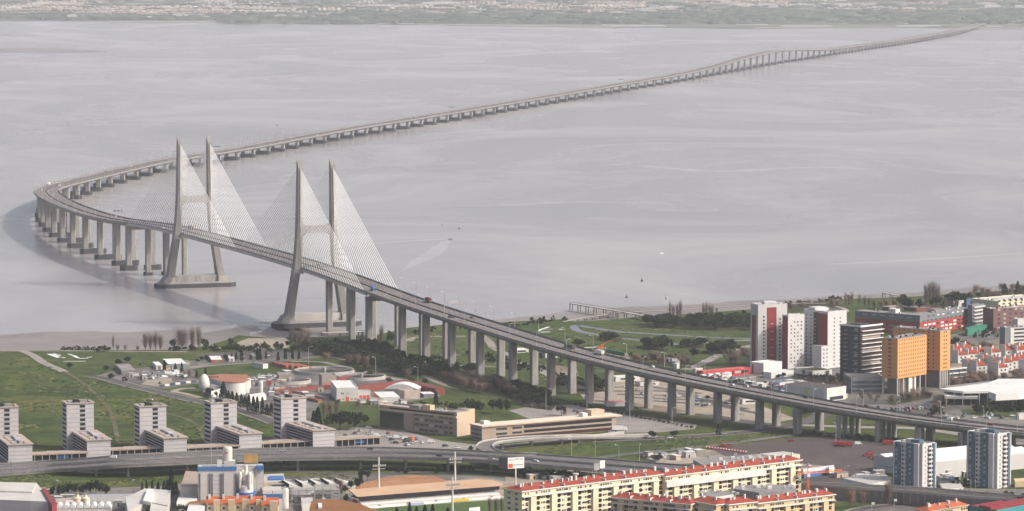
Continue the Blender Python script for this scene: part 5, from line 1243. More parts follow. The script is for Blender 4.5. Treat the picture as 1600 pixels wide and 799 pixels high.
floodlight('white floodlight mast in front of the sandy stand roof, left', 592, 778, 714); floodlight('white floodlight mast behind the stand near the billboard', 711, 762, 706); floodlight('white floodlight mast at the pitch edge, lowest in the photo', 707, 802, 746)
# billboard
p = W(806, 765, G); z1 = zat(p, 715)-G; z0 = zat(p, 732)-G
t = thing('billboard', 'white billboard with a red corner on a single pole', 'billboard', (p.x, p.y, G), R(22))
mb = MB(); mb.box(-5.6,5.6,-.3,.3,z0,z1,M_WHITE); mb.build('panel', t); mb = MB(); mb.tube((0,.4,0),(0,.4,z0),.5,M_TANK,10); mb.build('pole', t)
mb = MB(); mb.box(-5.3,-2.2,-.36,-.305,z0+.5,z0+3.2,M_REDD); mb.build('red_corner', t)
for k, (xa, xb, za) in enumerate(((-5,-1.5,z1-1.6),(-1,2,z1-1.2),(2.4,4.8,z1-1.4),(-1.6,4.6,z0+2.0))): mb = MB(); mb.box(xa,xb,-.36,-.305,za,za+.45,M_GREYR); mb.build('lettering', t)
mb = MB(); q = [(-5.61,.3),(-5.61,-.3),(-9.2,6.2),(-8.8,6.6)]; mb.prism(q, z0, z1, mat('dark_board_back', (0.075,0.08,0.085), .8, .1, .3)); mb.build('rear_panel', t); mb = MB(); mb.box(-5,5,-1.2,1.2,-.1,1.6,M_WALLW); mb.build('base', t)
# sign over the road
p = W(937, 737, 14); t = thing('road_sign', 'grey twin panel sign standing above the grass slope', 'sign', (p.x, p.y, G), R(25)); z = 14-G
mb = MB(); mb.box(-4,-.3,-.2,.2,z+1,z+5.5,M_STEEL); mb.build('panel', t); mb = MB(); mb.box(.1,3.6,-.2,.2,z+2,z+7,M_WHITE); mb.build('panel', t)
for x in (-2, 2): mb = MB(); mb.tube((x,.3,0),(x,.3,z+2),.2,M_STEEL,6); mb.build('post', t)
# ------------------------------------------------------------------ apartment rows
def row(label, x1, y1, x2, y2, xl, h, segs, wall, roofm, yaw=None, dep=None, seed=1, top=True, group=None):
    """long apartment row; its front eave runs from (x1,y1) to (x2,y2) at height h over the ground"""
    a, b = W(x1, y1, G+h), W(x2, y2, G+h); v = b-a; L = v.length; ya = math.atan2(v.y, v.x)
    D = dep or reach(a, G+h, (-math.sin(ya), math.cos(ya)), xl)
    t = thing('apartment_row', label, 'apartment building', (a.x, a.y, G), ya, group); r = random.Random(seed)
    mb = MB(); mb.box(0, L, 0, D, -.3, h, wall); mb.build('wall', t)
    mb = MB(); i = mb.mi(roofm); e = .5; rh = 2.6
    mb.v += [(-e,-e,h+.5),(L+e,-e,h+.5),(L+e,D+e,h+.5),(-e,D+e,h+.5),(D*.35,D*.5,h+.5+rh),(L-D*.35,D*.5,h+.5+rh)]
    for f in ((0,1,5,4),(2,3,4,5),(1,2,5),(3,0,4),(0,3,2,1)): mb.f.append(f); mb.m.append(i)
    mb.build('roof', t)
    mb = MB(); mb.box(-.7, L+.7, -.8, D+.7, h+.005, h+.49, M_WHITE if top else M_PALE); mb.build('eave', t)
    nf = int(h/3.0); fh = h/nf
    if top:
        mb = MB(); mb.box(-.01, L, -1.6, -.001, h-fh*1.05, h-fh+.15, M_WALLW); mb.build('terrace_parapet', t)
    n = segs; sl = L/n
    for k in range(n):
        u = (k+.5)*sl
        mb = MB(); mb.box(u-sl*.13, u+sl*.13, -1.3, 0, 0, h-fh*1.06, wall); mb.build('bay', t)
        if k: mb = MB(); mb.box(k*sl-.25, k*sl+.25, -.9, D+.3, h+.5, h+1.5+rh*.2, M_WALLW); mb.build('fire_wall', t)
        for q in ((.2,.3,.72) if k%3==0 else (.24,.66) if k%3==1 else (.18,.5,.6,.85)): 
            xx = k*sl+sl*(q+r.uniform(-.04,.04)); mb = MB(); mb.box(xx, xx+r.uniform(.7,1.4), D*.3, D*.3+r.uniform(.9,2), h+.8, h+r.uniform(3.2,4.8), M_WALLW); mb.build('chimney', t)
    cols = [c_ for k in range(n) for c_ in ((k+.06)*sl,(k+.17)*sl,(k+.30)*sl,(k+.70)*sl,(k+.83)*sl,(k+.95)*sl)]
    dark = [c_ for k in range(n) for c_ in ((k+.24)*sl, (k+.77)*sl)]
    for f in range(nf-1, -1, -1):
        z = f*fh + fh*.52
        for j, c_ in enumerate(cols):
            if f >= max(0, nf-6): wins1(t, 'F', L, D, c_, z, r.choice([1.0,1.3,1.7]), 1.15, M_GLASS if r.random() > .18 else M_BLIND)
        if f < nf-1:
            for c_ in dark: wins1(t, 'F', L, D, c_, z, 2.3, 2.2, M_OFFD, 'loggia', -.0)
    for f in range(nf):
        for q in (.3, .7): wins1(t, 'L', L, D, D*q, f*fh+fh*.5, 2.8, 1.3, M_GLASS); wins1(t, 'R', L, D, D*q, f*fh+fh*.5, 1.6, 1.3, M_GLASS)
    return t, L, D
def wins1(root, face, w, d, u, z, ww, wh, m, name='window', depth=.06):
    depth = .07
    if root.get('_n', 0) >= 96 or (name != 'window' and root.get('_q', 0) >= 60):
        root_extra.setdefault(root.name+name, (root, name, []))[2].append((face, w, d, u, z, ww, wh, depth, m, (0,0,0))); return
    if name == 'window': root['_n'] = root.get('_n', 0)+1
    else: root['_q'] = root.get('_q', 0)+1
    put(root, name, face, w, d, u, z, ww, wh, depth, m)
t, L, D = row('cream apartment row with a long red roof, left part beside the sandy stand', 815.5, 769, 1039, 741.5, 787, 25, 7, M_CREAM, M_RTILE, seed=3)
for k in range(3): mb = MB(); q = L*(.2+.3*k); mb.tube((q,2,27),(q,2,33),.08,M_STEEL,4); mb.build('aerial', t)
mb = MB(); mb.lathe([(0.1,29),(1.6,30),(1.9,31)], M_WALLW, 12, L*.42, D*.4); mb.build('dish', t)
t, L, D = row('cream apartment row with a long red roof, right part reaching the crane', 1040, 745.5, 1252, 719.5, 1026, 24, 7, M_CREAM, M_RTILE, seed=5, dep=14)
mb = MB(); mb.box(-1, L*.72, -2.2, -1.61, 24-6.2, 24-3.2, M_WALLW); mb.build('white_terrace_band', t)
row('shaded apartment row with orange red roof, left part in the bottom row', 955, 778, 1079, 789, 947, 18, 4, M_BEIGE, M_RTILE, seed=7, dep=12)
row('hipped roof apartment block, middle of the bottom row', 1078, 783, 1119, 790, 1070, 19, 1, M_CREAM2, M_RTILE, seed=9, dep=15)
row('hipped roof apartment block beside the grey flat one', 1139, 789.5, 1182, 785, 1130, 19, 1, M_CREAM2, M_RTILE, seed=10, dep=14)
row('yellow apartment row with a red roof, right end of the bottom row', 1184, 787.5, 1304, 773.5, 1180, 18, 4, M_CREAM2, M_RTILE, seed=11, dep=11)
row('apartment row with an orange roof at the bottom right edge', 1452, 800, 1512, 790, 1440, 10, 2, M_CREAM2, M_OTILE, seed=13, dep=11, top=False)
t, c = pxprism('flat_roof_block', 'grey flat roofed block between the two apartment rows', 'apartment building', [(1146,764),(1186,770),(1244,764),(1240,758),(1195,757),(1150,759)], 19, M_GREYR, M_GREYR)
clutter(t, 26, 12, 16, 14, 12, [M_WALLW, M_WHITE], -20, -8)
for k in range(7): q = W(1190+k*8, 778-k*.8, 15); mb = MB(); mb.box(q.x-c.x-.9,q.x-c.x+.9,q.y-c.y-.2,q.y-c.y+.9,10.5,12.6,M_GLASS); mb.build('window', t)
t, c = pxprism('flat_roof_block', 'white cluttered roof block behind the hipped roofs', 'apartment building', [(1095,770),(1140,766),(1150,772),(1110,778)], 17, M_WALLW, M_GREYR); clutter(t, 20, 10, 14, 10, 17, [M_WALLW, M_STEEL], -15, -6)
t, c = pxprism('market_hall', 'long grey hall with a white edged roof behind the red roofed row', 'hall', [(1083,718.5),(1180,709.5),(1215,712),(1215,718),(1100,728)], 9, M_STEEL, M_GREYR); clutter(t, 36, 12, 6, 16, 21, [M_WALLW, M_WHITE, M_STEEL], -30, -6)
pxprism('market_hall', 'cream flat roof beyond the end of the red roofed row', 'hall', [(1188,709),(1225,705.5),(1250,710),(1215,714)], 7, M_CREAM, M_METAL)
# crane and white hall
t, c = pxprism('white_tent_hall', 'white roofed hall with a blue wall beside the orange crane', 'hall', [(1254,733),(1296,727.5),(1303,731),(1256,740.5)], 6.5, M_BLUE, M_WROOF); pxpart(t, c, [(1294,728),(1303,726.5),(1304,731),(1296,733)], 5, 8, M_WALLW, 'sign_box')
def crane(name, label, x, yb, ztop, yaw, jl, cl_):
    p = W(x, yb, G); t = thing(name, label, 'crane', (p.x, p.y, G), R(yaw)); M = mat('orange_crane_paint', (0.62,0.15,0.03), .6)
    for i, j in ((-.7,-.7),(.7,-.7),(.7,.7),(-.7,.7)): mb = MB(); mb.box(i-.12,i+.12,j-.12,j+.12,0,ztop,M); mb.build('mast', t)
    mb = MB(); z = 0
    while z < ztop-2: mb.tube((-.7,-.7,z),(.7,-.7,z+2),.08,M,4); mb.tube((.7,-.7,z),(.7,.7,z+2),.08,M,4); z += 2
    mb.build('lattice', t); mb = MB(); mb.box(-1.1,1.1,-1.1,1.1,ztop,ztop+2,M_WALLW); mb.build('cab', t)
    mb = MB(); mb.tube((-cl_,0,ztop+2),(jl,0,ztop+2.0),.3,M,6); mb.tube((-cl_,0,ztop+3.2),(jl*.96,0,ztop+3.0),.18,M,5)
    x_ = -cl_
    while x_ < jl-2: mb.tube((x_,0,ztop+2),(x_+1.5,0,ztop+3.1),.09,M,4); x_ += 1.5
    mb.build('jib', t); mb = MB(); mb.tube((0,0,ztop+2),(0,0,ztop+7),.25,M,5); mb.tube((0,0,ztop+7),(jl*.7,0,ztop+3.1),.08,M,4); mb.tube((0,0,ztop+7),(-cl_,0,ztop+3.1),.08,M,4); mb.build('tie', t)
    mb = MB(); mb.box(-cl_,-cl_+2,-.9,.9,ztop,ztop+1.9,M_CONC); mb.build('counterweight', t)
crane('tower_crane', 'orange tower crane by the red roofed row', 1262, 780, 14, 28, 26, 8)
p = W(938, 547, G); t = thing('excavator', 'orange piling rig with a long white boom on the far side of the deck', 'excavator', (p.x, p.y, G), R(10)); t.scale = (.8,.8,.8); M_OR = mat('orange_crane_paint', (0.62,0.15,0.03), .6)
mb = MB(); mb.box(-3,3,-2,2,1.2,4,M_OR); mb.build('body', t); mb = MB(); mb.box(.5,3,-1.9,0,4.01,5.6,M_OR); mb.build('cab', t)
for s_ in (-1.9,1.1): mb = MB(); mb.box(-3.4,3.4,s_,s_+.8,0,1.19,M_DARK); mb.build('track', t)
mb = MB(); mb.tube((-1,0,3),(8,0,9),.5,M_OR,6,r2=.3); mb.tube((8,0,9),(14,0,9.4),.3,M_OR,6); mb.build('arm', t); mb = MB(); mb.tube((-2,0,3.4),(-26,0,1.8),.4,M_WHITE,6); mb.build('boom', t)
# ------------------------------------------------------------------ right foreground
t, w, d, h = bldg('warehouse', 'wide white warehouse behind the blue and white towers', 'warehouse', fit(1440, 749, 724.5, 1365, 1625, 34))
block(t, w, d, h, mat('pale_sheet_wall', (0.50,0.49,0.47), .7, .05, .05), M_WROOF, par=0)
for k in range(4):
    y0 = 1+k*(d-2)/4; y1 = y0+(d-2)/4-.4; mb = MB(); q = mb.mi(M_WROOF); ym = (y0+y1)/2
    mb.v += [(-.3,y0,h+.02),(w+.3,y0,h+.02),(w+.3,ym,h+1.5),(-.3,ym,h+1.5),(w+.3,y1,h+.02),(-.3,y1,h+.02)]
    for f in ((0,1,2,3),(3,2,4,5),(1,4,2),(0,3,5),(0,5,4,1)): mb.f.append(f); mb.m.append(q)
    mb.build('roof_bay', t)
put(t, 'door', 'L', w, d, d*.72, 3, 4, 6, .08, M_OFFD); put(t, 'red_sign', 'L', w, d, d*.60, h*.66, 4.5, 4, .15, M_REDD); put(t, 'window_band', 'L', w, d, d*.3, 4, d*.4, .5, .06, M_GREYR)
M_TB = mat('tower_slate_blue', (0.085,0.145,0.19), .7, .08, .06, .04)
def btower(label, f, nf=11):
    t, w, d, h = bldg('apartment_tower', label, 'tower', f); block(t, w, d, h, M_WT, M_GREYR, par=1.0)
    fh = (h-.5)/nf
    # L is the broad striped face, F the narrow lit one
    for u, ww, dp in ((.12,.20,1.2),(.60,.22,1.2)): put(t, 'blue_bay', 'L', w, d, d*u+ (0 if u<.3 else .0), h/2+.4, d*ww*1.25, h+.8, dp, M_TB)
    for u, ww in ((.02,.04),(.80,.16)): put(t, 'white_fin', 'L', w, d, d*(u+.02), h/2+.3, d*ww, h+1.2, 1.5, M_WT)
    for k in range(nf):
        z = fh*(k+.55)
        for u, dp in ((.12,1.28),(.60,1.28)): put(t, 'window', 'L', w, d, d*u, z, 1.1, 1.2, dp, M_BLIND if (k*3+int(u*10))%4 else M_GLASS)
        for u in (.31,.43): put(t, 'window', 'L', w, d, d*u, z, 1.3, 1.2, .08, M_GLASS)
        put(t, 'window', 'F', w, d, w*.22, z, .7, 1.1, .08, M_GLASS)
        mb = MB(); mb.box(w*.42, w*.70, -1.3, 0, fh*k+.3, fh*k+1.3, M_WT); mb.build('balcony', t); put(t, 'loggia', 'F', w, d, w*.56, z+.3, w*.28, 1.6, .07, M_GLASS)
    put(t, 'blue_bay', 'F', w, d, w*.84, h/2+.3, w*.12, h+.6, 1.1, M_TB); put(t, 'white_fin', 'F', w, d, w*.96, h/2+.3, w*.07, h+.6, 1.2, M_WT)
    roofbox(t, w*.2, d*.2, h, w*.35, d*.3, 2.8, M_TB, 'lift_house'); roofbox(t, w*.5, d*.6, h, w*.3, d*.2, 2.2, M_WT, 'lift_house'); clutter(t, w, d, h, 5, 2, [M_TB, M_STEEL])
    for q in range(3): mb = MB(); mb.tube((w*(.2+.25*q),d*.4,h),(w*(.2+.25*q),d*.4,h+4.5),.08,M_STEEL,4); mb.build('aerial', t)
btower('slate blue and white apartment tower, left of the pair by the railway', fit(1441, 766, 696.5, 1397, 1461, 47), 10)
btower('slate blue and white apartment tower, taller one at the right', fit(1558, 764, 680.5, 1512.5, 1578, 47), 12)
t, c = pxprism('railway_embankment', 'raised railway line held by a grey panelled concrete wall', 'retaining wall', [(1243,753),(1330,756),(1430,760),(1520,768),(1700,782),(1700,792),(1600,784.5),(1500,777.5),(1400,768.5),(1330,764.5),(1262,759)], G+8, mat('panelled_wall_concrete', (0.17,0.16,0.15), .85, .16, .08, .08), M_LOT)
for px in ([(1250,755),(1330,758.5),(1430,763),(1520,770),(1700,785)],[(1262,758),(1330,763.2),(1400,767.2),(1500,776.4),(1600,783.2),(1700,790.5)]):
    P = catmull([W(a, b, G+8) for a, b in px], 5); T = ribbon_pts(P); mb = MB()
    for i in range(len(P)-1):
        q = [P[i]-T[i]*.2, P[i]+T[i]*.2, P[i+1]+T[i+1]*.2, P[i+1]-T[i+1]*.2]; mb.prism([(v.x-c.x, v.y-c.y) for v in q], 8.01, 9.1, M_PALE)
    mb.build('parapet', t)
for k in range(26):
    x = 1335+k*11; y = np.interp(x, [1330,1400,1500,1600,1700], [764.5,768.5,777.5,784.5,792]); q = W(x, y+.5, G+8); mb = MB(); mb.box(q.x-c.x-.15, q.x-c.x+.15, q.y-c.y-.5, q.y-c.y+.2, 0, 7.9, M_STILT); mb.build('pilaster', t)
mb = MB(); q = W(1357, 778, G); mb.box(q.x-c.x-2, q.x-c.x+2, q.y-c.y-.4, q.y-c.y+1, 0, 5, M_OFFD); mb.build('underpass', t)
M_MAR = mat('maroon_roof', (0.24,0.03,0.035), .6, .08, .1)
t, c = pxprism('market_building', 'long maroon roofed building with teal walls at the bottom right corner', 'building', [(1516,790),(1600,775.5),(1720,762),(1720,785),(1600,789),(1558,797)], 11, mat('teal_wall', (0.05,0.24,0.26), .7, .06, .1), M_MAR, zb=G)
pxpart(t, c, [(1530,789.5),(1600,778),(1720,765),(1720,775),(1600,783),(1548,793)], 11.02, 12.6, M_MAR, 'roof_ridge')
t, c = pxprism('flat_shed', 'pale concrete yard building left of the blue and white towers', 'building', [(1318,748),(1345,741),(1385,742),(1392,750),(1360,757)], 8, M_WALLW, M_PALE); clutter(t, 14, 8, 5, 5, 31, [M_WALLW], -8, -4)
t, c = pxprism('flat_shed', 'dark blue roofed shed between the blue and white towers', 'shed', [(1462,748),(1490,744),(1494,750),(1466,753)], 6, M_GREYR, mat('blue_cladding', (0.08,0.13,0.20), .6))
t, c = pxprism('flat_shed', 'low pale sheds in front of the white warehouse', 'shed', [(1468,756),(1500,753),(1505,762),(1474,765)], 5.5, M_WALLW, M_PALE)
pxprism('yellow_canopy', 'yellow flat canopy at the right edge', 'canopy', [(1584,748),(1640,745),(1640,750),(1586,752)], 7, M_CREAM2, M_CREAM2)
flush_extra()
# ------------------------------------------------------------------ trees: unit height prototypes, scaled per tree
M_LEAF = mat('dark_evergreen_leaves', (0.016,0.025,0.013), 0.8, 0.45, 0.35, 0.2, spec=.2)
M_LEAF2 = mat('olive_green_leaves', (0.045,0.062,0.022), 0.8, 0.35, 0.35, 0.2, spec=.2)
M_CYP = mat('cypress_leaves', (0.014,0.024,0.018), 0.85, 0.35, 0.5, 0.2, spec=.15)
M_TWIG = mat('bare_brown_twigs', (0.19,0.155,0.135), 0.9, 0.25, 0.4, 0.1); M_TWIG2 = mat('reddish_bare_twigs', (0.19,0.14,0.118), 0.9, 0.25, 0.4, 0.1)
M_BARK = mat('bark', (0.10,0.08,0.065), 0.95, 0.25, 0.5)
def vary(m, c1, c2):
    nt = m.node_tree; b = nt.nodes['Principled BSDF']; src = b.inputs['Base Color'].links[0].from_socket
    oi = nt.nodes.new('ShaderNodeObjectInfo'); mx = nt.nodes.new('ShaderNodeMix'); mx.data_type = 'RGBA'; mx.inputs[6].default_value = (*c1, 1); mx.inputs[7].default_value = (*c2, 1)
    nt.links.new(oi.outputs['Random'], mx.inputs[0]); m2 = nt.nodes.new('ShaderNodeMix'); m2.data_type = 'RGBA'; m2.blend_type = 'MULTIPLY'; m2.inputs[0].default_value = 1
    nt.links.new(src, m2.inputs[6]); nt.links.new(mx.outputs[2], m2.inputs[7]); nt.links.new(m2.outputs[2], b.inputs['Base Color'])
vary(M_LEAF, (.75,.8,.8), (2.3,2.0,1.3)); vary(M_LEAF2, (.7,.8,.8), (1.6,1.4,1.1)); vary(M_TWIG, (.75,.75,.8), (1.25,1.1,.95)); vary(M_TWIG2, (.7,.75,.8), (1.3,1.15,1.0)); vary(M_CYP, (.8,.8,.8), (1.7,1.7,1.2))
def leafquad(mb, i, c, s, r):
    n = Vector((r.gauss(0,1), r.gauss(0,1), r.gauss(0,1)+.5)).normalized(); u = n.orthogonal().normalized(); v = n.cross(u)
    b = len(mb.v)
    mb.v += [tuple(c+u*s*a+v*s*k) for a, k in ((-1,-.6),(.8,-.9),(1,.7),(-.7,1))]; mb.f.append((b,b+1,b+2,b+3)); mb.m.append(i)
def crown(seed, lobes, leaves, s, m, flat=1.0, z0=.25):
    """lobes of leaf clumps spread over an uneven crown; height 1"""
    r = random.Random(seed); mb = MB(); i = mb.mi(m); L = []
    for k in range(lobes):
        a = r.uniform(0, 2*PI); q = math.sqrt(r.random())*.30*flat; z = z0 + (1-z0)*(.22+.62*r.random()*(1-q/.6))
        L.append((Vector((q*math.cos(a), q*math.sin(a), z)), r.uniform(.13,.22)))
    for k in range(leaves):
        c, rad = r.choice(L); d = Vector((r.gauss(0,1), r.gauss(0,1), r.gauss(0,1)*.8)).normalized()
        leafquad(mb, i, c + d*rad*(r.random()**.35), s*r.uniform(.6,1.3), r)
    return mb.mesh('crown')
def cypress(seed, leaves=420, w=.16, m=None):
    r = random.Random(seed); mb = MB(); i = mb.mi(m or M_CYP)
    for k in range(leaves):
        z = r.random()**.8; rad = w*(1-z)**.6*(.55+.45*min(1, z*8))*(.75+.4*r.random()); a = r.uniform(0,2*PI)
        leafquad(mb, i, Vector((rad*math.cos(a), rad*math.sin(a), .04+z*.96)), .035*r.uniform(.7,1.4), r)
    return mb.mesh('crown')
def bare(seed, n, spread, up, m, thick=.0042):
    """fan of thin twigs"""
    r = random.Random(seed); mb = MB(); i = mb.mi(m)
    for k in range(n):
        a = r.uniform(0, 2*PI); z0 = r.uniform(.12,.55); q0 = spread*.25*r.random()
        p = Vector((q0*math.cos(a), q0*math.sin(a), z0)); a2 = a+r.uniform(-.8,.8)
        d = Vector((math.cos(a2)*spread*r.uniform(.3,1), math.sin(a2)*spread*r.uniform(.3,1), up*r.uniform(.5,1))).normalized()
        ln = r.uniform(.15,.40); e = p+d*ln
        if e.z > 1: e.z = 1
        side = Vector((-d.y, d.x, .2)).normalized()*thick; b = len(mb.v)
        mb.v += [tuple(p-side), tuple(p+side), tuple(e+side*.4), tuple(e-side*.4)]; mb.f.append((b,b+1,b+2,b+3)); mb.m.append(i)
        for q in range(3):
            f = e.lerp(p, r.random()*.6); g = f + Vector((r.gauss(0,1)*spread*.35, r.gauss(0,1)*spread*.35, r.uniform(.3,1)*.3))*.35; s2 = Vector((-d.y, d.x, .3)).normalized()*thick*.7; b = len(mb.v)
            mb.v += [tuple(f-s2), tuple(f+s2), tuple(g+s2*.5), tuple(g-s2*.5)]; mb.f.append((b,b+1,b+2,b+3)); mb.m.append(i)
    return mb.mesh('crown')
def trunkm(h, r0, limbs, seed, m=None, spread=.22):
    r = random.Random(seed); mb = MB(); m = m or M_BARK; mb.tube((0,0,-.03),(r.uniform(-.02,.02),r.uniform(-.02,.02),h), r0, m, 6, r2=r0*.5)
    for k in range(limbs):
        a = 2*PI*k/limbs+r.uniform(-.4,.4); mb.tube((0,0,h*r.uniform(.55,.95)), (spread*math.cos(a), spread*math.sin(a), h+r.uniform(.15,.35)), r0*.45, m, 5, r2=r0*.15)
    return mb.mesh('trunk')
PROTO = {}
for k, (variants) in {
  'evergreen': [(crown(s, 9, 620, .042, M_LEAF), trunkm(.35,.028,4,s)) for s in (1,2,3,4)],
  'olive': [(crown(s, 8, 520, .042, M_LEAF2), trunkm(.35,.026,4,s)) for s in (11,12)],
  'shrub': [(crown(s, 8, 420, .055, M_LEAF, 1.5, .0), trunkm(.25,.03,3,s)) for s in (21,22,23)],
  'olive_shrub': [(crown(s, 8, 380, .055, M_LEAF2, 1.5, .0), trunkm(.25,.03,3,s)) for s in (24,25)],
  'cypress': [(cypress(s), trunkm(.2,.02,2,s,spread=.03)) for s in (31,32)],
  'conifer': [(cypress(s, 460, .30), trunkm(.3,.02,2,s,spread=.05)) for s in (33,34)],
  'poplar': [(bare(s, 260, .34, 1.0, M_TWIG, .0040), trunkm(.7,.010,5,s,M_TWIG,spread=.08)) for s in (41,42,43)],
  'bare': [(bare(s, 330, .8, .75, M_TWIG2, .0050), trunkm(.35,.016,5,s,M_TWIG2,spread=.22)) for s in (51,52,53)],
}.items(): PROTO[k] = variants
NAMES = {'evergreen':('evergreen_tree','tree'),'olive':('green_tree','tree'),'shrub':('dark_shrub','shrub'),'olive_shrub':('green_shrub','shrub'),'cypress':('cypress_tree','tree'),'conifer':('conifer_tree','tree'),'poplar':('bare_poplar','tree'),'bare':('bare_tree','tree')}
trng = random.Random(99)
def tree(kind, x, y, h, label, group=None, wf=1.0, z=G, vi=None):
    p = W(x, y, z); cm, tm = PROTO[kind][trng.randrange(len(PROTO[kind])) if vi is None else vi]
    n, c = NAMES[kind]; t = thing(n, label, c, (p.x, p.y, z), trng.uniform(0, 2*PI), group); k = wf*trng.uniform(.9,1.1)
    t.scale = (h*k, h*k, h)
    part('crown', cm, t); part('trunk', tm, t)
    return t
def inpoly(x, y, P):
    c = False; j = len(P)-1
    for i in range(len(P)):
        if (P[i][1] > y) != (P[j][1] > y) and x < (P[j][0]-P[i][0])*(y-P[i][1])/(P[j][1]-P[i][1])+P[i][0]: c = not c
        j = i
    return c
def grove(kind, P, n, h0, h1, label, group, wf=1.0):
    if kind == 'evergreen': wf *= 1.3; n = int(n*1.5)
    if kind in ('bare','shrub') and n > 9: n = int(n*1.25)
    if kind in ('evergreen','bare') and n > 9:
        sheet('dark_grove_sheet', P, 7, M_DIM)  # flat dark sheet under the grove makes its mass read darker
    xs = [p[0] for p in P]; ys = [p[1] for p in P]; k = 0; tries = 0; pts = []
    while k < n and tries < 5000:
        tries += 1; x, y = trng.uniform(min(xs), max(xs)), trng.uniform(min(ys), max(ys))
        if not inpoly(x, y, P): continue
        if any(abs(x-a) < 2.2 and abs(y-b) < .8 for a, b in pts): continue
        pts.append((x, y)); tree(kind, x, y, trng.uniform(h0, h1), label, group, wf); k += 1
def top(kind, x, yb, yt, label, group=None, wpx=None, z=G):
    """tree given by its base and top in the photo, and optionally its width"""
    p = W(x, yb, z); h = zat(p, yt)-z; wf = 1.0
    if wpx: nat = {'evergreen':.80,'olive':.80,'shrub':1.1,'olive_shrub':1.1,'cypress':.36,'conifer':.62,'poplar':.42,'bare':.95}[kind]; wf = (wpx/F*p.y)/(h*nat)
    return tree(kind, x, yb, h, label, group, wf, z)
T = top
# left shore
T('poplar',177,548,521,'thin bare poplar standing alone on the left shore',None,6)
for x, yt in ((227,516),(235,517),(243,515),(251,519)): T('poplar',x,549,yt,'thin bare poplars in a short row on the left shore','bare poplars on the left shore',13)
T('bare',284,548,503,'broad bare brown tree on the left shore',None,32); T('poplar',301,548,504,'tall reddish bare tree, left of a pair on the left shore',None,13); T('poplar',311,548,503,'tall reddish bare tree, right of a pair on the left shore',None,13)
T('olive',318,546,524,'light green tree beside the bare pair on the left shore',None,16); T('olive',270,547,526,'small green tree behind the broad bare one',None,10)
T('olive_shrub',161,549,535,'wide olive bush on the left shore edge',None,26); T('bare',184,549,535,'small bare tree beside the wide olive bush',None,9); T('bare',215,549,538,'small pale bare bush on the left shore',None,9)
T('bare',196,549,536,'reddish bare bush at the end of the promenade',None,9)
for k in range(16): tree('shrub', 96+k*3.4, 547.4, trng.uniform(2.5,4.5), 'low clipped dark shrubs lining the left shore', 'low shrubs on the left shore')
grove('shrub',[(250,547),(345,545),(420,541),(420,546),(350,549),(260,549.5)],26,3,6,'dark shrubs along the landward edge of the promenade','dark shrubs along the promenade')
for a in ((184,573,560,16,'left one of two round trees on the left lawn'),(199,568,556,14,'right one of two round trees on the left lawn'),(166,580,571,11,'small round tree nearest the compound on the left lawn'),(109,576,566.5,10,'lone dark round shrub under the white ground sign')):
    T('evergreen',a[0],a[1],a[2],a[4],None,a[3])
for a in ((189,577,572.5,6),(218,571,567.5,5),(203,572,569,4)): T('shrub',a[0],a[1],a[2],'small dark bush on the left lawn','small bushes on the left lawn',a[3])
T('shrub',174,592,581,'dark bush at the corner of the compound',None,13); T('shrub',194,596,588,'dark bush beside the compound gate',None,13); T('shrub',250,601,596,'dark bush on the sandy yard edge',None,8)
# cypresses and pines around the compound
CYG = 'cypresses by the riverside compound and plant'
for x, yb, yt in ((257.5,580,563),(274,582,568),(284,584,567),(307,590,579),(321,587,575),(362,563,553),(369,563,551),(377.5,564,547),(402,563,544),(406.5,563,545),(416,561,549),(434.5,564,550),(446,562,546),(457,562,549),(467,562,549),(392,562,555)):
    T('cypress',x,yb,yt,'dark cypresses dotted around the compound and the access lane',CYG,6.5 if yb-yt > 12 else 5)
for x, yb, yt, wd in ((316,565,556,9),(322,565,554,10),(352,565,552,9),(309,567,560,7)): T('evergreen',x,yb,yt,'dark trees beside the rust red container','dark trees by the rust red container',wd)
T('bare',296,592,573,'reddish bare tree between two cypresses',None,10); T('bare',288,590,577,'small bare tree left of the gas holder',None,8)
T('evergreen',360,540,527,'round dark pine by the sandy bank',None,12)
for x, yb, yt, wd in ((358,550,538,14),(370,551,539,14),(381,551,540,14),(391,549,539,12),(350,549,541,10)): T('evergreen',x,yb,yt,'umbrella pines in a clump below the sandy bank','umbrella pines below the sandy bank',wd)
for x, yb, yt, wd in ((433,548,533,12),(441,547,535,10),(450,545,531,11),(459,551,537,12),(468,551,534,14),(476,549,529,14)): T('evergreen',x,yb,yt,'dark pines between the sandy bank and the near pylon','dark pines near the near pylon',wd)
for x, yt, wd in ((455,503,14),(463,507,14),(473,502,16),(482,506,12)): T('bare',x,546,yt,'tall bare brown trees in front of the shore pylon','bare trees in front of the shore pylon',wd)
T('bare',410,545,533,'pale bushy tree on the sandy bank',None,16); T('olive',413,547,531,'pale green tree on the sandy bank',None,10)
# plant and offices
T('conifer',349,630,597,'tall dark conifer in front of the wide white tank',None,17)
for x, yb, yt in ((357,632,611),(363,634,612),(370,636,614),(377,637,616),(383,637,620)): T('cypress',x,yb,yt,'cypresses in a row below the wide white tank','cypress row below the white tank',9)
for x, yb, yt in ((389,643,617),(396,645,620),(402,646,620),(410,648,621),(417,648,631),(424,648,630)): T('cypress',x,yb,yt,'cypresses left of the rightmost office tower','cypress row left of the rightmost office',9)
for x, yb, yt, wd in ((324,618,603,12),(331,620,606,9),(338,622,610,8)): T('evergreen',x,yb,yt,'dark trees at the foot of the gas holder','dark trees by the gas holder',wd)
T('cypress',497,668,637,'tall dark cypress right of the rightmost office',None,13); T('cypress',490,664,642,'shorter cypress right of the rightmost office',None,9)
for x, yb, yt, wd in ((507,655,618,16),(517,658,620,18),(526,650,622,12)): T('bare',x,yb,yt,'tall bare brown trees behind the rightmost office','tall bare trees behind the rightmost office',wd)
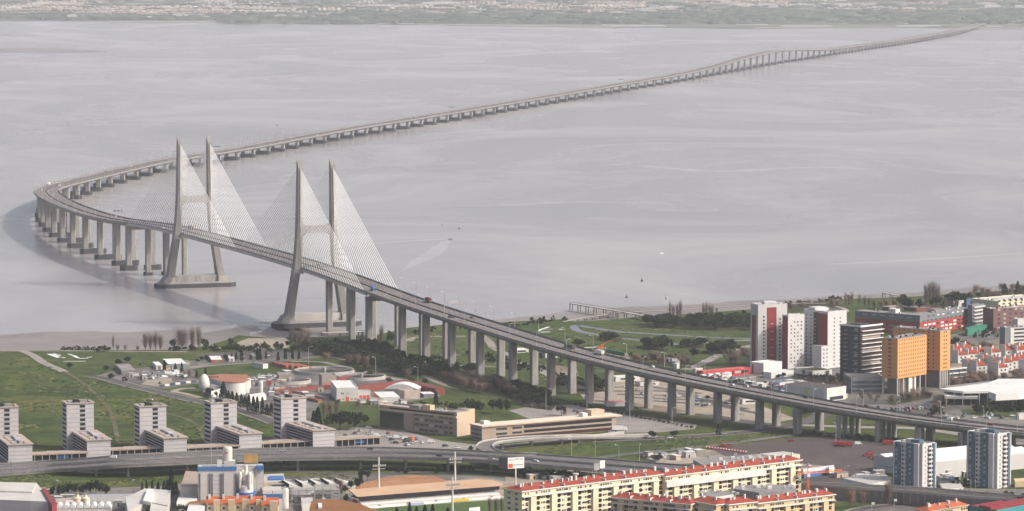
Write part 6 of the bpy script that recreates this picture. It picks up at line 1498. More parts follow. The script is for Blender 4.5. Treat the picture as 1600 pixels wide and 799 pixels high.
for x, yb, yt, wd in ((520,668,644,20),(531,671,643,22),(543,673,640,22),(553,672,642,20),(563,670,642,20),(572,668,645,16),(512,672,650,16),(537,664,638,16)): T('evergreen',x,yb,yt,'big dark trees left of the brown office block','big dark trees left of the brown office',wd)
T('cypress',681,636,612,'dark cypress behind the brown office block',None,10); T('bare',560,637,624,'small bare tree by the white plant hall',None,12); T('olive',528,634,622,'small green tree at the plant hall corner',None,8)
for x, yb, yt, wd in ((700,644,623,15),(712,646,624,13),(722,640,626,10)): T('olive',x,yb,yt,'olive brown trees behind the brown office stair tower','olive trees behind the brown office',wd)
for x, yb, yt, wd in ((731,648,620,16),(741,650,619,20),(750,650,622,18),(770,646,621,15),(780,648,619,18),(792,646,622,15)): T('evergreen',x,yb,yt,'big dark trees behind the long low building','big dark trees behind the long low building',wd)
# below the bridge
grove('evergreen',[(478,546),(535,543),(560,545),(600,552),(645,570),(662,586),(640,592),(600,584),(570,573),(535,560),(490,553)],62,8,13,'dark trees massed below the deck near the shore','dark trees below the deck near the shore')
for a in ((510,565,546,20),(545,570,550,22),(558,572,548,24),(572,574,552,20),(636,590,571,20)): T('bare',a[0],a[1],a[2],'reddish bare trees at the edge of the dark wood','bare trees at the edge of the dark wood',a[3])
T('bare',596,548,498,'tall narrow reddish bare tree between bridge columns',None,12); T('bare',566,548,508,'tall bare tree beside the side span column',None,10); T('olive',610,542,512,'light green tree behind the portal column',None,13); T('olive',622,538,514,'small green tree behind the portal column',None,9)
grove('evergreen',[(655,566),(690,566),(745,580),(745,592),(700,592),(660,586)],22,6,9,'dark trees among the bridge columns','dark trees among the bridge columns')
grove('bare',[(693,592),(740,596),(800,606),(800,622),(760,618),(700,604)],26,8,12,'reddish bare trees below the bridge columns','bare trees below the bridge columns')
grove('evergreen',[(765,598),(800,604),(850,620),(872,632),(862,642),(815,636),(790,618)],26,7,10,'dark trees left of the car park','dark trees left of the car park')
grove('shrub',[(715,552),(790,560),(860,580),(900,588),(900,600),(850,598),(780,574),(720,560)],24,4,7,'dark bushes in the park behind the columns','dark bushes in the park behind the columns')
grove('evergreen',[(865,600),(900,598),(940,600),(945,612),(900,618),(868,612)],12,7,10,'dark trees between the columns by the car park','dark trees by the columns and the car park')
grove('shrub',[(835,545),(880,556),(900,570),(860,566),(825,552)],10,3,6,'dark bushes close behind the deck','bushes close behind the deck')
for k in range(26): tree('shrub', 900+k*7.2, 633.6+k*1.45, trng.uniform(2.0,3.2), 'low hedge bushes along the foot of the bridge columns', 'hedge bushes at the foot of the columns')
for x, yb, yt, wd, lb in ((877,650,629,18,'round dark tree at the corner of the long car park'),(1017,686,672,20,'wide dark tree by the slip road, left'),(1056,683,672.5,19,'wide dark tree by the slip road, right'),(1029,721,710,17,'dark tree on the gravel lot by the grey hall'),(1150,604,592,10,'dark tree seen between two columns'),(1105,626,616,10,'small dark tree in the car park under the deck'),(1146,632,620,9,'second small dark tree in the car park under the deck')):
    T('evergreen',x,yb,yt,lb,None,wd)
T('conifer',1123,680,662,'dark conical tree beside the road below the deck',None,11); T('shrub',736,706,695,'dark bush at the foot of the slip road',None,10); T('shrub',755,706,698,'second dark bush at the foot of the slip road',None,8)
# river park
grove('shrub',[(828,505),(865,500),(885,500),(885,504),(830,507)],9,4,6.5,'dark shoreline bushes left of the jetty','bushes left of the jetty')
grove('evergreen',[(990,508),(1040,504),(1100,502),(1175,500),(1175,517),(1100,516),(1000,512)],52,8,11,'dark trees of the riverside grove','dark trees of the riverside grove')
for x, yt in ((1047,466),(1052,472),(1058,470),(1063,464)): T('poplar',x,502,yt,'bare poplars by the jetty, left group','bare poplars by the jetty, left group',8)
for x, yt in ((1099,469),(1104,468),(1109,470),(1113,472)): T('poplar',x,502,yt,'bare poplars by the jetty, right group','bare poplars by the jetty, right group',8)
for x, yt in ((1036,488),(1042,486),(1006,490),(1014,489)): T('bare',x,501,yt,'small bare trees at the head of the jetty','small bare trees at the jetty',9)
T('evergreen',1163,502,484,'round dark tree left of the white and red towers',None,16)
for nm, P_, n, a, b in (('by the grey river walk',[(938,528),(972,528),(972,534),(940,534)],7,6,8),('in the middle of the river park',[(1002,540),(1040,538),(1042,548),(1004,548)],14,8,10),('right of the park centre',[(1062,540),(1100,538),(1100,544),(1064,544)],10,6,8),('nearest the park lane',[(1105,548),(1148,545),(1150,553),(1108,555)],14,8,11)):
    grove('evergreen',P_,n,a,b,'dark trees in a clump '+nm,'tree clump '+nm)
for x, yb, yt, wd, lb in ((903,542,529,17,'low dark tree right beyond the deck parapet'),(1085,560,542,16,'round dark tree on the park lawn'),(1049,548,528,7,'thin dark tree with a white post in the park')): T('evergreen',x,yb,yt,lb,None,wd)
grove('bare',[(985,558),(1075,562),(1080,576),(1030,570),(985,566)],16,6,9,'reddish bare trees close behind the deck','bare trees close behind the deck'); grove('shrub',[(985,556),(1060,560),(1060,568),(985,562)],10,4,6,'dark shrubs close behind the deck','dark shrubs close behind the deck')
grove('bare',[(1130,556),(1172,548),(1176,562),(1140,570)],14,6,9,'bare trees left of the white and red towers','bare trees left of the white and red towers')
# right shore
for x, yt in ((1321,453),(1326,457),(1331,452),(1343,456),(1351,460),(1358,461)): T('poplar',x,482,yt,'bare poplars at the right shore bend','bare poplars at the right shore bend',7)
for x, yt in ((1366,463),(1376,464),(1386,462),(1398,463),(1426,462),(1476,460)): T('bare',x,483,yt,'small bare trees along the right shore','small bare trees along the right shore',14)
for k, (x, yt) in enumerate(((1447,438),(1453,434),(1459,433),(1465,438))): T('poplar',x,482,yt,'big bare poplars in the cluster on the right shore','big bare poplars on the right shore',13)
for x, yb, yt, wd, lb in ((1496,482,452,33,'huge round dark evergreen on the right shore'),(1462,484,459,20,'dark evergreen under the big poplars'),(1411,482,458,18,'green tree left of the big poplars'),(1418,486,464,20,'dark tree below the green one on the right shore'),(1436,485,466,14,'small dark tree left of the big poplars'),(1516,472,455,9,'small conifer right of the huge evergreen'),(1528,470,454,10,'second small conifer right of the huge evergreen'),(1483,480,454,14,'green tree behind the huge evergreen')):
    T('evergreen',x,yb,yt,lb,None,wd)
for x, yt, wd in ((1544,452,16),(1553,449,18),(1562,452,14)): T('bare',x,474,yt,'round bare trees behind the cream roofs','round bare trees behind the cream roofs',wd)
T('conifer',1570,464,444,'conifer behind the white block at the right edge',None,12); T('conifer',1590,464,440,'tall tiered conifer at the right edge',None,13)
grove('shrub',[(1340,488),(1430,484),(1432,490),(1345,494)],20,4,6,'dark hedge bushes behind the red building','hedge bushes behind the red building')
grove('shrub',[(1486,540),(1512,534),(1512,545),(1490,548)],8,5,8,'dark shrubs by the green sports court','shrubs by the green sports court'); grove('shrub',[(1520,520),(1570,516),(1570,528),(1522,530)],12,4,6,'dark shrubs above the terraced houses','shrubs above the terraced houses')
grove('bare',[(1486,548),(1540,540),(1560,552),(1500,556)],20,5,8,'bare brown trees behind the terraced houses','bare trees behind the terraced houses')
grove('bare',[(1480,600),(1520,592),(1640,590),(1640,606),(1560,602),(1490,612)],44,7,11,'bare brown trees between the terraced houses and the hall','bare trees between the houses and the hall')
grove('bare',[(1385,628),(1450,616),(1456,622),(1395,634)],12,6,9,'thin bare street trees at the foot of the orange towers','street trees below the orange towers')
grove('shrub',[(1518,645),(1550,638),(1640,636),(1640,642),(1550,646),(1520,650)],26,5,8,'dark bushes in front of the white roofed hall','bushes in front of the white roofed hall'); grove('shrub',[(1450,646),(1472,642),(1476,648),(1456,652)],6,4,6,'dark bushes at the hall car park','bushes at the hall car park')
grove('bare',[(1340,618),(1378,624),(1372,632),(1335,624)],9,4,6,'small bare trees left of the orange tower','small bare trees left of the orange tower')
for k in range(14): tree('shrub', 1248+k*5, 588+(k%3), trng.uniform(2,4), 'planting on the podium by the white towers', 'planting by the white towers', z=G)
T('evergreen',1298,600,590,'dark tree in front of the podium',None,11)
# foreground
for k, (x, yb, yt) in enumerate(((84,778,757),(92,779,752),(101,778,754),(108,777,749),(117,778,751),(126,777,756),(134,777,750),(142,776,747),(150,777,745),(158,777,749),(165,776,755),(98,774,756))): T('evergreen',x,yb,yt,'dark trees in a row behind the cream silos','dark trees behind the cream silos',12)
for k, (x, yb, yt, wd) in enumerate(((268,778,735,13),(262,776,750,10),(256,774,752,8),(247,773,753,7),(238,771,751,7),(229,769,752,6),(222,768,753,6),(275,772,752,9))): T('cypress',x,yb,yt,'dark cypresses left of the striped mill','cypresses left of the striped mill',wd)
T('evergreen',285,802,786,'round dark tree at the foot of the white annex',None,18)
for x, yb, yt, wd in ((549,768,748,11),(556,766,746,12),(562,764,744,12),(566,758,728,16),(574,752,732,14),(538,772,757,10),(542,790,770,10)): T('evergreen',x,yb,yt,'dark trees between the sawtooth factory and the stand','dark trees by the sawtooth factory',wd)
T('bare',530,775,741,'bare tree in front of the sawtooth factory',None,22)
for x, yb, yt in ((640,808,785),(651,808,792),(664,808,789),(676,808,788),(620,808,793),(700,808,793)): T('cypress',x,yb,yt,'dark small cypresses at the bottom of the pitch','cypresses at the bottom of the pitch',9)
for x, yb, yt, wd in ((765,806,772,10),(775,806,774,10),(784,806,770,9)): T('poplar',x,yb,yt,'bare brown poplars at the end of the stand','bare poplars at the end of the stand',wd)
grove('shrub',[(800,738),(905,742),(950,748),(940,754),(870,752),(800,748)],26,3.5,6,'dark bushes below the elevated road','bushes below the elevated road')
grove('shrub',[(400,727),(450,726),(455,731),(405,732)],7,3,5,'dark bushes under the elevated road left of the factory','bushes under the elevated road')
T('bare',1388,795,740,'tall reddish bare tree in front of the railway wall',None,22); T('bare',1330,795,757,'short bare tree by the railway underpass, left',None,22); T('bare',1347,793,760,'short bare tree by the railway underpass, right',None,20); T('bare',1262,798,755,'bare tree behind the yellow apartment row',None,12)
grove('shrub',[(1462,765),(1500,768),(1600,776),(1640,780),(1640,784),(1500,774)],26,2,4,'low dark bushes along the railway wall','bushes along the railway wall'); grove('shrub',[(1478,752),(1515,755),(1512,764),(1480,762)],9,3,5,'dark bushes between the blue and white towers','bushes between the blue and white towers')
T('olive_shrub',1550,799,786,'green bush in front of the teal wall',None,30)
# ------------------------------------------------------------------ lamps, gantries
def lamp_proto(h=11.5, arm=2.2, m=M_STEEL):
    t = thing('street_lamp', 'x', 'street lamp', (0,0,-500)); mb = MB(); mb.tube((0,0,0),(0,0,h),.22,m,5,r2=.13); mb.build('pole', t)
    mb = MB(); mb.tube((0,0,h),(arm,0,h+.5),.12,m,4); mb.build('arm', t); mb = MB(); mb.box(arm-.2,arm+.9,-.22,.22,h+.36,h+.6,M_WHITE); mb.build('lamp_head', t); return t
LP = lamp_proto(); LP.name = 'street_lamp'; first = [LP]
def lamp(loc, rz, label, group, sc=1.0):
    if first:
        o = first.pop(); o.location = loc; o.rotation_euler = (0,0,rz); o.scale = (sc,)*3; tag(o, label, 'street lamp', group); return o
    return dup(LP, loc, rz, sc, label, group)
def s_at_x(x, o):
    best = None
    for s in np.arange(150, sP[1]+900, 2.0):
        q = bp(s, o); e = abs(proj(q)[0]-x)
        if best is None or e < best[0]: best = (e, s)
    return best[1]
NX = [584,604,626,649,673,697,726,759,796,838,884,940,1004,1071,1137,1204,1273,1337,1401,1469,1541,1590]
for x in NX:
    s = s_at_x(x, -15.25); t = bt(s); lamp(bp(s, -15.25, 1.0), math.atan2(-t.x, t.y), 'lamps on the near parapet of the land viaduct', 'lamps on the near parapet of the land viaduct')
    if x < 1590: s += 12; t = bt(s); lamp(bp(s, 15.25, 1.0), math.atan2(t.x, -t.y), 'lamps on the far parapet of the land viaduct', 'lamps on the far parapet of the land viaduct')
s = SB+20
while s < SB + 2300:
    t = bt(s)
    for o in (-15.25, 15.25): lamp(bp(s, o, 1.0), math.atan2(-t.x, t.y) if o < 0 else math.atan2(t.x, -t.y), 'lamps along the curved viaduct over the river', 'lamps along the curved river viaduct')
    s += 56
for x, yb, h in ((853,640,15),(917,652,15),(984,661,15),(1050,668,14),(1306,694,14),(1320,756,11),(1449,770,10),(1370,762,11),(1517,775,10),(1524,776,10),(1586,780,10),(999,724,12),(893,714,12),(930,716,12),(967,724,12),(482,569,14),(587,586,14),(653,598,12),(832,655,10),(480,700,8)):
    p = W(x, yb); lamp(p, trng.uniform(0,6), 'tall street lamps on the ground below the bridge and around the car parks', 'street lamps on the ground', h/11.5)
for x, yb, lb in ((1073,578,'leaning'),(1016,570,'t')):
    pass
for x, yb, yt, lb in ((18,752,722,'dark lamp mast at the bottom left edge by the road'),(90,770,752,'lamp post left of the cream silos'),(209,778,751,'pair of thin masts above the white workshop')):
    p = W(x, yb); z = zat(p, yt)-G; t = thing('lamp_mast', lb, 'lamp mast', (p.x, p.y, G)); mb = MB(); mb.tube((0,0,0),(0,0,z),.25,M_STILT,6,r2=.15); mb.build('pole', t); mb = MB(); mb.box(-.8,.8,-.4,.4,z,z+.6,M_STEEL); mb.build('lamp_head', t)
for i, (x, yb, yt) in enumerate(((160,558,0),)): pass
for x, yb, yt in ((1362,797,785),(1397,793,780)):
    p = W(x, yb); z = zat(p, yt)-G; t = thing('road_sign', 'small white signs on posts by the lawn below the railway', 'sign', (p.x, p.y, G), 0, 'small white signs below the railway'); mb = MB(); mb.tube((0,0,0),(0,0,z),.18,M_STEEL,5); mb.build('post', t); mb = MB(); mb.box(-.2,1.8,-.1,.1,z-1.4,z,M_WHITE); mb.build('panel', t)
def gantry(s, o0, o1, label, sign=False, h=7.5):
    t_ = bt(s); g = thing('road_gantry', label, 'gantry', bp(s), math.atan2(-t_.x, t_.y)); 
    # local x runs across the deck (to the right of travel)
    g.rotation_euler = (0, 0, math.atan2(-t_.x, t_.y))
    for o in (o0, o1): mb = MB(); mb.box(o-.2,o+.2,-.2,.2,.05,h,M_STEEL); mb.build('post', g)
    mb = MB(); mb.box(o0,o1,-.12,.12,h+.9,h+1.1,M_STEEL); mb.box(o0,o1,-.12,.12,h,h+.2,M_STEEL)
    x = o0
    while x < o1-1.5: mb.tube((x,0,h+.2),(x+1.6,0,h+.95),.07,M_STEEL,4); x += 1.6
    mb.build('truss', g)
    if sign:
        mb = MB(); mb.box(o0+4,o1-3.5,-.4,-.2,h+.4,h+2.8,M_STEEL); mb.build('sign_panel', g)
    else:
        for k in range(3): mb = MB(); q = o0+(o1-o0)*(.25+.25*k); mb.box(q-1.2,q+1.2,-.4,-.2,h+.1,h+1.6,M_DARK); mb.build('sign_panel', g)
gs = on_deck(705, 490)[0]; gantry(gs, -1, 15, 'sign gantry with a white board on the land viaduct', True)
gs = on_deck(178, 342)[0]; gantry(gs, .0, 15.4, 'gantry over the far carriageway before the far pylon')
gs = on_deck(380, 238)[0]; gantry(gs, -15.4, 0, 'gantry seen just right of the far pylon top'); gs = on_deck(745, 175)[0]; gantry(gs, -15.4, 0, 'gantry on the middle of the long viaduct')
gs = on_deck(1010, 131)[0]; gantry(gs, -15.4, 0, 'gantry before the high part of the viaduct'); gs = on_deck(1300, 80)[0]; gantry(gs, -15.4, 0, 'gantry after the high part of the viaduct')
# ------------------------------------------------------------------ vehicles
def paint(n, c): return mat('car_paint_'+n, c, .3, 0, spec=.5)
P_W, P_S, P_K, P_R, P_B = paint('white',(.75,.75,.73)), paint('silver',(.42,.43,.44)), paint('dark',(.03,.032,.04)), paint('red',(.30,.03,.03)), paint('blue',(.04,.12,.32))
M_TYRE = mat('tyre_rubber', (.02,.02,.02), .9, 0)
def loft2(mb, A, B, m):
    """prism in x-z swept across y between outlines A (y0) and B (y1)"""
    b = len(mb.v); n = len(A[1]); i = mb.mi(m)
    mb.v += [(x, A[0], z) for x, z in A[1]] + [(x, B[0], z) for x, z in B[1]]
    mb.f.append(tuple(range(b, b+n))); mb.m.append(i); mb.f.append(tuple(b+n+k for k in range(n-1,-1,-1))); mb.m.append(i)
    for k in range(n): j = (k+1)%n; mb.f.append((b+k,b+n+k,b+n+j,b+j)); mb.m.append(i)
def car_proto(p, name='parked_car', van=False):
    t = thing(name, 'x', 'car', (0,0,-500)); mb = MB()
    body = [(-2.15,.3),(2.15,.3),(2.2,.75),(1.2,.95),(-2.1,1.0),(-2.2,.7)] if not van else [(-2.5,.35),(2.4,.35),(2.45,1.0),(1.7,1.2),(-2.5,1.2)]
    loft2(mb, (-.88,body), (.88,body), p); mb.build('body', t)
    cab = [(-1.9,1.0),(1.15,.95),(.5,1.42),(-1.5,1.45)] if not van else [(-2.5,1.21),(1.7,1.21),(1.1,2.1),(-2.45,2.15)]
    mb = MB(); loft2(mb, (-.78,cab), (.78,cab), M_GLASS if not van else p); mb.build('windows' if not van else 'van_top', t)
    if not van: mb = MB(); mb.box(-1.45,.45,-.7,.7,1.455,1.5,p); mb.build('roof', t)
    else: mb = MB(); mb.box(1.0,1.75,-.7,.7,1.25,1.9,M_GLASS); mb.build('windscreen', t)
    for x in (-1.4,1.4):
        for y in (-.9,.9): mb = MB(); mb.tube((x,y-.1,.33),(x,y+.1,.33),.33,M_TYRE,10); mb.build('wheel', t)
    return t
def truck_proto(cabm, boxm, name='lorry', L=11.0, H=3.7):
    t = thing(name, 'x', 'lorry', (0,0,-500)); cab = [(L/2-2.3,.6),(L/2,.6),(L/2,2.0),(L/2-.4,3.0),(L/2-2.3,3.1)]
    mb = MB(); loft2(mb, (-1.2,cab), (1.2,cab), cabm); mb.build('cab', t); mb = MB(); mb.box(L/2-.18,L/2+.03,-1.05,1.05,1.6,2.3,M_GLASS); mb.build('windscreen', t)
    mb = MB(); mb.box(-L/2,L/2-2.6,-1.25,1.25,1.1,H,boxm); mb.build('cargo_box', t); mb = MB(); mb.box(-L/2,L/2-.3,-1.0,1.0,.6,1.09,M_DARK); mb.build('chassis', t)
    for x in (-L/2+1.2,-L/2+2.5,L/2-1.2):
        for y in (-1.1,1.1): mb = MB(); mb.tube((x,y-.15,.5),(x,y+.15,.5),.5,M_TYRE,10); mb.build('wheel', t)
    return t
VP = {}
def veh(kind, loc, rz, label, group=None, sc=1.0):
    if kind not in VP:
        mk = {'white':lambda:car_proto(P_W,'car'),'silver':lambda:car_proto(P_S,'car'),'dark':lambda:car_proto(P_K,'car'),'red':lambda:car_proto(P_R,'car'),'blue':lambda:car_proto(P_B,'car'),
              'van':lambda:car_proto(P_W,'van',True),'wtruck':lambda:truck_proto(P_W,P_W),'btruck':lambda:truck_proto(P_B,P_B,L=8),'rtruck':lambda:truck_proto(P_W,mat('dark_red_cargo',(0.13,0.035,0.035),.7),L=12,H=4.2),
              'teal':lambda:truck_proto(mat('teal_paint',(0.04,0.22,0.24),.4),M_DARK,L=14,H=3.0),'redlorry':lambda:truck_proto(P_R,P_R,L=8.5,H=3.2),'digger':lambda:truck_proto(mat('orange_crane_paint',(0.62,0.15,0.03),.6),M_DARK,L=7,H=2.6)}
        VP[kind] = o = mk[kind](); o.location = loc; o.rotation_euler = (0,0,rz)
        return tag(o, label, None, group)
    o = dup(VP[kind], loc, rz, 1.0, label, group); o['group'] = group or ''
    if not group: del o['group']
    return o
def on_bridge(kind, x, y, label, group=None, away=None):
    s, o, p = on_deck(x, y, .8); o = max(-13, min(13, o))
    if abs(o) < 3: o = 4 if o > 0 else -4
    t = bt(s); q = bp(s, o, .09); a = math.atan2(t.y, t.x) if o > 0 else math.atan2(-t.y, -t.x)
    veh(kind, q, a, label, group)
for a in (('btruck',583,453,'blue lorry on the deck where the near cable fan ends'),('rtruck',680,471,'lorry with a white cab and dark red load on the land viaduct'),('teal',890,543,'teal lorry with a dark trailer on the land viaduct'),('white',904,541,'white car just past the teal lorry'),
          ('wtruck',936,553,'white box lorry on the land viaduct'),('white',1038,571,'white car on the far carriageway above the river park'),('dark',1062,583,'dark car on the near carriageway above the car park'),('white',1143,601,'white car, left of two side by side on the viaduct'),('white',1166,603,'white car, right of two side by side on the viaduct'),
          ('dark',1278,618,'dark car near the lamp before the portal'),('van',1494,652,'white van on the deck below the white roofed hall'),('red',1551,662,'red car on the deck near the right edge'),('dark',1490,669,'dark car on the near lane left of the taller blue and white tower'),
          ('dark',703,495,'dark car under the sign gantry, left'),('dark',711,495,'dark car under the sign gantry, right'),('dark',737,496,'dark car right of the sign gantry'),('rtruck',297,358,'lorry with a dark red load beside the far pylon'),('dark',497,414,'dark vehicle on the deck inside the near pylon'),
          ('white',181,338,'white car before the far pylon'),('white',122,314,'white car on the bend'),('van',66,297,'white van at the outermost point of the bend'),('white',79,305,'white car on the near lane of the bend'),('wtruck',71,289,'white lorry at the outermost point of the bend'),('van',92,290,'van in the middle of the bend'),
          ('silver',116,279,'silver vehicle just past the bend'),('white',183,263,'white car, left of two past the bend'),('white',205,260,'white car, right of two past the bend'),('dark',165,268,'dark car past the bend'),('white',255,356,'white car left of the far pylon'),('dark',225,347,'dark car left of the far pylon'),
          ('van',508,212,'white van on the long viaduct right of the far pylon'),('btruck',652,186,'dark lorry on the middle of the long viaduct'),('dark',672,183,'dark car beside the dark lorry on the long viaduct'),('van',1066,114,'white van climbing the high part, left'),('van',1086,109,'white van climbing the high part, right'),('dark',630,190,'dark car behind the dark lorry'),('dark',440,224,'dark car on the long viaduct between the pylons'),('silver',560,203,'silver car on the long viaduct')):
    on_bridge(*a)
def on_ground(kind, x, y, rz, label, group=None, z=G+.4): p = W(x, y, z); veh(kind, (p.x, p.y, z), R(rz), label, group)
# elevated road
def on_over(kind, x, y, label, t):
    p = W(x, y, ZO); k = min(range(len(NP)), key=lambda i: abs(NP[i].lerp(FP[i], t).x-p.x)); q = NP[k].lerp(FP[k], t); d = NP[min(k+1,len(NP)-1)]-NP[k-1]
    veh(kind, (q.x, q.y, q.z+.1), math.atan2(d.y, d.x)+(PI if t > .5 else 0), label)
on_over('dark',584,705,'dark car on the far carriageway of the elevated road',.8); on_over('dark',683,716,'dark car on the near carriageway of the elevated road',.25); on_over('van',175,717,'light van on the elevated road left of the middle office',.8)
on_over('white',834,722,'white car on the elevated road right of the billboard',.3); on_over('silver',432,706,'silver car on the elevated road above the factory',.75); on_over('silver',772,722,'silver car on the elevated road left of the billboard',.2)
on_ground('dark',116,738,5,'dark car on the lower road at left'); on_ground('white',235,625.5,-28,'small white car on the lane behind the offices'); on_ground('white',1047,685,5,'white car on the road below the long car park, left'); on_ground('silver',1131,679,3,'silver car on the road below the deck'); on_ground('white',576,669,0,'white van like car in the lot by the office',z=G+.3)
for i, (k, x, y, a) in enumerate((('white',583,681,10),('van',589,682,5),('silver',600,684,8),('white',607,684,8),('van',621,685,3),('white',629,686,0),('van',634,687,5),('dark',619,693,-20),('van',674,692,0),('white',598,681,4),('dark',612,688,5))): on_ground(k, x, y, a, 'cars parked on the lot between the offices', 'cars parked between the offices')
on_ground('digger',640,690,30,'orange digger in the lot beside the brown office')
on_ground('wtruck',968,674,8,'white lorry parked at the end of the long low building'); on_ground('silver',955,676,8,'silver car beside the white lorry'); 
for x in (1005,1015,1024): pass
# red vehicles on the asphalt lot
RG = 'red vehicles standing on the dark asphalt lot'
on_ground('redlorry',1311,697,4,'long red lorry in the middle of the asphalt lot',z=G+.4); on_ground('redlorry',1322,698,4,'second red lorry end to end with the first'); on_ground('van',1341,695,4,'white van beside the red lorries'); on_ground('red',1236,690,10,'lone red car on the asphalt lot')
for x, y in ((1352,713),(1357,710),(1361,708),(1364,713),(1367,718),(1361,716)): on_ground('red',x,y,40,'red cars clustered at the corner of the white warehouse','red cars at the corner of the white warehouse')
for x, y in ((1290,682),(1298,681),(1305,683)): on_ground('red',x,y,10,'red cars standing in the shade under the deck','red cars in the shade under the deck')
on_ground('redlorry',1388,695,5,'dark red lorry half hidden under the deck')
for x, y in ((1129,697),(1134,698.4),(1140,697)): on_ground('red',x,y,20,'red cars near the row of red barriers','red cars near the barriers')
bar = None
for k in range(15):
    x, y = 1104+k*4.4, 700+k*.55; p = W(x, y, G+.4)
    if bar is None:
        bar = thing('road_barrier', 'red and white barriers in a row at the edge of the asphalt lot', 'barrier', (p.x,p.y,G+.4), R(10), 'red and white barriers in a row'); mb = MB(); mb.box(-.9,.9,-.4,.4,0,1.5,P_R); mb.build('body', bar); mb = MB(); mb.box(-.5,.5,-.44,-.401,.5,1.3,P_W); mb.build('white_panel', bar)
    else: dup(bar, (p.x,p.y,G+.4), R(10), 1.0)
# parked cars in lots
def lot(n, P, lab, grp, seed, kinds=('white','silver','dark','white','silver','blue','red'), ang=20):
    r = random.Random(seed); xs = [p[0] for p in P]; ys = [p[1] for p in P]; k = 0; tr = 0; used = []
    while k < n and tr < 4000:
        tr += 1; x, y = r.uniform(min(xs),max(xs)), r.uniform(min(ys),max(ys))
        if not inpoly(x, y, P) or any(abs(x-a) < 2.6 and abs(y-b) < 1.0 for a, b in used): continue
        used.append((x, y)); on_ground(r.choice(kinds), x, y, ang+r.choice((0,90)), lab, grp); k += 1
lot(42, [(215,590),(262,579),(288,584),(292,590),(268,590),(225,595)], 'cars packed on the riverside compound', 'cars on the riverside compound', 1, ('white','white','van','silver'))
lot(14, [(1410,640),(1450,632),(1452,638),(1420,646)], 'cars parked left of the white roofed hall', 'cars left of the white roofed hall', 2)
lot(16, [(1478,650),(1560,648),(1590,650),(1560,655),(1480,655)], 'cars parked beyond the right end of the deck', 'cars beyond the right end of the deck', 3)
lot(14, [(395,588),(425,586),(432,590),(400,594)], 'cars beside the round basins', 'cars beside the round basins', 5, ('white','silver'))
lot(14, [(1000,712),(1050,708),(1055,716),(1010,720)], 'cars on the gravel lot by the dark tree', 'cars on the gravel lot', 6)
lot(22, [(960,600),(1150,630),(1200,655),(1120,645),(1000,620)], 'cars in the car park under the deck', 'cars under the deck', 7)
lot(16, [(835,742),(895,740),(900,746),(840,750)], 'cars below the elevated road right of the billboard', 'cars below the elevated road', 8, ('white','silver','white'))
lot(10, [(115,785),(140,781),(160,783),(150,790)], 'cars in the yard behind the vaulted shed', 'cars behind the vaulted shed', 9)
lot(12, [(1465,760),(1500,757),(1510,765),(1480,768)], 'cars parked between the blue and white towers', 'cars between the blue and white towers', 10)
lot(10, [(300,562),(340,558),(420,553),(420,557),(340,562)], 'cars along the lane by the cypresses', 'cars along the cypress lane', 11)
for k in range(16):
    x = 1086+k*2.4+(k%3); y = 578.5+(k%4)*1.0-k*.25; p = W(x, y, G+10.6); rz = R(36+90*(k%2)); veh(('white','white','van','silver')[k%4], (p.x,p.y,zat(W(1098,592,G),581.5)+.1), rz, 'white cars parked on the roof of the red showroom', 'white cars on the showroom roof')
# ------------------------------------------------------------------ jetties, buoys, boats
M_JET = mat('weathered_jetty', (0.15,0.13,0.12), .9, .15, .2)
def jetty(label, px, zt, wd, step, group=None):
    P = [W(a, b, zt) for a, b in px]; c = P[0]; t = thing('jetty', label, 'jetty', (c.x,c.y,0), 0, group); T_ = ribbon_pts(P)
    mb = MB()
    for i in range(len(P)-1):
        q = [P[i]-T_[i]*wd/2-c, P[i]+T_[i]*wd/2-c, P[i+1]+T_[i+1]*wd/2-c, P[i+1]-T_[i+1]*wd/2-c]; mb.prism([(v.x,v.y) for v in q], zt-.7, zt, M_JET, top=M_PALE)
    mb.build('deck', t); mb = MB()
    for i in range(len(P)-1):
        for s_ in (-1,1):
            q = [P[i]+T_[i]*s_*wd/2-c, P[i]+T_[i]*s_*(wd/2-.15)-c, P[i+1]+T_[i+1]*s_*(wd/2-.15)-c, P[i+1]+T_[i+1]*s_*wd/2-c]; mb.prism([(v.x,v.y) for v in q], zt+.9, zt+1.1, M_JET)
    mb.build('hand_rail', t)
    for i in range(len(P)-1):
        L = (P[i+1]-P[i]).length; k = max(1, int(L/step))
        for j in range(k):
            q = P[i].lerp(P[i+1], j/k); mb = MB()
            for s_ in (-1,1): v = q+T_[i]*s_*wd*.35-c; mb.tube((v.x,v.y,-1.5),(v.x,v.y,zt-.7),.45,M_JET,6)
            mb.build('pile_bent', t)
    return t
jetty('straight jetty reaching out from the river park', [(892.5,474),(930,480),(960,485),(995,491),(1020,496)], 7, 4, 14)
jetty('long low footbridge over the mud towards the white towers', [(965,489),(1000,487),(1060,484),(1120,480),(1175,477)], 6.5, 3, 26); jetty('footbridge continuing behind the towers to the right shore', [(1175,477),(1250,474),(1290,474)], 6.5, 3, 20)
jetty('low slanting gangway left of the straight jetty', [(880,502.5),(915,496),(950,491),(965,489)], 3.5, 3, 12); jetty('short pier frame on the right shore', [(1381,457),(1405,462)], 6, 4, 12)
jetty('small landing by the near pylon', [(503,520),(560,518.5),(575,519)], 3.0, 8, 12)
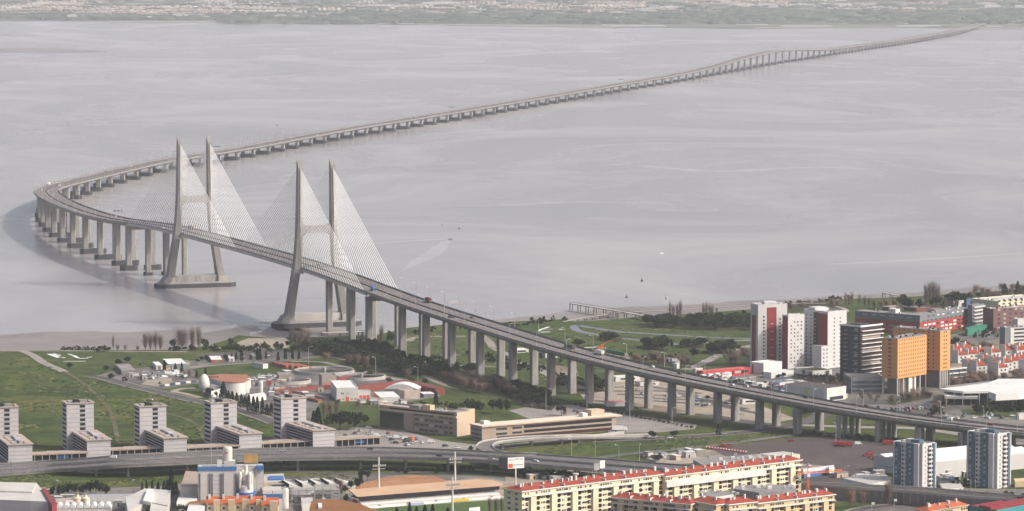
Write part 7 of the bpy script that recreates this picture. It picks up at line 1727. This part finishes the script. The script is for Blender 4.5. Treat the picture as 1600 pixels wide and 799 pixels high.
for x, y, yt, lb in ((1003,440,434,'dark buoy on the open water above the jetty'),(979,465.5,460,'dark buoy just beyond the jetty'),(717,358,354,'tiny buoy right of the near pylon'),(1040.5,468,459,'thin navigation post by the bare poplars'),(690.5,352.5,349.5,'tiny buoy beside the other in mid river'),(106.5,195.5,193,'tiny far buoy at left'),(133+300,197,194,'tiny far buoy above the long viaduct')):
    p = W(x, y, 0); h = zat(p, yt); t = thing('buoy', lb, 'buoy', (p.x,p.y,0)); r0 = .35*h if 'post' not in lb else .5
    mb = MB(); mb.lathe([(r0,-.3),(r0,.22*h),(r0*.3,.5*h)], mat('buoy_dark', (0.05,0.05,0.055), .7), 12); mb.build('float', t); mb = MB(); mb.lathe([(r0*.25,.5*h),(r0*.2,.85*h),(r0*.4,.86*h),(r0*.05,h)], MATS['buoy_dark'], 8); mb.build('top_mark', t)
for x, y, lb in ((1034,396.5,'small white boat in the middle of the river'),(365.5,510,'tiny white boat on the creek by the shore'),(1160+250,77.5,'small red boat far out near the bridge'),(1230,77.3,'tiny brown boat near the far end of the bridge')):
    p = W(x, y, 0); t = thing('boat', lb, 'boat', (p.x,p.y,0), R(10)); t.scale = (.6,.6,.6); hull = [(-3.5,-1.2),(2,-1.2),(4,0),(2,1.2),(-3.5,1.2)]; mb = MB(); mb.prism([(a*.9,b*.8) for a,b in hull], -.2, .9, P_W if 'white' in lb else P_R, Q=hull); mb.build('hull', t); mb = MB(); mb.box(-2,.8,-.8,.8,.91,2.2,P_W); mb.build('cabin', t)
# ------------------------------------------------------------------ small sheds, cabins, containers and street trees that fill the yards
crng = random.Random(77)
def small_sheds(n, P, lab, grp, seed, ang=20, size=(3,9), mats=None, name='cabin'):
    r = random.Random(seed); xs = [p[0] for p in P]; ys = [p[1] for p in P]; used = []; k = 0; tr = 0
    mats = mats or [M_WALLW, M_PALE, M_STEEL, M_BEIGE, M_GREYR]
    while k < n and tr < 3000:
        tr += 1; x, y = r.uniform(min(xs),max(xs)), r.uniform(min(ys),max(ys))
        if not inpoly(x, y, P) or any(abs(x-a) < 5 and abs(y-b) < 1.8 for a, b in used): continue
        used.append((x, y)); k += 1; p = W(x, y, G); a, b, h = r.uniform(*size), r.uniform(2.4,5), r.uniform(2.2,4.2)
        t = thing(name, lab, 'shed' if name == 'cabin' else name, (p.x,p.y,G), R(ang+r.choice((0,0,90))), grp); m = r.choice(mats)
        mb = MB(); mb.box(0,a,0,b,.1,h,m); mb.build('wall', t); mb = MB(); mb.box(-.25,a+.25,-.25,b+.25,h+.003,h+.25,r.choice([M_WROOF,M_GREYR,M_PALE])); mb.build('roof', t)
        mb = MB(); mb.box(a*.3,a*.3+1.1,-.06,-.003,.1,2.1,M_GLASS); mb.build('door', t)
small_sheds(16, [(345,600),(400,592),(440,600),(500,612),(520,625),(440,628),(420,612)], 'small cabins and boxes scattered between the red channels', 'cabins between the red channels', 1, 10)
small_sheds(12, [(200,590),(250,578),(300,566),(300,574),(250,588),(215,598)], 'small cabins in the riverside compound', 'cabins in the riverside compound', 2, 15)
small_sheds(10, [(565,626),(600,632),(640,632),(600,640),(560,636)], 'small huts between the plant hall and the brown office', 'huts behind the brown office', 3, 20)
small_sheds(12, [(395,752),(440,756),(530,760),(540,775),(450,785),(395,775)], 'small boxes and cabins in the pipe yard', 'cabins in the pipe yard', 4, 6)
small_sheds(14, [(88,790),(112,784),(180,784),(200,790),(190,800),(90,800)], 'small cabins in the yard at lower left', 'cabins in the yard at lower left', 5, 5)
small_sheds(9, [(1010,716),(1060,708),(1130,706),(1120,716),(1030,722)], 'site cabins on the gravel lot', 'site cabins on the gravel lot', 6, 30)
small_sheds(10, [(1180,596),(1225,598),(1280,602),(1330,622),(1320,630),(1240,612)], 'small flat sheds beyond the bridge deck', 'small sheds beyond the deck', 7, 40)
small_sheds(8, [(1300,745),(1390,745),(1390,757),(1320,756)], 'pale cabins by the railway left of the blue and white towers', 'cabins by the railway', 8, 30)
small_sheds(8, [(1470,745),(1505,742),(1510,760),(1475,760)], 'low cabins between the blue and white towers', 'cabins between the blue and white towers', 9, 30)
small_sheds(7, [(1040,560),(1098,584),(1090,588),(1040,570)], 'small white sheds beyond the deck before the red showroom', 'white sheds before the red showroom', 10, 35, mats=[M_WALLW])
grove('bare',[(1236,585),(1300,588),(1330,600),(1310,606),(1240,596)],10,4,7,'street trees in front of the white towers','street trees before the white towers')
grove('bare',[(1450,640),(1500,606),(1560,604),(1500,620),(1460,648)],18,5,8,'bare street trees along the road by the hall','street trees by the hall road')
grove('shrub',[(1320,634),(1390,640),(1400,650),(1330,642)],12,2,4,'low bushes along the far side of the deck','low bushes along the far side of the deck')
grove('evergreen',[(1190,586),(1225,590),(1222,594),(1195,592)],5,3,5,'small dark trees by the white hall','small dark trees by the white hall')
grove('shrub',[(600,640),(690,626),(700,632),(640,650)],8,3,5,'dark bushes behind the brown office','bushes behind the brown office')
grove('shrub',[(1240,676),(1300,676),(1400,688),(1400,694),(1300,684),(1240,682)],22,2.0,3.5,'low dark bushes in the shade of the deck','bushes in the shade of the deck')
grove('shrub',[(600,735),(720,732),(780,742),(760,746),(640,742)],14,2.5,4.5,'dark bushes behind the orange dirt lot','bushes behind the orange dirt lot')
lot(16, [(1180,606),(1225,600),(1240,612),(1200,612)], 'cars beyond the deck near the blue grey shed', 'cars near the blue grey shed', 21)
lot(14, [(1320,634),(1420,640),(1430,648),(1340,642)], 'cars on the street below the orange towers', 'cars below the orange towers', 22, ang=-10)
lot(16, [(1090,722),(1180,716),(1230,722),(1110,732)], 'cars beyond the grey hall', 'cars beyond the grey hall', 23)
lot(14, [(830,646),(900,640),(960,650),(930,654)], 'cars on the long car park by the low building', 'cars on the long car park', 24)
lot(12, [(380,760),(440,758),(440,764),(390,768)], 'cars beside the striped mill', 'cars beside the striped mill', 25)
lot(10, [(1105,588),(1165,590),(1150,594),(1110,592)], 'cars in front of the red showroom', 'cars before the red showroom', 26)
grove('shrub',[(1180,480),(1240,475),(1330,465),(1330,468),(1240,479),(1180,485)],26,2.5,5,'scrub along the right shore behind the towers','scrub along the right shore behind the towers')
grove('bare',[(1186,484),(1300,474),(1320,478),(1200,490)],10,6,10,'bare trees along the right shore behind the towers','bare trees along the shore behind the towers')
grove('bare',[(1480,462),(1600,452),(1640,452),(1600,460),(1490,468)],16,6,11,'bare trees along the shore at the right edge','bare trees along the shore at the right edge')
grove('shrub',[(640,520),(700,513),(830,506),(830,509),(700,517),(645,524)],24,2.5,5,'scrub along the shore behind the land viaduct','scrub along the shore behind the land viaduct')
grove('olive_shrub',[(350,548),(470,545),(520,540),(530,548),(470,552),(360,552)],22,2.5,5.5,'green scrub between the cypress lane and the sandy bank','green scrub by the sandy bank')
grove('olive',[(540,575),(600,590),(690,604),(700,612),(600,600),(540,584)],10,5,8,'green young trees along the path under the land viaduct','young trees by the path under the viaduct')
lot(20, [(530,684),(560,672),(620,674),(690,692),(745,700),(700,701),(600,694)], 'cars on the big lot beside the slip road', 'cars on the big lot beside the slip road', 31)
lot(22, [(1135,712),(1240,724),(1300,734),(1290,750),(1240,752),(1150,720)], 'cars and vans at the near edge of the asphalt lot', 'cars at the near edge of the asphalt lot', 32, ('white','silver','dark'))
small_sheds(14, [(1130,590),(1180,600),(1225,612),(1180,612),(1120,600)], 'small flat roofed sheds close behind the deck', 'sheds close behind the deck', 33, 40)
small_sheds(12, [(840,745),(950,748),(1040,752),(1040,758),(900,762),(800,757)], 'small cabins and stacks behind the red roofed row', 'cabins behind the red roofed row', 34, 30)
small_sheds(12, [(10,772),(60,770),(100,776),(110,786),(90,786)], 'small cabins beside the big warehouse', 'cabins beside the big warehouse', 35, 5)
# ------------------------------------------------------------------ past 290 of a kind the smallest in view go into one mass
bpy.context.view_layer.update()
def mass(prefix, keep, name):
    L = [o for o in bpy.data.objects if o.parent is None and o.type == 'EMPTY' and o.name.split('.')[0] == prefix]
    L.sort(key=lambda o: -(o.scale[2]*o.scale[0])/max(1, o.location.y)**2)
    rest = L[keep:]
    if not rest: return
    ch = {}
    for c in bpy.data.objects:
        if c.parent is not None: ch.setdefault(c.parent.name, []).append(c)
    V = []; FC = []; MI = []; ms = []; off = 0
    for o in rest:
        for c in ch.get(o.name, []):
            me = c.data; n = len(me.vertices); a = np.empty(n*3); me.vertices.foreach_get('co', a); a = a.reshape(n, 3)
            M = np.array(c.matrix_world); V.append(a @ M[:3,:3].T + M[:3,3])
            if me.materials[0] not in ms: ms.append(me.materials[0])
            k = ms.index(me.materials[0])
            for p in me.polygons: FC.append(tuple(off+v for v in p.vertices)); MI.append(k)
            off += n
    me = bpy.data.meshes.new(name); me.from_pydata(np.concatenate(V).tolist(), [], FC)
    for m in ms: me.materials.append(m)
    me.polygons.foreach_set('material_index', MI); me.update()
    o = bpy.data.objects.new(name, me); COL.objects.link(o); tag(o, None, None, None, 'stuff')
    for r_ in rest:
        for c in ch.get(r_.name, []): bpy.data.objects.remove(c)
        bpy.data.objects.remove(r_)
mass('evergreen_tree', 290, 'tree_thicket'); mass('dark_shrub', 290, 'undergrowth_thicket')
# ------------------------------------------------------------------ each repeat says which one it is
SING = {'cypresses':'cypress','trees':'tree','poplars':'poplar','cars':'car','bushes':'bush','lamps':'lamp','barriers':'barrier','cabins':'cabin','sheds':'shed','huts':'hut','shrubs':'shrub','pines':'pine','panels':'panel','strips':'strip',
        'signs':'sign','lorries':'lorry','channels':'channel','walkways':'walkway','boxes':'box','planting':'planting','buildings':'building'}
ORD = 'leftmost second third fourth fifth sixth seventh eighth ninth tenth eleventh twelfth thirteenth fourteenth fifteenth sixteenth seventeenth eighteenth nineteenth twentieth'.split()
bpy.context.view_layer.update()
GR = {}
for o in bpy.data.objects:
    if o.parent is None and o.get('group') and o.get('label'): GR.setdefault(o['group'], []).append(o)
for g, L in GR.items():
    same = {}
    for o in L: same.setdefault(o['label'], []).append(o)
    for lab, M in same.items():
        if len(M) < 2: continue
        ws = lab.split()
        for i, w_ in enumerate(ws):
            if w_ in SING: ws[i] = SING[w_]; break
        base = ' '.join(ws)
        def cx(o):
            p = o.location
            if o.type == 'MESH': p = o.matrix_world @ Vector(o.data.vertices[0].co)
            return proj(p)[0]
        M.sort(key=cx)
        n = len(M)
        for i, o in enumerate(M):
            suf = ''
            if n <= 38:
                k = i if i < (n+1)//2 else n-1-i; side = 'left' if i < (n+1)//2 else 'right'
                if k < len(ORD): suf = ', ' + (side+'most' if k == 0 else ORD[k] + ' from ' + side)
            nl = base + suf
            if len(nl.split()) > 16: nl = ' '.join(base.split()[:16-len(suf.split())]) + suf
            o['label'] = nl
